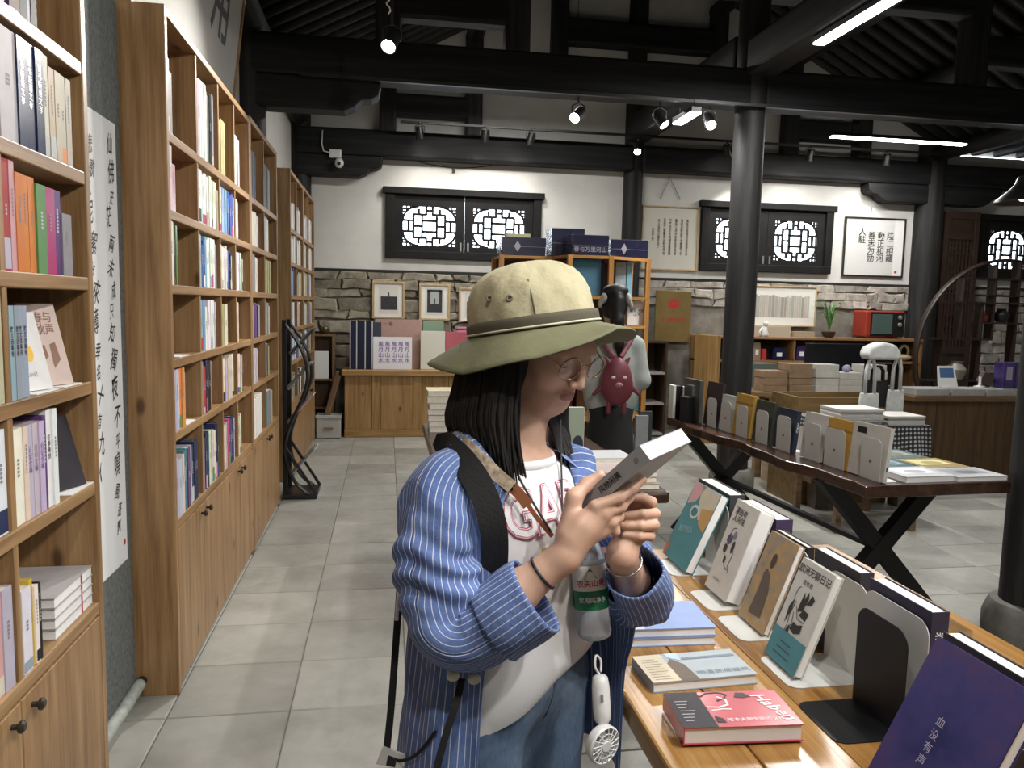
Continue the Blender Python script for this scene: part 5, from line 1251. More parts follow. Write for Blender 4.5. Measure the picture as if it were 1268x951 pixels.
for k, (yn, w, col, h, bw, lab, th) in enumerate(RB):
    e = bookend(0, 0, w, .19, 'white dimpled bookend holding the '+lab.replace(' on the slab table', ''), z=0, foot=.10, group='bookends on the slab table', hole=True)
    e.matrix_world = RTM @ T(.115, yn+w, RTZ+.0003)
    def artx(t, co, w_, h_, m, k=k):
        if k == 0: pass
    b = behind(lab, 0, 0, bw, h, th, col, {3: 'WORLD', 2: None}.get(k), z=0, group='books on the slab table')
    b.matrix_world = RTM @ T(.1175, yn-.02, RTZ+.0020+th*math.sin(.10)) @ RY(.10) @ Matrix(((0, 0, 1, 0), (1, 0, 0, 0), (0, 1, 0, 0), (0, 0, 0, 1)))
    c = b.children[0]
    FB = Matrix(((1, 0, 0, 0), (0, 1, 0, 0), (0, 0, 1, -.0004), (0, 0, 0, 1)))
    if k == 0: colp('black_label', [(bw*.62, bw*.88, h*.80, h*.92)], (.015, .015, .016), c, FB); rects('spine_mark', [(-.001, .006, .05, .07)], INKB, c, Matrix(((0, 0, -1, -.0006), (0, 1, 0, 0), (1, 0, 0, .006), (0, 0, 0, 1))))
    if k == 1 or k == 5: colp('cover_stripe', [(0, bw, h*.75, h*.80)], (.30, .17, .04), c, FB)
    if k == 2: o = rects('rust_spine', [(0, th, 0, h*.62)], COVER, c, Matrix(((0, 0, -1, -.0006), (0, 1, 0, 0), (1, 0, 0, 0), (0, 0, 0, 1)))); o.color = (.30, .085, .035, 1)
def rtbox(name, lab, cat, x0, x1, y0, y1, h, col, group=None, mat_=None, bev=.002, z=RTZ+.0005):
    o = obj(name, G().box(x0, x1, y0, y1, 0, h), mat_ or COVER, None, RTM @ T(0, 0, z), bev=bev, color=col); return tag(o, lab, cat, group)
# far end of the slab
rtbox('acrylic_board', 'tall greyish acrylic board standing near the far end of the slab table', 'board', .10, .13, 1.79, 2.02, .285, (.10, .095, .085), mat_=plain('smoky_acrylic', (.10, .10, .09), .12))
rtbox('black_box', 'small black box before the acrylic board on the slab table', 'box', .03, .085, 1.83, 1.93, .17, (.01, .01, .012))
for k, (c, th, h, lab) in enumerate((('white', .02, .23, 'white'), ('black', .05, .225, 'thick black'), ('white', .018, .22, 'second white'), ('charcoal', .045, .20, 'charcoal'), ('olive', .03, .215, 'olive'), ('cream', .03, .21, 'cream'))):
    rtbox('book', lab+' book standing in the row at the very end of the slab table', 'book', .02+[0, .021, .072, .091, .137, .168][k], .02+[0, .021, .072, .091, .137, .168][k]+th, 2.02, 2.09, h, PALETTE[c], 'row at the end of the slab table')
# flat books on the near right of the slab
def cov(k): return PALETTE[k]
FLAT = [(.235, .49, .035, .235, (.60, .62, .64), 'white glossy picture book lying at the corner of the slab table', 0, .028), (.495, .765, .02, .21, (.50, .51, .50), 'shrink-wrapped silver picture book at the corner of the slab table', 0, .022),
        (.30, .50, .26, .46, (.06, .13, .15), 'dark teal picture book lying behind the white glossy one', 0, .02), (.51, .76, .23, .45, (.36, .27, .12), 'tan picture book lying behind the shrink-wrapped one', 0, .02), (.30, .48, .48, .68, (.45, .50, .52), 'pale blue picture book lying farther along the slab table', 0, .02), (.50, .74, .47, .7, (.10, .14, .13), 'dark green picture book lying farther along the slab table', 0, .018), (.32, .56, .72, .95, (.35, .36, .36), 'grey picture book lying beside the dark navy one', 0, .02)]
for k, (x0, x1, y0, y1, col, lab, dz, th) in enumerate(FLAT):
    def artf(t, co, w, h, m, k=k):
        a = [(.70, .72, .75), (.25, .26, .28), (.18, .30, .34), (.55, .50, .20), (.3, .36, .42), (.2, .25, .2), (.5, .5, .5)][k]
        colp('cover_picture', [(w*.12, w*.85, h*.3, h*.85)], a, co, m); colp('cover_patch', [ell(w*.5, h*.5, w*.22, h*.18, 10)], tuple(v*.5 for v in a), co, m, .0003)
    book3('book', lab, RTM @ T(x0, y0, RTZ+.0005), x1-x0, y1-y0, th, col, 'picture books lying on the slab table', spine='right', art=artf)
# ------------------------------------------------------------------ second table behind the woman
t = thing('book_table', 'dark wooden table with stacks of books behind the reading woman', 'table', (.225, 2.96, 0))
obj('tabletop', G().box(0, .935, 0, 1.85, .70, .75), SLAB, t, bev=.012)
for q in ((.06, .06), (.80, .06), (.06, 1.72), (.80, 1.72)): obj('leg', G().box(q[0], q[0]+.07, q[1], q[1]+.07, 0, .70), XBL, t)
rq = random.Random(8)
def pile(x, y, w, d, n, th, lab, cols, rotj=.03, z=.7505):
    for k in range(n):
        h = th*rq.uniform(.85, 1.15)
        book3('book', ordinal(n-1-k)+' from the top, '+lab, T(x+rq.uniform(-.008, .008), y+rq.uniform(-.008, .008), z) @ RZ(rq.uniform(-rotj, rotj)), w, d, h, rq.choice(cols), 'piles on the second table', gloss=True, pages=PAGES); z += h+.0006
    return z
pile(.245, 4.48, .17, .22, 7, .036, 'pile showing beside the dark hair', [(.60, .58, .52), (.5, .45, .4), (.55, .5, .3)])
pile(.86, 3.02, .27, .2, 3, .022, 'wrapped pile at the table corner', [(.45, .36, .33), (.5, .42, .4), (.62, .58, .25)])
pile(.86, 3.25, .24, .19, 3, .028, 'pale pile behind the wrapped one', [(.58, .60, .62), (.60, .62, .60)])
pile(.55, 3.3, .22, .2, 4, .025, 'pile hidden behind the woman', [(.5, .5, .5), (.4, .3, .3)])
t = thing('book', 'pale green hardback standing upright on the second table', 'book', (.86, 3.68, .7505))
obj('cover', G().box(0, .115, 0, .03, 0, .255), plain('pale_green_cover', (.30, .36, .28), .4), t, bev=.002); obj('page_block', G().box(.113, .1165, .004, .026, .004, .25), PAGESW, t); rects('dark_emblem', [ell(.085, .07, .028, .045, 16)], plain('emblem_navy', (.02, .03, .06), .5), t, FACEM(0, -.0008, 0))
tag(obj('red_box', G().box(.90, 1.0, 4.1, 4.18, .7505, 1.07), plain('red_card', (.42, .025, .03), .4), bev=.003), 'bright red box standing on the second table', 'box')
# ================================================================== sculpting helpers: smooth distance fields meshed with surface nets
def cap(p0, p1, r0, r1=None, k=.01): return ('c', np.array(p0, float), np.array(p1, float), r0, r0 if r1 is None else r1, k)
def elp(c, R, r, k=.01): return ('e', np.array(c, float), np.array(R, float), np.array(r, float), 0, k)     # R rows = axes
def chain(P, r, k=.006):
    rr = r if isinstance(r, (list, tuple)) else [r]*len(P)
    return [cap(P[i], P[i+1], rr[i], rr[i+1], k) for i in range(len(P)-1)]
def pd(pr, X):
    if pr[0] == 'c':
        a, b, r0, r1 = pr[1], pr[2], pr[3], pr[4]; ab = b-a; t = np.clip(((X-a)@ab)/max(ab@ab, 1e-9), 0, 1)
        return np.sqrt(((X-a-t[:, None]*ab)**2).sum(1))-(r0+(r1-r0)*t)
    q = (X-pr[1])@pr[2].T; r = pr[3]
    k0 = np.sqrt(((q/r)**2).sum(1)); k1 = np.sqrt(((q/(r*r))**2).sum(1))
    return k0*(k0-1)/np.maximum(k1, 1e-6)
def smin(a, b, k):
    h = np.maximum(k-np.abs(a-b), 0)/k; return np.minimum(a, b)-h*h*k*.25
def field(prims, subs, X):
    d = np.full(len(X), 9.0)
    for p in prims: d = smin(d, pd(p, X), p[5])
    for p in subs: d = -smin(-d, pd(p, X), p[5])
    return d
def sculpt(prims, subs, res, pad=.02, BL=16):
    lo = np.min([np.minimum(p[1], p[2])-max(p[3], p[4]) if p[0] == 'c' else p[1]-p[3].max() for p in prims], 0)-pad
    hi = np.max([np.maximum(p[1], p[2])+max(p[3], p[4]) if p[0] == 'c' else p[1]+p[3].max() for p in prims], 0)+pad
    nb = np.ceil((hi-lo)/(res*BL)).astype(int); N = nb*BL+1
    D_ = np.full(N, 1.0, np.float32)
    cs = np.stack(np.meshgrid(*[np.arange(n) for n in nb], indexing='ij'), -1).reshape(-1, 3)
    cc = lo+(cs+.5)*BL*res; pdv = np.stack([pd(p, cc) for p in prims], 1); mn = pdv.min(1); hd = res*BL*.5*1.7321
    full = field(prims, subs, cc)
    inside = full < -hd*1.3
    loc = np.stack(np.meshgrid(*[np.arange(BL+1)]*3, indexing='ij'), -1).reshape(-1, 3)*res
    for bi in range(len(cs)):
        i, j, k = cs[bi]*BL
        if full[bi] > hd*1.35+.03 and mn[bi] > hd*1.35+.03: continue
        if inside[bi]: D_[i:i+BL+1, j:j+BL+1, k:k+BL+1] = np.minimum(D_[i:i+BL+1, j:j+BL+1, k:k+BL+1], -1); continue
        X = lo+cs[bi]*BL*res+loc
        use = [p for p, dv in zip(prims, pdv[bi]) if dv < max(mn[bi], 0)+2*hd+.035]
        D_[i:i+BL+1, j:j+BL+1, k:k+BL+1] = field(use, subs, X).reshape(BL+1, BL+1, BL+1)
    S = D_ < 0; c = np.zeros(N-1, np.uint8)
    for a in (0, 1):
        for b in (0, 1):
            for e in (0, 1): c += S[a:N[0]-1+a, b:N[1]-1+b, e:N[2]-1+e]
    act = np.argwhere((c > 0) & (c < 8)); ids = np.full(N-1, -1, np.int32); ids[act[:, 0], act[:, 1], act[:, 2]] = np.arange(len(act))
    acc = np.zeros((len(act), 3)); cnt = np.zeros(len(act))
    cor = [(a, b, e) for a in (0, 1) for b in (0, 1) for e in (0, 1)]
    val = {q: D_[act[:, 0]+q[0], act[:, 1]+q[1], act[:, 2]+q[2]] for q in cor}
    for q in cor:
        for ax in range(3):
            if q[ax]: continue
            w = list(q); w[ax] = 1; w = tuple(w); v0, v1 = val[q], val[w]; m = (v0 < 0) != (v1 < 0)
            t = np.where(m, v0/np.where(m, v0-v1, 1), 0); P = np.array(q, float)[None].repeat(len(act), 0); P[:, ax] += t
            acc[m] += P[m]; cnt[m] += 1
    V = lo+(act+acc/cnt[:, None])*res; F = []
    for ax in range(3):
        sl0 = [slice(None)]*3; sl1 = [slice(None)]*3; sl0[ax] = slice(0, -1); sl1[ax] = slice(1, None)
        s0, s1 = S[tuple(sl0)], S[tuple(sl1)]; e = np.argwhere(s0 != s1); o1, o2 = (ax+1) % 3, (ax+2) % 3
        e = e[(e[:, o1] > 0) & (e[:, o2] > 0) & (e[:, o1] < N[o1]-1) & (e[:, o2] < N[o2]-1)]
        fl = S[e[:, 0], e[:, 1], e[:, 2]]; Q = []
        for d1, d2 in ((1, 1), (0, 1), (0, 0), (1, 0)):
            x = e.copy(); x[:, o1] -= d1; x[:, o2] -= d2; Q.append(ids[x[:, 0], x[:, 1], x[:, 2]])
        Q = np.stack(Q, 1); Q[~fl] = Q[~fl][:, ::-1]; F.append(Q)
    return V, np.concatenate(F)
def npmesh(name, V, F):
    me = bpy.data.meshes.new(name); me.vertices.add(len(V)); me.vertices.foreach_set('co', np.asarray(V, np.float32).ravel())
    me.loops.add(F.size); me.polygons.add(len(F)); me.loops.foreach_set('vertex_index', F.astype(np.int32).ravel())
    me.polygons.foreach_set('loop_start', np.arange(0, F.size, 4, dtype=np.int32)); me.polygons.foreach_set('loop_total', np.full(len(F), 4, np.int32))
    me.polygons.foreach_set('use_smooth', np.ones(len(F), bool)); me.update(calc_edges=True); me.validate(); return me
def n3(x, y, z, s=1.0):
    """cheap smooth pseudo noise for cloth folds"""
    return (np.sin(x*7.1*s+1.3*np.sin(y*5.3*s+.7))+np.sin(y*9.7*s+2.1*np.sin(z*6.1*s))+np.sin(z*8.3*s+1.7*np.sin(x*4.9*s+2.0)))/3
def loft(rings, closed=True, name='cloth'):
    """rings: list of lists of (co, u, v); quads between neighbours"""
    g = G(); uv = []; n = len(rings[0])
    for R in rings:
        for co, u, v in R: g.v.append(tuple(co)); uv.append((u, v))
    for i in range(len(rings)-1):
        for k in range(n-1): g.f.append((i*n+k, i*n+k+1, (i+1)*n+k+1, (i+1)*n+k)); g.m.append(0)
    return g, uv
def spline(P, n):
    P = [np.array(p, float) for p in P]; out = []
    for i in range(len(P)-1):
        p0, p1, p2, p3 = P[max(i-1, 0)], P[i], P[i+1], P[min(i+2, len(P)-1)]
        for k in range(n):
            u = k/n; out.append(.5*(2*p1+(p2-p0)*u+(2*p0-5*p1+4*p2-p3)*u*u+(3*p1-p0-3*p2+p3)*u**3))
    return out+[P[-1]]
def sleeve(path, n=40, sub=9, amp=.006, seed=0, ph=0.0, ustripe=1.0, fold=None):
    """path: list of (x,y,z,r) in world space"""
    S_ = spline(path, sub); rings = []; up = None; L = 0
    for i, q in enumerate(S_):
        p = Vector(q[:3]); t = Vector(S_[min(i+1, len(S_)-1)][:3])-Vector(S_[max(i-1, 0)][:3]); t.normalize()
        if i: L += (p-Vector(S_[i-1][:3])).length
        if up is None: a = Vector((0, 0, 1)) if abs(t.z) < .8 else Vector((1, 0, 0)); up = (a-t*a.dot(t)).normalized()
        else: up = (up-t*up.dot(t)).normalized()
        w = t.cross(up); R = []
        for k in range(n+1):
            a = 2*PI*(k % n)/n+ph; d = math.cos(a)*up+math.sin(a)*w
            f = amp*(math.sin(L*55+2.2*math.sin(a*2+seed)+seed)*.6+math.sin(a*3+L*20+seed)*.6+.5*math.sin(a*5-L*33))
            if fold:
                e = math.exp(-((L-fold[0])/fold[1])**2)+.2*math.exp(-((L-fold[0]+.11)/.06)**2)
                f += fold[2]*e*(math.sin(L*150+1.8*math.sin(a+.8)+2.4*math.sin(2*a+seed))+.4*math.sin(L*83-3*a))
            R.append((p+d*(q[3]+f*min(1, i/3)), k/n*2*PI*.065*ustripe, L))
        rings.append(R)
    return rings

# ================================================================== the reading woman
SKIN = None
def skin_mat(nm, c):
    m, nt, b = newmat(nm); v = coords(nt, rnd=False); n = noise(nt, v, 40, 3)
    nt.links.new(ramp(nt, n, [(.3, tuple(x*.92 for x in c)), (.7, tuple(min(1, x*1.05) for x in c))]), b.inputs['Base Color'])
    b.inputs['Roughness'].default_value = .5; b.inputs['Subsurface Weight'].default_value = .15; b.inputs['Subsurface Radius'].default_value = (.01, .004, .002); b.inputs['Subsurface Scale'].default_value = .4
    return m
SKIN = skin_mat('skin', (.60, .375, .275)); LIPS = skin_mat('lips', (.40, .185, .15))
def dq(*a): return np.array(atD(*a))
WC = Vector((.235, 1.40, 0)); WF = Vector((.555, -.833, 0)).normalized(); WL = Vector((0, 0, 1)).cross(WF)
def BB(l, f, z): return WC+WL*l+WF*f+Vector((0, 0, z))
nb = lambda v: np.array(v, float)
rsh, relb, rwr = dq(560, 604, 1.345), dq(560, 795, 1.265), dq(700, 688, 1.25)
lsh, lelb, lwr = dq(706, 580, 1.545), dq(790, 748, 1.49), dq(770, 687, 1.321)
# head frame
hp, hy = math.radians(27), math.radians(44)
hor_r = Vector((CR.x, CR.y, 0)).normalized(); hor_b = Vector((-CF.x, -CF.y, 0)).normalized()
hf = hor_r*math.sin(hy)+hor_b*math.cos(hy); HF = hf*math.cos(hp)-Vector((0, 0, 1))*math.sin(hp); HU = hf*math.sin(hp)+Vector((0, 0, 1))*math.cos(hp); HL = HU.cross(HF)
HC = Vector(dq(716, 451, 1.365))-HF*.084
HR = np.array([HL, HF, HU])
def hd(l, f, u): return np.array(HC+HL*l+HF*f+HU*u)
P_ = []
# head
P_ += [elp(hd(0, -.015, .025), HR, (.074, .094, .088)), elp(hd(0, .030, -.030), HR, (.058, .058, .075), .03), elp(hd(0, .050, -.080), HR, (.034, .032, .028), .03),
       cap(hd(-.047, .0, -.062), hd(-.016, .062, -.098), .020, .017, .025), cap(hd(.047, .0, -.062), hd(.016, .062, -.098), .020, .017, .025),
       elp(hd(-.034, .056, -.030), HR, (.024, .022, .022), .02), elp(hd(.034, .056, -.030), HR, (.024, .022, .022), .02),
       cap(hd(-.03, .076, .022), hd(.03, .076, .022), .010, .010, .02),
       cap(hd(0, .086, .010), hd(0, .106, -.030), .0065, .0090, .010), elp(hd(-.011, .098, -.034), HR, (.0085, .009, .007), .006), elp(hd(.011, .098, -.034), HR, (.0085, .009, .007), .006),
       cap(hd(-.017, .083, -.062), hd(.017, .083, -.062), .0055, .0055, .008), cap(hd(-.009, .0905, -.0585), hd(.009, .0905, -.0585), .0052, .0052, .006), cap(hd(-.010, .0895, -.068), hd(.010, .0895, -.068), .0058, .0058, .006),
       elp(hd(0, .070, -.096), HR, (.016, .014, .013), .014)]
for s in (-1, 1): P_ += [elp(hd(.074*s, -.012, -.012), HR, (.008, .018, .030), .008), elp(hd(.031*s, .0735, -.002), HR, (.0145, .0115, .0115), .004)]
SUB_ = [elp(hd(s*.031, .092, -.001), HR, (.017, .011, .010), .012) for s in (-1, 1)]+[cap(hd(-.016, .100, -.0635), hd(.016, .100, -.0635), .0022, .0022, .003)]
# neck, trunk
nb0 = nb(BB(.0, .0, 1.19))
P_ += [cap(hd(0, -.028, -.06), nb0, .050, .055, .03), elp(nb(BB(0, 0, 1.09)), np.array([WL, WF, Vector((0, 0, 1))]), (.130, .085, .12), .05), elp(nb(BB(0, 0, .92)), np.array([WL, WF, Vector((0, 0, 1))]), (.118, .080, .15), .05),
       cap(rsh, nb(BB(-.03, 0, 1.18)), .034, .045, .04), cap(lsh, nb(BB(.03, 0, 1.185)), .040, .045, .04)]
# arms
P_ += [cap(rsh, relb, .036, .036, .03), cap(relb, relb*.45+rwr*.55, .037, .034, .02), cap(relb*.45+rwr*.55, rwr, .034, .0235, .02),
       cap(lsh, lelb, .042, .036, .03), cap(lelb, lelb*.45+lwr*.55, .036, .033, .02), cap(lelb*.45+lwr*.55, lwr, .033, .0235, .02)]
# the book in her hands (vectors in camera axes: right, down, away)
def cv3(r, d, a): return CR*r-CU*d+CF*a
bw, bt = cv3(.0908, -.021, .111), cv3(.0164, .0230, -.0091)
BWv, BTv = bw.normalized(), bt.normalized(); BHv = BTv.cross(BWv).normalized()      # book bottom -> top
if BHv.dot(CU) < 0: BHv = -BHv
BA = Vector(dq(791.7, 551.4, 1.215)); BWd, BHt, BTh = .145, .21, .029
def bk(w, h, t): return np.array(BA+BWv*w-BHv*h+BTv*t)        # w from spine, h down from the top, t from front to back cover
# right hand: thumb on the front cover, fingers along the back cover
kk = .006
rm = [dq(737, 626, 1.245), dq(748, 636, 1.250), dq(757, 647, 1.262), dq(762, 658, 1.276)]       # knuckles
P_ += [cap(rwr, dq(722, 655, 1.25), .0235, .022, .02), cap(dq(706, 664, 1.248), dq(735, 632, 1.25), .017, .0125, .015), cap(dq(712, 676, 1.255), dq(755, 652, 1.27), .015, .0115, .015), cap(dq(712, 668, 1.25), dq(747, 640, 1.255), .018, .012, .015)]
tipI, tipM, tipR_, tipP = bk(.050, .066, BTh+.0085), bk(.062, .098, BTh+.0085), bk(.050, .128, BTh+.0088), bk(.034, .150, BTh+.009)
def fing(m, tip, bow, r0=.0098, r1=.0078):
    m = np.array(m); v = tip-m; a = m+v*.45+bow*.75; b = m+v*.75+bow*.5
    return chain([m, a, b, tip], [r0, r0*.95, r1*1.08, r1], kk)
outw = np.array(BTv)
P_ += fing(rm[0], tipI, outw*.010)+fing(rm[1], tipM, outw*.012)+fing(rm[2], tipR_, outw*.013, .0095)+fing(rm[3], tipP, outw*.012, .0088, .0066)
P_ += chain([dq(703, 660, 1.262), dq(711, 616, 1.270), dq(727, 600, 1.288), bk(.014, .105, -.0088)], [.019, .0125, .0105, .0085], .012)
# left hand: closed round the foot of the book
lq = lambda x, y, d: dq(x-2, y-4, d+.012)
P_ += [cap(lwr, lq(780, 668, 1.32), .0225, .021, .02), cap(lq(779, 672, 1.318), lq(800, 640, 1.342), .019, .014, .015), cap(lq(776, 672, 1.325), lq(803, 660, 1.335), .018, .014, .015)]
lf = [((801, 632, 1.345), (809, 626, 1.332), (798, 620, 1.328), bk(.070, .130, BTh+.0080)), ((804, 644, 1.342), (813, 640, 1.316), (798, 641, 1.296), (777, 643, 1.300)),
      ((804, 656, 1.338), (812, 654, 1.310), (796, 655, 1.292), (773, 655, 1.297)), ((802, 667, 1.334), (807, 668, 1.310), (794, 668, 1.292), (775, 666, 1.296))]
for k, q in enumerate(lf): P_ += chain([(x if isinstance(x, np.ndarray) else lq(*x)) for x in q], [.0098, .0092, .0085, .0072] if k < 3 else [.0088, .008, .0075, .0062], .004)
P_ += chain([lq(779, 672, 1.335), lq(781, 645, 1.352), lq(789, 628, 1.350), bk(.104, .142, BTh+.0083)], [.016, .012, .0105, .0082], .01)
V, F = sculpt(P_, SUB_, .0027)
me = npmesh('body', V, F); me.materials.append(SKIN); me.materials.append(LIPS)
fc = V[F].mean(1); q = (fc-np.array(HC))@HR.T
lip = (np.abs(q[:, 0]) < .0185) & (q[:, 1] > .080) & (np.abs(q[:, 2]+.0635)+.25*np.abs(q[:, 0]) < .0095)
me.polygons.foreach_set('material_index', lip.astype(np.int32))
W1 = thing('person', 'woman in khaki sun hat and blue striped shirt reading a book beside the front table', 'person', (WC.x, WC.y, 0))
WI = Matrix.Translation((-WC.x, -WC.y, 0))
def wob(name, g, mats, parent=W1, **k):
    o = obj(name, g, mats, parent, **k); o.matrix_parent_inverse = I4
    if parent is W1: o.matrix_local = WI @ o.matrix_local
    return o
wob('body', me, [SKIN, LIPS])
# eyes, brows
hdbrow = lambda u: .0858-.013*u*u
for s in (-1, 1):
    # lowered lashes
    lash = [hd(s*.031+.0125*x, .0835-.006*x*x, -.0065+.003*x*x) for x in np.linspace(-1, 1, 7)]
    wob('eyelash', G().tube([Vector(p) for p in lash], [.0005, .0009, .0012, .0012, .0012, .0009, .0005], 6), INKB)
    brow = [hd(s*(.014+.034*u), hdbrow(u), .0245+.005*math.sin(u*2.4)) for u in np.linspace(0, 1, 6)]
    wob('eyebrow', G().tube([Vector(p) for p in brow], [(.0006, .0012), (.0007, .0022), (.0007, .0022), (.0007, .0019), (.0006, .0014), (.0004, .0007)], 6, flat=tuple(HF)), plain('brow_dark', (.075, .045, .032), .9))
# glasses
MET = plain('gold_wire', (.42, .28, .22), .25, .9); LENS = glassy('lens_glass', (.98, .98, .99), .10, .02)
gl = wob('glasses', G().tube([Vector(hd(x, .1035-.002*abs(x)/.01, .008)) for x in (-.011, 0, .011)], .0011, 6), MET)
for s in (-1, 1):
    ring = [Vector(hd(s*.0345+.0235*math.cos(a), .1015-.006*abs(math.cos(a)*.5*s+.5), .000+.0225*math.sin(a))) for a in [2*PI*k/28 for k in range(28)]]
    wob('rim', G().tube(ring, .0016, 6, closed=True), MET, gl, smooth=True)
    gg = G(); gg.add(ring, [tuple(range(28))]); wob('lens', gg, LENS, gl)
    wob('temple', G().tube([Vector(hd(s*.0575, .095, .006)), Vector(hd(s*.075, .06, .007)), Vector(hd(s*.079, .0, .004)), Vector(hd(s*.078, -.03, -.012))], .0013, 6), MET, gl)
# ------------------------------------------------------------------ hair
HAIRM = plain('black_hair', (.0085, .0072, .007), .55, spec=.35)
gh = [elp(hd(0, -.03, .02), HR, (.084, .088, .092)), elp(hd(-.03, -.06, -.05), HR, (.055, .05, .07), .04)]
gh += chain([hd(-.055, -.03, -.02), dq(604, 520, 1.375), dq(601, 560, 1.385)], [.046, .036, .018], .03)
gh += chain([hd(-.02, -.09, -.02), dq(590, 510, 1.44), dq(592, 555, 1.45)], [.042, .036, .018], .03)
gh += chain([hd(.06, -.03, -.03), dq(693, 545, 1.515), dq(698, 580, 1.505)], [.030, .018, .008], .02)
Vh, Fh = sculpt(gh, [], .006)
rh = random.Random(21); gS = G()
def strand(P, r): gS.tube([tuple(p) for p in spline(P, 4)], [r*(1-.75*(i/(4*(len(P)-1)))**2.5) for i in range(4*(len(P)-1)+1)], 5)
for k in range(150):
    u = rh.random(); x0 = 571+72*u; d0 = 1.425-.088*math.sin(u*2.0)+rh.uniform(-.006, .006)
    xm = 556+78*u+rh.uniform(-5, 5); xe = 574+66*u+rh.uniform(-9, 9)
    ye = rh.uniform(548, 592) if u < .75 else rh.uniform(570, 612)
    strand([dq(x0, 436, d0), dq((x0+xm)/2, 478, d0-.016), dq(xm, 525, d0-.020), dq(xe, ye, d0-.022)], rh.uniform(.0035, .0065))
for k in range(34):
    u = rh.random(); strand([dq(650+22*u, 462, 1.46), dq(676+16*u, 515, 1.475+.02*u), dq(690+18*u, 555, 1.480+.012*u), dq(690+26*u+rh.uniform(-4, 4), rh.uniform(580, 622), 1.455+.01*u)], rh.uniform(.0025, .005))
for k in range(14):
    u = rh.random(); strand([dq(600+40*u, 520, 1.34), dq(598+40*u, 560, 1.335), dq(600+44*u+rh.uniform(-8, 8), rh.uniform(595, 625), 1.325)], rh.uniform(.0010, .0020))
for k in range(16):
    u = rh.random(); strand([dq(634+10*u, 450, 1.345), dq(638+6*u, 495, 1.345), dq(636+8*u, 545, 1.350), dq(640+14*u, rh.uniform(575, 607), 1.365)], rh.uniform(.0016, .003))
mh = npmesh('hair', Vh, Fh); ho = wob('hair', mh, HAIRM); so = wob('hair_strands', gS, HAIRM, ho, smooth=True); so['kind'] = 'stuff'
# ------------------------------------------------------------------ sun hat
Hax = (CU*math.cos(math.radians(7.5))-CR*math.sin(math.radians(7.5))-CF*.05).normalized()
hx = (HF-Hax*HF.dot(Hax)).normalized(); hyv = Hax.cross(hx); HO = Vector(dq(659, 402, 1.425))
def hat_mat(nm, c, fold=.5):
    m, nt, b = newmat(nm); v = coords(nt, rnd=False); n = noise(nt, v, 14, 4, .6); n2 = noise(nt, v, 420, 2)
    nt.links.new(ramp(nt, n, [(.3, tuple(x*.86 for x in c)), (.7, tuple(x*1.06 for x in c))]), b.inputs['Base Color']); b.inputs['Roughness'].default_value = .85
    ad = nt.nodes.new('ShaderNodeMath'); ad.operation = 'MULTIPLY_ADD'; ad.inputs[1].default_value = .05; nt.links.new(n2, ad.inputs[0]); nt.links.new(n, ad.inputs[2]); bump(nt, b, ad.outputs[0], fold, .012); return m
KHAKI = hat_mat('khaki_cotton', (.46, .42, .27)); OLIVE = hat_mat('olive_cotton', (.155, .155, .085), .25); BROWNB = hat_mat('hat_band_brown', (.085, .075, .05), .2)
def hatp(a, r, z, ex=1.10, ey=.97, wob_=0.0): return HO+hx*(math.cos(a)*r*ex)+hyv*(math.sin(a)*r*ey)+Hax*(z+wob_)
def ring(r, z, n=72, f=None, ex=1.10, ey=.97): return [(hatp(2*PI*k/n, r+(f(2*PI*k/n, z) if f else 0), z, ex, ey), k/n, z) for k in range(n+1)]
crf = lambda a, z: .0022*math.sin(a*5+1)+.0016*math.sin(a*11+z*60)+.0012*math.sin(a*23-z*90)
g, u = loft([ring(r, z, f=crf) for r, z in ((.1135, .0), (.1135, .012), (.112, .03), (.1095, .05), (.1055, .066), (.098, .080), (.086, .093), (.070, .103), (.050, .1105), (.028, .1145), (.008, .116), (.0005, .116))])
hat = wob('sun_hat', g, KHAKI, smooth=True)
g, u = loft([ring(r, z) for r, z in ((.1175, -.012), (.1205, -.006), (.1200, .006), (.1190, .013), (.1135, .0138))]); wob('hat_band', g, BROWNB, hat, smooth=True)
cordp = [hatp(2*PI*k/60, .1212, -.0065) for k in range(60)]; wob('hat_cord', G().tube(cordp, .0019, 6, closed=True), plain('cord_cream', (.55, .52, .40), .7), hat, smooth=True)
BRA = [-180, -135, -90, -45, 0, 45, 90, 135, 180]
def brimz(a, q):
    # q 0..1 outward; drop of the rim round the head: nearly level over the face, drooping at the sides
    dg = (math.degrees(a)+180) % 360-180
    return -.011-(q**1.15)*np.interp(dg, BRA, [.022, .036, .056, .048, .016, .034, .045, .032, .022])+.0025*q*math.sin(a*5)
def brimr(a, q):
    dg = (math.degrees(a)+180) % 360-180
    return .1165+q*np.interp(dg, BRA, [.078, .084, .062, .058, .070, .060, .055, .070, .078])
rg = []
for j in range(11):
    q = j/10; rg.append([(hatp(2*PI*k/96, brimr(2*PI*k/96, q), brimz(2*PI*k/96, q)+.0025*abs(math.sin(q*PI*5))*.5), k/96, q) for k in range(97)])
under = [[(co-Hax*.0030, u_, v_) for co, u_, v_ in R] for R in rg[::-1]]
g, u = loft(rg+under); wob('hat_brim', g, OLIVE, hat, smooth=True)
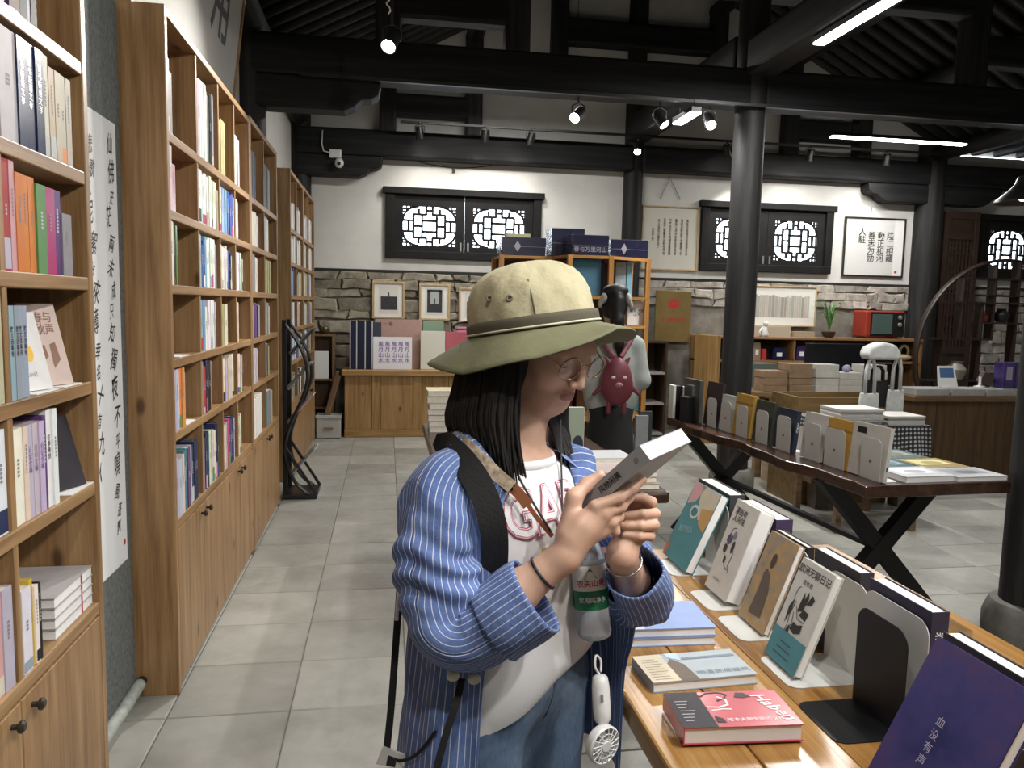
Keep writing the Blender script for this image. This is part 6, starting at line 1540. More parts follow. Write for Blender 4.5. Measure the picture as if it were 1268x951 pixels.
# eyelets and seam on the side facing the viewer
def hat_at(px, py, off=.0):
    # walk the sight line until it meets the crown
    best = None
    for i in range(400):
        d = 1.22+i*.0006; p = Vector(dq(px, py, d))-HO; z = p.dot(Hax)
        r = math.hypot(p.dot(hx)/1.10, p.dot(hyv)/.97)
        R_ = np.interp(z, [0, .03, .05, .066, .08, .093, .103, .1105, .116], [.1135, .112, .1095, .1055, .098, .086, .07, .05, 0])
        if r <= R_+.0015: return Vector(dq(px, py, d-off))
    return Vector(dq(px, py, 1.33))
for px, py in ((606, 369), (631, 369)):
    c = hat_at(px, py, .001); wob('eyelet', G().lathe([(.0030, 0), (.0062, .0), (.0066, .0015), (.0050, .0022), (.0030, .0012)], 16, caps=False, mat=frame(c, CR, CU)), plain('eyelet_brown', (.16, .14, .085), .5), hat, smooth=True)
    wob('eyelet_hole', G().lathe([(.0, .0004), (.0032, .0004)], 12, caps=False, mat=frame(c, CR, CU)), INKB, hat)
wob('seam', G().tube([hat_at(654, 346), hat_at(658, 365), hat_at(664, 394)], .0014, 6), plain('seam_brown', (.09, .075, .045), .8), hat)
wob('cord_loop', G().tube([Vector(p) for p in spline([hatp(2.75, .119, -.006), np.array(hatp(2.75, .15, .008)), np.array(dq(566, 408, 1.45)), np.array(dq(575, 399, 1.43)), np.array(hatp(2.6, .118, .002))], 5)], .0016, 6), INKB, hat, smooth=True)
# ------------------------------------------------------------------ clothes
TEE = plain('white_cotton', (.76, .76, .77), .9, bmp=.12, vscale=16)
def teering(z, a, bf, bb, t0=0, t1=2*PI, n=72, disp=None, shear=0.0, lc=0.0, fc=0.0):
    R = []
    for k in range(n+1):
        th = t0+(t1-t0)*k/n; s, c = math.sin(th), math.cos(th)
        sg = lambda v, e: math.copysign(abs(v)**e, v)
        l = a*sg(s, .9)+lc; f = (bf if c > 0 else bb)*sg(c, .85)+fc
        dr = disp(th, z) if disp else 0
        zz = z+shear*l
        R.append((BB(l*(1+dr/a), f*(1+dr/max(bf, .03)), zz), th*.16, zz))
    return R
td = lambda th, z: (.006*math.sin(3*th+14*z)+.004*math.sin(7*th-25*z)+.005*math.sin(z*46+2*th))*min(1, max(0, (1.12-z)/.12))
rows = [(.825, .172, .134, .105, .52), (.838, .174, .138, .105, .50), (.856, .172, .139, .103, .46), (.88, .167, .137, .10, .38), (.905, .160, .132, .098, .30), (.93, .154, .127, .096, .2), (.96, .149, .121, .095, .12), (1.0, .147, .117, .096, .05), (1.05, .149, .116, .098, 0), (1.10, .151, .114, .098, 0), (1.14, .149, .106, .092, 0), (1.17, .143, .094, .084, 0), (1.19, .128, .082, .076, 0), (1.205, .105, .073, .070, 0), (1.213, .080, .070, .066, -.0), (1.216, .074, .069, .064, 0)]
g, u = loft([teering(z, a, bf, bb, disp=td, shear=sh) for z, a, bf, bb, sh in rows])
tee = wob('t_shirt', g, TEE, smooth=True); tee['label'] = 'white cotton T-shirt'
sm = tee.modifiers.new('s', 'SUBSURF'); sm.levels = 1; sm.render_levels = 1
g, u = loft([teering(z, a, bf, bb) for z, a, bf, bb in ((1.207, .080, .073, .069), (1.212, .083, .076, .071), (1.221, .080, .074, .069), (1.224, .076, .070, .066), (1.214, .073, .067, .063))]); wob('collar_rib', g, TEE, tee, smooth=True)
# print on the chest, laid onto the cloth
def tee_front(l, z):
    a = np.interp(z, [r[0] for r in rows], [r[1] for r in rows]); bf = np.interp(z, [r[0] for r in rows], [r[2] for r in rows])
    s = max(-.98, min(.98, abs(l)/a)); s = s**(1/.9); c = math.sqrt(1-s*s)**.85
    th = math.asin(math.copysign(s, l)); dr = td(th, z)
    return BB(l*(1+dr/a), bf*c*(1+dr/bf)+.0035, z)
def tee_print(name, body, size, lc, zc, mat_, bold=0.0, sx=1.0, rot=0.0):
    Vt, Ft = txtmesh(body, bold, 1, 0, 3)
    bm = bmesh.new(); vs_ = [bm.verts.new((x*size*sx, y*size, 0)) for x, y, _ in Vt]
    for f in Ft:
        try: bm.faces.new([vs_[i] for i in f])
        except ValueError: pass
    bmesh.ops.triangulate(bm, faces=bm.faces[:])
    for _ in range(4): bmesh.ops.subdivide_edges(bm, edges=[e for e in bm.edges if e.calc_length() > .008], cuts=1); bmesh.ops.triangulate(bm, faces=bm.faces[:])
    c_, s_ = math.cos(rot), math.sin(rot)
    for v in bm.verts:
        x, y = v.co.x, v.co.y; v.co = tee_front(lc+x*c_-y*s_, zc+x*s_+y*c_)
    me_ = bpy.data.meshes.new(name); bm.to_mesh(me_); bm.free()
    return obj(name, me_, mat_, tee)
PK = plain('print_raspberry', (.46, .03, .12), .7)
tee_print('print_outline', 'GAP', .112, -.018, 1.138, PK, .040, .80)
for v_, m_, b_, dz in ((.026, TEE, 0, .0004), (.014, PK, 0, .0008), (.002, TEE, 0, .0012)):
    o = tee_print('print_inner', 'GAP', .112, -.018, 1.138, m_, v_, .80); o.location = WF*dz
tee_print('small_print', 'IIIII II', .026, -.012, 1.068, plain('print_mustard', (.50, .36, .02), .7), .02, .9)
# ------------------------------------------------------------------ jeans and shoes
def denim():
    m, nt, b = newmat('denim'); v = coords(nt, rnd=False); n = noise(nt, v, 6, 4, .6); n2 = noise(nt, coords(nt, 'Object', (300, 300, 60), False), 1, 2)
    c = ramp(nt, n, [(.3, (.065, .11, .19)), (.5, (.13, .20, .31)), (.75, (.27, .36, .47))]); mx = nt.nodes.new('ShaderNodeMix'); mx.data_type = 'RGBA'; mx.blend_type = 'MULTIPLY'; mx.inputs['Factor'].default_value = .5
    nt.links.new(c, mx.inputs['A']); nt.links.new(ramp(nt, n2, [(.3, (.6, .6, .65)), (.7, (1.1, 1.1, 1.1))]), mx.inputs['B']); nt.links.new(mx.outputs['Result'], b.inputs['Base Color']); b.inputs['Roughness'].default_value = .85; bump(nt, b, n2, .2, .002); return m
DENIM = denim()
RW_ = np.array([WL, WF, Vector((0, 0, 1))])
jp = [elp(nb(BB(0, .005, .83)), RW_, (.158, .112, .14), .04), elp(nb(BB(0, 0, .93)), RW_, (.135, .098, .10), .05)]
for s in (-1, 1):
    jp += chain([nb(BB(s*.082, .005, .78)), nb(BB(s*.086, .015, .45)), nb(BB(s*.09, -.005, .10))], [.098, .072, .066], .03)
Vj, Fj = sculpt(jp, [], .007)
jn = wob('jeans', npmesh('jeans', Vj, Fj), DENIM)
STITCH = plain('jeans_seam', (.05, .09, .16), .9)
def jfront(l, z):
    for i in range(60):
        f = .20-i*.003
        if field(jp, [], np.array([nb(BB(l, f, z))]))[0] < .001: return BB(l, f, z)
    return BB(l, .1, z)
wob('fly_seam', G().tube([jfront(.008+.0*k, .93-.018*k) for k in range(12)], .0022, 6), STITCH, jn)
wob('pocket_seam', G().tube([jfront(-.055-.006*k*k*.5, .915-.016*k) for k in range(6)], .0018, 6), STITCH, jn)
wob('pocket_seam', G().tube([jfront(.06+.003*k*k, .915-.016*k) for k in range(6)], .0018, 6), STITCH, jn)
for s in (-1, 1):
    sp = chain([nb(BB(s*.09, -.03, .045)), nb(BB(s*.10, .10, .035)), nb(BB(s*.105, .155, .032))], [.040, .038, .030], .02)
    Vs, Fs = sculpt(sp, [], .007); Vs[:, 2] = np.maximum(Vs[:, 2], .012)
    sh = wob('shoe', npmesh('shoe', Vs, Fs), plain('white_canvas_shoe', (.60, .60, .58), .8))
    so_ = [BB(s*.09+s*.04*math.cos(a)+s*.008*(1 if math.sin(a) > 0 else 0), .06+.135*math.sin(a), 0) for a in [2*PI*k/24 for k in range(24)]]
    gg = G(); gg.add([(p.x, p.y, .0) for p in so_]+[(p.x, p.y, .028) for p in so_], [tuple(range(23, -1, -1)), tuple(range(24, 48))]+[(i, (i+1) % 24, 24+(i+1) % 24, 24+i) for i in range(24)]); wob('sole', gg, plain('rubber_sole', (.5, .5, .47), .7), sh)
# ------------------------------------------------------------------ blue striped over-shirt
def stripes():
    m, nt, b = newmat('striped_cotton'); tc = nt.nodes.new('ShaderNodeTexCoord'); sx = nt.nodes.new('ShaderNodeSeparateXYZ'); nt.links.new(tc.outputs['UV'], sx.inputs[0])
    mu = nt.nodes.new('ShaderNodeMath'); mu.operation = 'MULTIPLY'; mu.inputs[1].default_value = 1/.0112; nt.links.new(sx.outputs['X'], mu.inputs[0])
    fr_ = nt.nodes.new('ShaderNodeMath'); fr_.operation = 'FRACT'; nt.links.new(mu.outputs[0], fr_.inputs[0])
    v = coords(nt, 'Object', (1, 1, 1), False); n = noise(nt, v, 18, 5, .7); n2 = noise(nt, coords(nt, 'Object', (260, 260, 30), False), 1, 2)
    base = ramp(nt, n, [(.25, (.060, .110, .29)), (.75, (.150, .225, .46))])
    st = ramp(nt, fr_.outputs[0], [(.0, (1, 1, 1)), (.10, (1, 1, 1)), (.13, (0, 0, 0)), (.92, (0, 0, 0)), (.95, (.0, .0, .0))])
    mx = nt.nodes.new('ShaderNodeMix'); mx.data_type = 'RGBA'; nt.links.new(st, mx.inputs['Factor']); nt.links.new(base, mx.inputs['A']); mx.inputs['B'].default_value = (.58, .62, .72, 1)
    m2 = nt.nodes.new('ShaderNodeMix'); m2.data_type = 'RGBA'; m2.blend_type = 'MULTIPLY'; m2.inputs['Factor'].default_value = .5
    nt.links.new(mx.outputs['Result'], m2.inputs['A']); nt.links.new(ramp(nt, n2, [(.3, (.7, .7, .75)), (.7, (1.1, 1.1, 1.1))]), m2.inputs['B'])
    nt.links.new(m2.outputs['Result'], b.inputs['Base Color']); b.inputs['Roughness'].default_value = .9
    n4 = noise(nt, coords(nt, 'Object', (1, 1, 1), False), 26, 3, .55); bump(nt, b, n4, .38, .012); return m
STR = stripes()
sd = lambda th, z: (.010*math.sin(5*th+3*z+.6)+.007*math.sin(9*th-7*z)+.004*math.sin(14*th+9*z))*min(1, max(.12, (1.16-z)/.3))
# z, half width, front, back, opening angles right / left
SRows = [(.60, .225, .165, .160, -.86, .95), (.66, .222, .163, .158, -.86, .95), (.72, .218, .160, .155, -.86, .95), (.78, .212, .157, .15, -.86, .95), (.84, .205, .153, .145, -.86, .93), (.90, .198, .148, .14, -.84, .90), (.96, .192, .142, .135, -.82, .88), (1.02, .188, .137, .13, -.80, .86), (1.08, .186, .130, .126, -.76, .84), (1.13, .182, .120, .12, -.72, .80), (1.165, .172, .108, .11, -.60, .78), (1.19, .150, .096, .10, -.60, .76), (1.205, .125, .088, .092, -.60, .76), (1.218, .100, .082, .086, -.60, .76), (1.226, .088, .078, .082, -.62, .78)]
rg = [teering(z, a, bf, bb, tl, 2*PI+tr, 96, sd) for z, a, bf, bb, tr, tl in SRows]
for R, row in zip(rg, SRows):       # the left front swings open a little
    for i, (co, u_, v_) in enumerate(R):
        th = row[5]+(2*PI+row[4]-row[5])*i/96; w_ = max(0, 1-(th-row[5])/1.1)**.7*min(1, max(0, (1.05-row[0])/.2))
        co = co+WF*(.060*w_)+WL*(.022*w_)-Vector((0, .04*w_, 0))
        if row[0] < .86: co.x = min(co.x, .447-.002*math.sin(i))      # the hem lies against the table edge
        R[i] = (co, u_, v_)
g, u = loft(rg); shirt = wob('striped_shirt', g, STR, uv=u, smooth=True); shirt['label'] = 'open blue shirt with thin white stripes'
so_ = shirt.modifiers.new('thick', 'SOLIDIFY'); so_.thickness = .0022; so_.offset = 1
sm = shirt.modifiers.new('s', 'SUBSURF'); sm.levels = 1; sm.render_levels = 1
def addsleeve(name, path, cuffpath, seed, **k):
    rr_ = sleeve(path, seed=seed, **k); g, u = loft(rr_); o = wob(name, g, STR, shirt, uv=u, smooth=True)
    q = o.modifiers.new('thick', 'SOLIDIFY'); q.thickness = .002; q.offset = -1
    q = o.modifiers.new('s', 'SUBSURF'); q.levels = 1; q.render_levels = 1
    rr_ = sleeve(cuffpath, amp=.0025, seed=seed+1, sub=5); g, u = loft(rr_); u = [(b*1.0, a) for a, b in u] if False else u
    c = wob('cuff', g, STR, o, uv=u, smooth=True); q = c.modifiers.new('thick', 'SOLIDIFY'); q.thickness = .004; q.offset = 0
    return o
def pr(px, py, d, r): return (*dq(px, py, d), r)
addsleeve('right_sleeve', [pr(596, 580, 1.40, .040), pr(566, 590, 1.36, .056), pr(546, 618, 1.33, .066), pr(541, 670, 1.305, .068), pr(543, 725, 1.285, .067), pr(555, 774, 1.27, .062), pr(582, 786, 1.262, .058), pr(614, 770, 1.256, .057), pr(644, 748, 1.252, .057)],
          [pr(612, 774, 1.258, .064), pr(636, 757, 1.254, .066), pr(664, 738, 1.25, .064)], 1.0, amp=.0052, sub=16, fold=(.245, .05, .0065))
addsleeve('left_sleeve', [pr(680, 570, 1.50, .034), pr(704, 588, 1.53, .046), pr(738, 632, 1.535, .058), pr(768, 690, 1.52, .062), pr(788, 735, 1.50, .058), pr(795, 742, 1.46, .052), pr(790, 728, 1.41, .050)],
          [pr(798, 740, 1.43, .053), pr(793, 724, 1.385, .052), pr(785, 707, 1.345, .050)], 3.0, sub=14, fold=(.22, .06, .006))
# collar flaps
def flap(name, P, n=10):
    """strip between an inner (neck) edge and an outer edge"""
    a = spline([np.array(p[0]) for p in P], 5); b = spline([np.array(p[1]) for p in P], 5); R = []
    for j in range(5):
        q = j/4; R.append([(Vector(x*(1-q)+y*q)+Vector((0, 0, .006*math.sin(q*PI))), .0142*.4+i*.006*1.2, q*.04) for i, (x, y) in enumerate(zip(a, b))])
    g, u = loft(R); o = wob(name, g, STR, shirt, uv=u, smooth=True); q = o.modifiers.new('thick', 'SOLIDIFY'); q.thickness = .003; q.offset = 0; return o
flap('collar', [(dq(640, 548, 1.53), dq(650, 558, 1.56)), (dq(588, 525, 1.47), dq(565, 535, 1.49)), (dq(580, 528, 1.385), dq(556, 545, 1.375)), (dq(590, 545, 1.335), dq(566, 566, 1.325)), (dq(612, 572, 1.312), dq(583, 600, 1.300))])
flap('collar', [(dq(662, 552, 1.54), dq(676, 552, 1.56)), (dq(698, 556, 1.50), dq(728, 556, 1.515)), (dq(706, 580, 1.462), dq(738, 584, 1.47)), (dq(714, 606, 1.44), dq(732, 622, 1.44))])
# ------------------------------------------------------------------ what she carries
BOOKG = plain('held_cover', (.36, .36, .37), .30, var=.06, vscale=25)
M_ = Matrix((BWv, -BHv, BTv)).transposed().to_4x4(); M_.translation = BA     # x from the spine, y down, z front -> back
if M_.determinant() < 0: pass
t = thing('book', 'thick pale grey paperback held open-handed by the reading woman', 'book', mat=T(BA))
M0 = T(-BA) @ M_
obj('cover', G().box(0, BWd, 0, BHt, 0, .0015).box(0, BWd, 0, BHt, BTh-.0015, BTh).box(-.0005, .001, 0, BHt, .0, BTh), BOOKG, t, M0)
obj('page_block', G().box(.001, BWd-.001, .0008, BHt-.001, .0015, BTh-.0015), plain('bright_pages', (.86, .86, .85), .8), t, M0)
msp = M0 @ Matrix(((0, 0, -1, -.0012), (1, 0, 0, BHt*.42), (0, 1, 0, BTh/2), (0, 0, 0, 1)))
text('spine_title', '风物闲美', .0135, msp @ T(0, 0, 0) @ RZ(PI), INKB, t, bold=.015)
obj('spine_mark', G().add(ell(0, 0, .004, .004, 12) and [(x, y, 0) for x, y in ell(-BHt*.32, 0, .005, .0045, 12)], [tuple(range(12))]), plain('print_soft_grey', (.22, .22, .23), .6), t, msp)
# water bottle
bt0, bt1 = Vector(dq(737, 790, 1.389)), Vector(dq(722, 640, 1.400)); ax = (bt1-bt0).normalized(); BM = frame(bt0, ax.cross(CF), CF.cross(ax.cross(CF)))
z_ = ax; x_ = (CR-z_*CR.dot(z_)).normalized(); y_ = z_.cross(x_); BM = Matrix((x_, y_, z_)).transposed().to_4x4(); BM.translation = bt0
t = thing('water_bottle', 'clear plastic water bottle with white and green label hanging at her side', 'bottle', mat=BM)
PET = plain('clear_plastic', (.62, .70, .76), .08); 
def pet():
    m, nt, b = newmat('bottle_plastic'); b.inputs['Base Color'].default_value = (.80, .87, .92, 1); b.inputs['Roughness'].default_value = .08; b.inputs['Transmission Weight'].default_value = .75; b.inputs['IOR'].default_value = 1.25; return m
PET = pet()
obj('bottle', G().lathe([(0, .004), (.022, 0), (.029, .005), (.0315, .014), (.0295, .024), (.0312, .034), (.0295, .043), (.031, .052), (.031, .135), (.030, .15), (.024, .172), (.014, .188), (.0125, .20)], 32, caps=False), PET, t, smooth=True)
obj('cap', G().lathe([(0, .216), (.0145, .216), (.015, .213), (.015, .199), (0, .199)], 24, caps=False), plain('cap_red', (.5, .03, .04), .4), t, smooth=35)
lab = obj('label', G().lathe([(.0316, .055), (.0318, .056), (.0318, .134), (.0316, .135)], 40, caps=False), plain('label_white', (.74, .74, .73), .45), t, smooth=40)
obj('label_green', G().lathe([(.0319, .056), (.0320, .0565), (.0320, .090), (.0319, .0905)], 40, caps=False), plain('label_green', (.012, .17, .085), .4), lab, smooth=40)
def onlabel(name, body, size, zc, mat_, bold=0.0, da=0.0):
    Vt, Ft = txtmesh(body, bold); R_ = .0324; a0 = math.atan2((-CF).dot(y_), (-CF).dot(x_))+da; g = G()
    g.add([(R_*math.cos(a0+x*size/R_), R_*math.sin(a0+x*size/R_), zc+y*size) for x, y, _ in Vt], Ft); return obj(name, g, mat_, lab)
onlabel('brand_lettering', '农夫山泉', .0135, .103, INKR, .015); onlabel('green_lettering', '饮用纯净水', .0105, .074, INKW, .008); onlabel('small_lettering', 'NONGFU SPRING', .0042, .0925, INKW)
Vm = [(-.012, .112), (.0, .132), (.012, .112)]; g = G(); a0 = math.atan2((-CF).dot(y_), (-CF).dot(x_)); g.add([(.0324*math.cos(a0+x/.0324), .0324*math.sin(a0+x/.0324), z) for x, z in Vm], [(0, 1, 2)]); obj('mountain_mark', g, plain('label_green', (.012, .17, .085), .4), lab)
# handheld fan
FW_ = plain('fan_white', (.72, .72, .71), .35)
f0, f1 = Vector(dq(743, 835, 1.352)), Vector(dq(746, 893, 1.335)); hc = Vector(dq(746, 921, 1.322))
t = thing('handheld_fan', 'small white handheld fan hanging from her waist', 'fan', f1)
z_ = (f0-f1).normalized(); x_ = (CR-z_*CR.dot(z_)).normalized(); y_ = z_.cross(x_); FM = Matrix((x_, y_, z_)).transposed().to_4x4()
LL = (f0-f1).length
obj('handle', G().lathe([(0, -.004), (.010, -.004), (.0145, .004), (.0155, .02), (.0155, LL-.02), (.013, LL-.004), (.008, LL), (0, LL)], 24, caps=False), FW_, t, FM, smooth=True)
obj('slider', G().box(-.002, .002, -.018, -.0145, LL*.45, LL*.6), plain('slider_grey', (.2, .2, .2), .5), t, FM)
fn = (-CF*.75+CR*.55-CU*.1).normalized(); hx_ = (CU-fn*CU.dot(fn)).normalized(); HM = Matrix((hx_, fn.cross(hx_), fn)).transposed().to_4x4(); HM.translation = hc-f1
hdn = obj('fan_head', G().lathe([(.0, -.016), (.02, -.016), (.030, -.010), (.0335, -.002), (.0335, .006), (.031, .009), (.0295, .007), (.0295, -.004), (0, -.008)], 36, caps=False), FW_, t, HM, smooth=35)
for k in range(16):
    a = 2*PI*k/16; obj('grille_bar', G().tube([(.010*math.cos(a), .010*math.sin(a), .0095), (.030*math.cos(a+.25), .030*math.sin(a+.25), .0085)], .0011, 5), FW_, hdn)
for r in (.012, .021): obj('grille_ring', G().tube([(r*math.cos(2*PI*k/24), r*math.sin(2*PI*k/24), .009) for k in range(24)], .001, 5, closed=True), FW_, hdn)
obj('hub', G().lathe([(0, .0115), (.009, .0115), (.0105, .009), (.0105, .006)], 20, caps=False), FW_, hdn, smooth=35)
for k in range(5):
    a = 2*PI*k/5; obj('blade', G().add([(.008*math.cos(a), .008*math.sin(a), .002), (.027*math.cos(a-.15), .027*math.sin(a-.15), .0), (.027*math.cos(a+.55), .027*math.sin(a+.55), .005), (.008*math.cos(a+.5), .008*math.sin(a+.5), .004)], [(0, 1, 2, 3)]), FW_, hdn)
obj('lanyard', G().tube([Vector(p)-f1 for p in spline([dq(743, 836, 1.352), dq(737, 826, 1.35), dq(738, 812, 1.36), dq(744, 818, 1.36), dq(744, 832, 1.352)], 5)], .0022, 6), FW_, t, smooth=True)
# straps
BLS = plain('black_webbing', (.010, .010, .011), .8, bmp=.2, vscale=200)
def strap(name, label, cat, P, w, th, mat_, parent=None, flat=None, n=6):
    S_ = spline([np.array(p) for p in P], n); L_ = [Vector(p) for p in S_]; g = G()
    # ribbon facing the viewer
    V = []; 
    for i, p in enumerate(L_):
        t_ = (L_[min(i+1, len(L_)-1)]-L_[max(i-1, 0)]).normalized(); nn = (-CF if flat is None else Vector(flat)); nn = (nn-t_*nn.dot(t_)).normalized(); s_ = t_.cross(nn)
        V += [p+s_*w/2+nn*th/2, p-s_*w/2+nn*th/2, p-s_*w/2-nn*th/2, p+s_*w/2-nn*th/2]
    F_ = []
    for i in range(len(L_)-1):
        for k in range(4): F_.append((4*i+k, 4*i+(k+1) % 4, 4*i+4+(k+1) % 4, 4*i+4+k))
    F_ += [(3, 2, 1, 0), tuple(4*(len(L_)-1)+k for k in range(4))]; g.add(V, F_)
    if parent: return obj(name, g, mat_, parent, T(-Vector(parent.location)), smooth=50)
    return tag(obj(name, g, mat_, smooth=50), label, cat)
t = thing('shoulder_bag', 'black shoulder bag strap crossing her striped shirt', 'bag', Vector(dq(600, 640, 1.3)))
strap('shoulder_strap', None, None, [dq(556, 556, 1.44), dq(552, 550, 1.37), dq(576, 574, 1.302), dq(598, 610, 1.275), dq(611, 655, 1.270), dq(612, 700, 1.292), dq(608, 742, 1.312)], .046, .003, BLS, t)
strap('strap_back', None, None, [dq(556, 556, 1.44), dq(566, 580, 1.52), dq(575, 640, 1.60), dq(570, 720, 1.64), dq(610, 770, 1.64)], .040, .003, BLS, t, flat=CF)
bag_p = [elp(np.array(BB(.10, -.215, .86)), RW_, (.085, .05, .12), .01)]
Vb, Fb = sculpt(bag_p, [], .008); o = obj('bag_body', npmesh('bag_body', Vb, Fb), BLS, t); o.location = -Vector(t.location)
# camera strap and cords round her neck
t = thing('camera_strap', 'patterned beige neck strap with brown leather end', 'strap', Vector(dq(620, 580, 1.32)))
strap('woven_band', None, None, [dq(556, 540, 1.40), dq(574, 548, 1.335), dq(594, 566, 1.298), dq(616, 588, 1.290), dq(634, 603, 1.296)], .022, .0022, plain('woven_beige', (.42, .34, .25), .9, var=.5, vscale=90), t)
strap('leather_end', None, None, [dq(630, 599, 1.314), dq(644, 613, 1.312), dq(654, 626, 1.312)], .019, .0028, plain('brown_leather', (.24, .085, .035), .45), t)
strap('leather_cord', None, None, [dq(652, 622, 1.312), dq(664, 640, 1.312), dq(684, 664, 1.314)], .008, .0028, plain('brown_leather', (.24, .085, .035), .45), t)
for k, P in enumerate(([dq(628, 546, 1.36), dq(640, 585, 1.335), dq(660, 622, 1.318), dq(682, 658, 1.312)], [dq(694, 520, 1.46), dq(695, 570, 1.43), dq(696, 610, 1.385), dq(697, 640, 1.36)])):
    tag(obj('neck_cord', G().tube([Vector(p) for p in spline(P, 5)], .0021, 6), INKB, smooth=True), ('thin black cord from her collar to the leather strap end' if k == 0 else 'thin black cord hanging straight down the white T-shirt'), 'cord')
# bracelets
def bracelet(name, c, axv, r, rr_, mat_, label):
    axv = Vector(axv).normalized(); a = axv.cross(Vector((0, 0, 1))).normalized(); b = axv.cross(a); c = Vector(c)
    return wob(name, G().tube([c+a*r*math.cos(2*PI*k/28)+b*r*math.sin(2*PI*k/28) for k in range(28)], rr_, 8, closed=True), mat_, smooth=True)
bracelet('hair_tie', rwr*.80+relb*.20, rwr-relb, .0288, .0026, INKB, '')
bracelet('bangle', lwr*.88+lelb*.12, (lwr-lelb)+np.array(CU)*.06, .031, .0018, plain('silver', (.6, .6, .6), .2, 1), '')
# dangling cord with a small camera below the sleeve
t = thing('phone_lanyard', 'black lanyard with a small white tag hanging below her sleeve', 'lanyard', Vector(dq(490, 800, 1.42)))
strap('lanyard_band', None, None, [dq(497, 690, 1.42), dq(495, 730, 1.42), dq(490, 800, 1.41), dq(484, 880, 1.39), dq(478, 934, 1.372)], .013, .0015, BLS, t)
obj('white_hook', G().tube([Vector(p) for p in spline([dq(496, 722, 1.413), dq(493, 742, 1.413), dq(491, 768, 1.413)], 4)], .0035, 6), FW_, t, T(-Vector(t.location)), smooth=True)
strap('lower_band', None, None, [dq(478, 936, 1.370), dq(494, 942, 1.360), dq(510, 938, 1.325), dq(524, 926, 1.300), dq(540, 905, 1.287)], .006, .0015, BLS, t)
obj('tag_card', G().prism([(0, 0), (.052, -.012), (.060, .012), (.012, .030)], 0, .006, 0, frame(Vector(dq(466, 944, 1.368))-Vector(t.location), CR, CU)), FW_, t)
obj('tag_print', G().prism([(.018, -.002), (.034, -.006), (.038, .010), (.022, .016)], .006, .0064, 0, frame(Vector(dq(466, 944, 1.368))-Vector(t.location), CR, CU)), INKB, t)
for k, (px, py) in enumerate(((561, 837), (587, 841))):
    tag(obj('cord_toggle', G().ball(tuple(Vector(dq(px, py, 1.262+.01*k))), (.011, .008, .009)), plain('ivory_toggle', (.62, .58, .5), .4), smooth=True), ('ivory toggle under her striped sleeve, the one nearer her back' if k == 0 else 'ivory toggle under her striped sleeve, the one nearer her T-shirt'), 'toggle', 'toggles under the sleeve')
strap('toggle_strap', 'dark strap hanging from the toggles under her sleeve', 'strap', [dq(572, 840, 1.285), dq(565, 870, 1.262), dq(552, 910, 1.25), dq(541, 952, 1.245), dq(535, 1000, 1.245)], .012, .002, BLS)
# ================================================================== the visitor with the backpack, seen from behind
QC = Vector((1.475, 4.90, 0))
qf = Vector((.10, .995, 0)).normalized(); ql = Vector((0, 0, 1)).cross(qf)
def QB(l, f, z): return np.array(QC+ql*l+qf*f+Vector((0, 0, z)))
QR = np.array([ql, qf, Vector((0, 0, 1))])
W2 = thing('person', 'visitor in a pale blouse and black skirt seen from behind at the display shelf', 'person', QC)
def w2(name, V, F, mat_, parent=W2):
    o = obj(name, npmesh(name, V, F), mat_, parent)
    o.location = -QC if parent is W2 else (0, 0, 0); return o
pp = [elp(QB(0, .01, 1.50), QR, (.072, .088, .105)), elp(QB(0, .05, 1.45), QR, (.05, .05, .06), .03), cap(QB(0, 0, 1.42), QB(0, -.01, 1.30), .050, .055, .03), cap(QB(-.14, 0, 1.27), QB(.14, 0, 1.27), .045, .045, .04), elp(QB(0, 0, 1.12), QR, (.135, .09, .2), .05), elp(QB(0, 0, .88), QR, (.14, .095, .14), .05)]
for s in (-1, 1):
    hz = .98 if s < 0 else 1.0
    pp += [cap(QB(s*.16, 0, 1.26), QB(s*.20, -.02, 1.02), .042, .035, .03), cap(QB(s*.20, -.02, 1.02), QB(s*.12, .19, hz), .034, .024, .02), cap(QB(s*.12, .19, hz), QB(s*.09, .25, hz+.02), .024, .016, .015)]
    for k in range(4): pp += chain([QB(s*(.10-.012*k), .24, hz+.03-.016*k), QB(s*(.07-.01*k), .28, hz+.03-.016*k), QB(s*(.05-.01*k), .27, hz+.03-.016*k)], [.009, .008, .007], .004)
    pp += chain([QB(s*.11, .22, hz+.02), QB(s*.09, .245, hz+.06), QB(s*.08, .27, hz+.07)], [.013, .010, .008], .006)
    pp += [cap(QB(s*.08, 0, .82), QB(s*.08, 0, .45), .075, .05, .03), cap(QB(s*.08, 0, .45), QB(s*.08, -.01, .09), .047, .034, .02), cap(QB(s*.08, -.03, .045), QB(s*.09, .13, .035), .038, .032, .02)]
V, F = sculpt(pp, [], .006); V[:, 2] = np.maximum(V[:, 2], .001); w2('body', V, F, SKIN)
BL_ = plain('pale_blouse', (.33, .355, .33), .9, var=.08, vscale=10, bmp=.25)
bl = [cap(QB(-.13, 0, 1.265), QB(.13, 0, 1.265), .062, .062, .04), elp(QB(0, 0, 1.12), QR, (.165, .118, .2), .06), elp(QB(0, 0, .93), QR, (.185, .13, .18), .06)]
for s in (-1, 1): bl += [cap(QB(s*.16, 0, 1.25), QB(s*.19, -.02, 1.03), .058, .064, .04), cap(QB(s*.19, -.02, 1.03), QB(s*.145, .11, .99), .062, .05, .03)]
V, F = sculpt(bl, [elp(QB(0, 0, .66), QR, (.5, .5, .085), .01), cap(QB(0, 0, 1.34), QB(0, 0, 1.6), .06, .06, .01)], .007); w2('blouse', V, F, BL_)
sk = [elp(QB(0, 0, .86), QR, (.155, .11, .12), .03), cap(QB(0, 0, .78), QB(0, 0, .30), .145, .19, .04)]
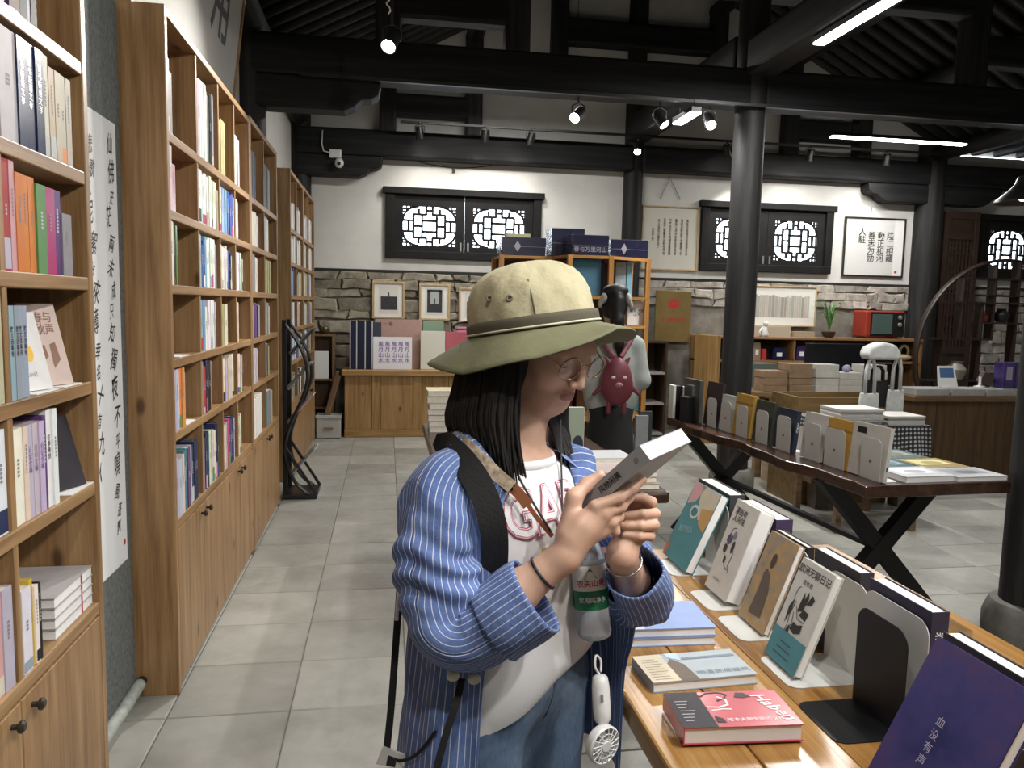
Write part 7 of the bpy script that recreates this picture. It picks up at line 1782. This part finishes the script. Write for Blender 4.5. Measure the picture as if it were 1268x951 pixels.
V, F = sculpt(sk, [elp(QB(0, 0, .12), QR, (.6, .6, .2), .01)], .01); w2('skirt', V, F, plain('black_skirt', (.010, .010, .011), .85))
for s in (-1, 1):
    V, F = sculpt(chain([QB(s*.08, -.035, .045), QB(s*.09, .15, .038)], [.045, .040], .02), [], .008); V[:, 2] = np.maximum(V[:, 2], .0); w2('shoe', V, F, plain('dark_shoe', (.02, .02, .02), .5))
hp_ = [elp(QB(0, -.005, 1.525), QR, (.088, .105, .115)), elp(QB(0, -.04, 1.615), QR, (.085, .06, .042), .03)]+chain([QB(0, -.10, 1.55), QB(.0, -.125, 1.42), QB(-.02, -.12, 1.27), QB(-.03, -.105, 1.17)], [.045, .040, .028, .012], .03)
V, F = sculpt(hp_, [elp(QB(0, .11, 1.47), QR, (.062, .08, .085), .02)], .005); hr = w2('hair', V, F, HAIRM)
RB_ = plain('ribbon_white', (.42, .42, .38), .8)
for s in (-1, 1):
    V, F = sculpt([elp(QB(s*.078, -.055, 1.565), QR, (.022, .038, .034)), elp(QB(s*.100, -.045, 1.525), QR, (.014, .024, .026), .02)], [], .004); w2('ribbon_bow', V, F, RB_)
# pig backpack
PKB = plain('pig_red_leather', (.15, .026, .038), .55, var=.15, vscale=12); PKD = plain('pig_snout', (.42, .20, .20), .5)
t = thing('backpack', 'dark red pig-shaped backpack with a smiling face and little legs', 'backpack', QC)
def w3(name, pr_, res, mat_, parent=t):
    V, F = sculpt(pr_, [], res); o = obj(name, npmesh(name, V, F), mat_, parent); o.location = -QC if parent is t else (0, 0, 0); return o
bc = QB(.0, -.185, 1.0)
bd = w3('pouch', [elp(bc, QR, (.105, .068, .12)), elp(bc+np.array([0, 0, .10]), QR, (.075, .055, .09), .06)], .006, PKB)
for s in (-1, 1):
    w3('foot', [cap(bc+np.array(ql)*s*.05-np.array([0, 0, .11]), bc+np.array(ql)*s*.05-np.array([0, 0, .165]), .018, .015)], .005, PKB)
    w3('arm', [cap(bc+np.array(ql)*s*.09+np.array([0, 0, .0]), bc+np.array(ql)*s*.15-np.array([0, 0, .05]), .02, .010)], .005, PKB)
    w3('ear', [cap(bc+np.array(ql)*s*.05+np.array([0, 0, .15]), bc+np.array(ql)*s*.075+np.array([0, 0, .185]), .02, .008)], .005, PKB)
    w3('eye', [elp(bc+np.array(ql)*s*.035-np.array(qf)*.064+np.array([0, 0, .065]), QR, (.017, .006, .009))], .003, plain('eye_cream', (.6, .5, .45), .5))
    w3('nostril', [elp(bc+np.array(ql)*s*.009-np.array(qf)*.080+np.array([0, 0, .018]), QR, (.004, .003, .006))], .002, INKB)
    # straps over the shoulders
    SP = spline([bc+np.array(ql)*s*.02-np.array(qf)*.0+np.array([0, 0, .19]), QB(s*.06, -.145, 1.24), QB(s*.11, -.085, 1.315), QB(s*.125, .02, 1.335), QB(s*.125, .10, 1.28)], 5)
    obj('strap', G().tube([Vector(p)-QC for p in SP], [(.005, .016)]*len(SP), 8, flat=(0, -1, .3)), PKB, t, smooth=True)
w3('snout', [elp(bc-np.array(qf)*.068+np.array([0, 0, .018]), QR, (.024, .014, .017))], .003, PKD)
# ================================================================== lamps
BLK = plain('lamp_black', (.012, .012, .012), .4)
LEDM = emis('led_diffuser', (1.0, .98, .94), 14.0)
SPOTM = emis('spot_lens', (1.0, .95, .86), 45.0)
def spot(pos, target, power, label, lit=True, size=75, blend=.6, zmount=None, group='track spotlights'):
    pos = Vector(pos); d = (Vector(target)-pos).normalized()
    t = thing('track_spotlight', label, 'spotlight', pos, group=group)
    up = Vector((0, 0, 1)); q = frame((0, 0, 0), d, (0, 1, .01) if abs(d.y) < .9 else (1, 0, 0))
    # local x = beam
    Q = q @ RY(PI/2)
    obj('lamp_head', G().lathe([(.0, -.13), (.035, -.13), (.04, -.12), (.042, -.03), (.047, -.005), (.047, .0), (.04, .0), (.038, -.02), (.0, -.02)], 20, caps=False), BLK, t, Q, smooth=35)
    obj('lens', G().lathe([(0, -.004), (.036, -.004), (.036, -.015), (0, -.015)], 20, caps=False), SPOTM if lit else plain('dark_lens', (.03, .03, .03), .1), t, Q)
    zm = zmount if zmount is not None else pos.z+.2
    b = -d*.07
    obj('yoke', G().tube([b+Vector((.05, 0, 0)), b+Vector((.05, 0, .06)), b+Vector((0, 0, .085)), b+Vector((-.05, 0, .06)), b+Vector((-.05, 0, 0))], .005, 6), BLK, t)
    obj('stem', G().cyl((b.x, b.y, b.z+.08), (b.x, b.y, zm-pos.z), .009, n=8), BLK, t)
    if lit:
        l = bpy.data.lights.new('spot_light', 'SPOT'); l.energy = power; l.spot_size = math.radians(size); l.spot_blend = blend
        l.shadow_soft_size = .045; l.color = (1.0, .955, .90)
        lo = bpy.data.objects.new('spot_light', l); COL.objects.link(lo); lo.parent = t
        lo.matrix_local = Matrix.Translation(d*.02) @ d.to_track_quat('-Z', 'Y').to_matrix().to_4x4()
    return t
def led(p0, p1, label, power, w=.085, group=None, ztop=None):
    p0, p1 = Vector(p0), Vector(p1); L = (p1-p0).length; m = frame((p0+p1)/2, p1-p0, (0, 0, 1)) if abs((p1-p0).z) < .01 else None
    t = thing('led_tube', label, 'lamp', mat=Matrix.Translation((p0+p1)/2) @ RZ(math.atan2((p1-p0).y, (p1-p0).x)), group=group)
    obj('housing', G().box(-L/2, L/2, -w/2, w/2, .012, .05), BLK, t, bev=.004)
    obj('diffuser', G().box(-L/2+.006, L/2-.006, -w/2+.004, w/2-.004, -.002, .0125), LEDM, t)
    for s in (-.35, .35): obj('suspension_wire', G().cyl((s*L, 0, .05), (s*L, 0, (ztop or zroof(((p0+p1)/2+(p1-p0)*s).x)-.042)-((p0+p1)/2).z), .003, n=6), BLK, t)
    l = bpy.data.lights.new('tube_light', 'AREA'); l.shape = 'RECTANGLE'; l.size = L*.96; l.size_y = w*.8; l.energy = power; l.color = (1, .985, .96)
    lo = bpy.data.objects.new('tube_light', l); COL.objects.link(lo); lo.parent = t; lo.location = (0, 0, -.006)
    return t
# rails
def rail(p0, p1, label, drops=()):
    t = thing('lighting_track', label, 'lighting track')
    obj('rail', G().box(min(p0[0], p1[0])-.017, max(p0[0], p1[0])+.017, min(p0[1], p1[1])-.017, max(p0[1], p1[1])+.017, p0[2]-.012, p0[2]+.012), BLK, t)
    return t
rail((.15, 8.6, 3.45), (6.6, 8.6, 3.45), 'black lighting track in front of the back wall')
rail((-.6, 5.86, 3.115), (6.4, 5.86, 3.115), 'black lighting track along the underside of the middle tie beam')
spot((1.40, 5.86, 2.93), (-.5, 4.0, .9), 60, 'lit black spotlight under the middle tie beam, the one nearest the bookcases', zmount=3.1)
spot((2.50, 5.86, 2.94), (2.3, 3.6, .8), 38, 'lit black spotlight under the middle tie beam beside the black column', zmount=3.1)
spot((2.12, 5.86, 2.92), (3.3, 4.6, .8), 16, 'tilted black spotlight under the middle tie beam next to the short light bar', zmount=3.1)
spot((2.80, 8.6, 3.27), (2.0, 6.6, .9), 40, 'lit black spotlight on the back track in front of the black wall post', zmount=3.45)
spot((0.0, 4.5, 2.92), (-.62, 3.2, 1.4), 95, 'lit spotlight hanging on a white cord over the aisle', zmount=3.94, size=120)
for x, tx, lb in ((.35, .6, 'in the corner near the security camera'), (1.55, 1.2, 'above the window with the gift boxes'), (4.9, 4.8, 'above the window behind the black column'), (5.9, 6.0, 'above the black framed calligraphy'), (1.05, 1.0, 'above the middle of the window next to the bookcases')):
    spot((x, 8.6, 3.28), (tx, 9.1, 1.5), 19, 'black spotlight turned to the wall '+lb, zmount=3.45, size=130, blend=1.0)
spot((3.9, 8.6, 3.28), (4.6, 9.1, 1.9), 55, 'lit black spotlight on the back track hidden by the black column', zmount=3.45)
o = thing('lamp_cable', 'white coiled cable and connector above the aisle spotlight', 'cable', (0.0, 4.5, 3.1))
obj('cable', G().tube([(.012*math.sin(k*1.3), .012*math.cos(k*1.3), k*.014) for k in range(40)], .004, 6), plain('cable_white', (.7, .7, .68), .5), o, smooth=True)
obj('connector', G().box(-.014, .014, -.014, .014, .12, .19), plain('cable_white', (.7, .7, .68), .5), o, bev=.004)
led((2.87, 3.75, 3.30), (2.87, 5.0, 3.30), 'long glowing white light tube hung beside the ridge column', 52, ztop=3.357)
led((4.75, 7.9, 3.40), (6.38, 7.9, 3.40), 'long glowing white light tube in front of the framed calligraphy', 38)
led((2.33, 5.75, 3.0), (2.33, 6.15, 3.0), 'short glowing light bar under the middle tie beam', 15, ztop=3.135)
led((.5, 7.4, 3.68), (2.0, 7.4, 3.68), 'added unseen light tube above the tie beam brightening the back wall', 36)  # added tube, hidden by the beam, to lighten the back wall
# lamps added out of view, overhead and behind the viewer, to brighten the hall
led((1.6, .15, 3.2), (1.6, 1.55, 3.2), 'added light tube out of view over the front table', 38)
led((5.2, 1.1, 3.2), (5.2, 2.7, 3.2), 'added light tube out of view over the far side of the hall', 8)
spot((1.2, .0, 2.95), (-.8, 3.5, 1.2), 75, 'added spotlight behind the viewer aimed at the bookcases', zmount=3.135)
spot((2.0, .0, 2.95), (.9, 1.7, .8), 42, 'added spotlight behind the viewer aimed at the front table', zmount=3.135)
spot((.03, .0, 2.95), (.32, 1.35, 1.0), 44, 'added spotlight behind the viewer aimed at the reading woman', zmount=3.135, size=62)
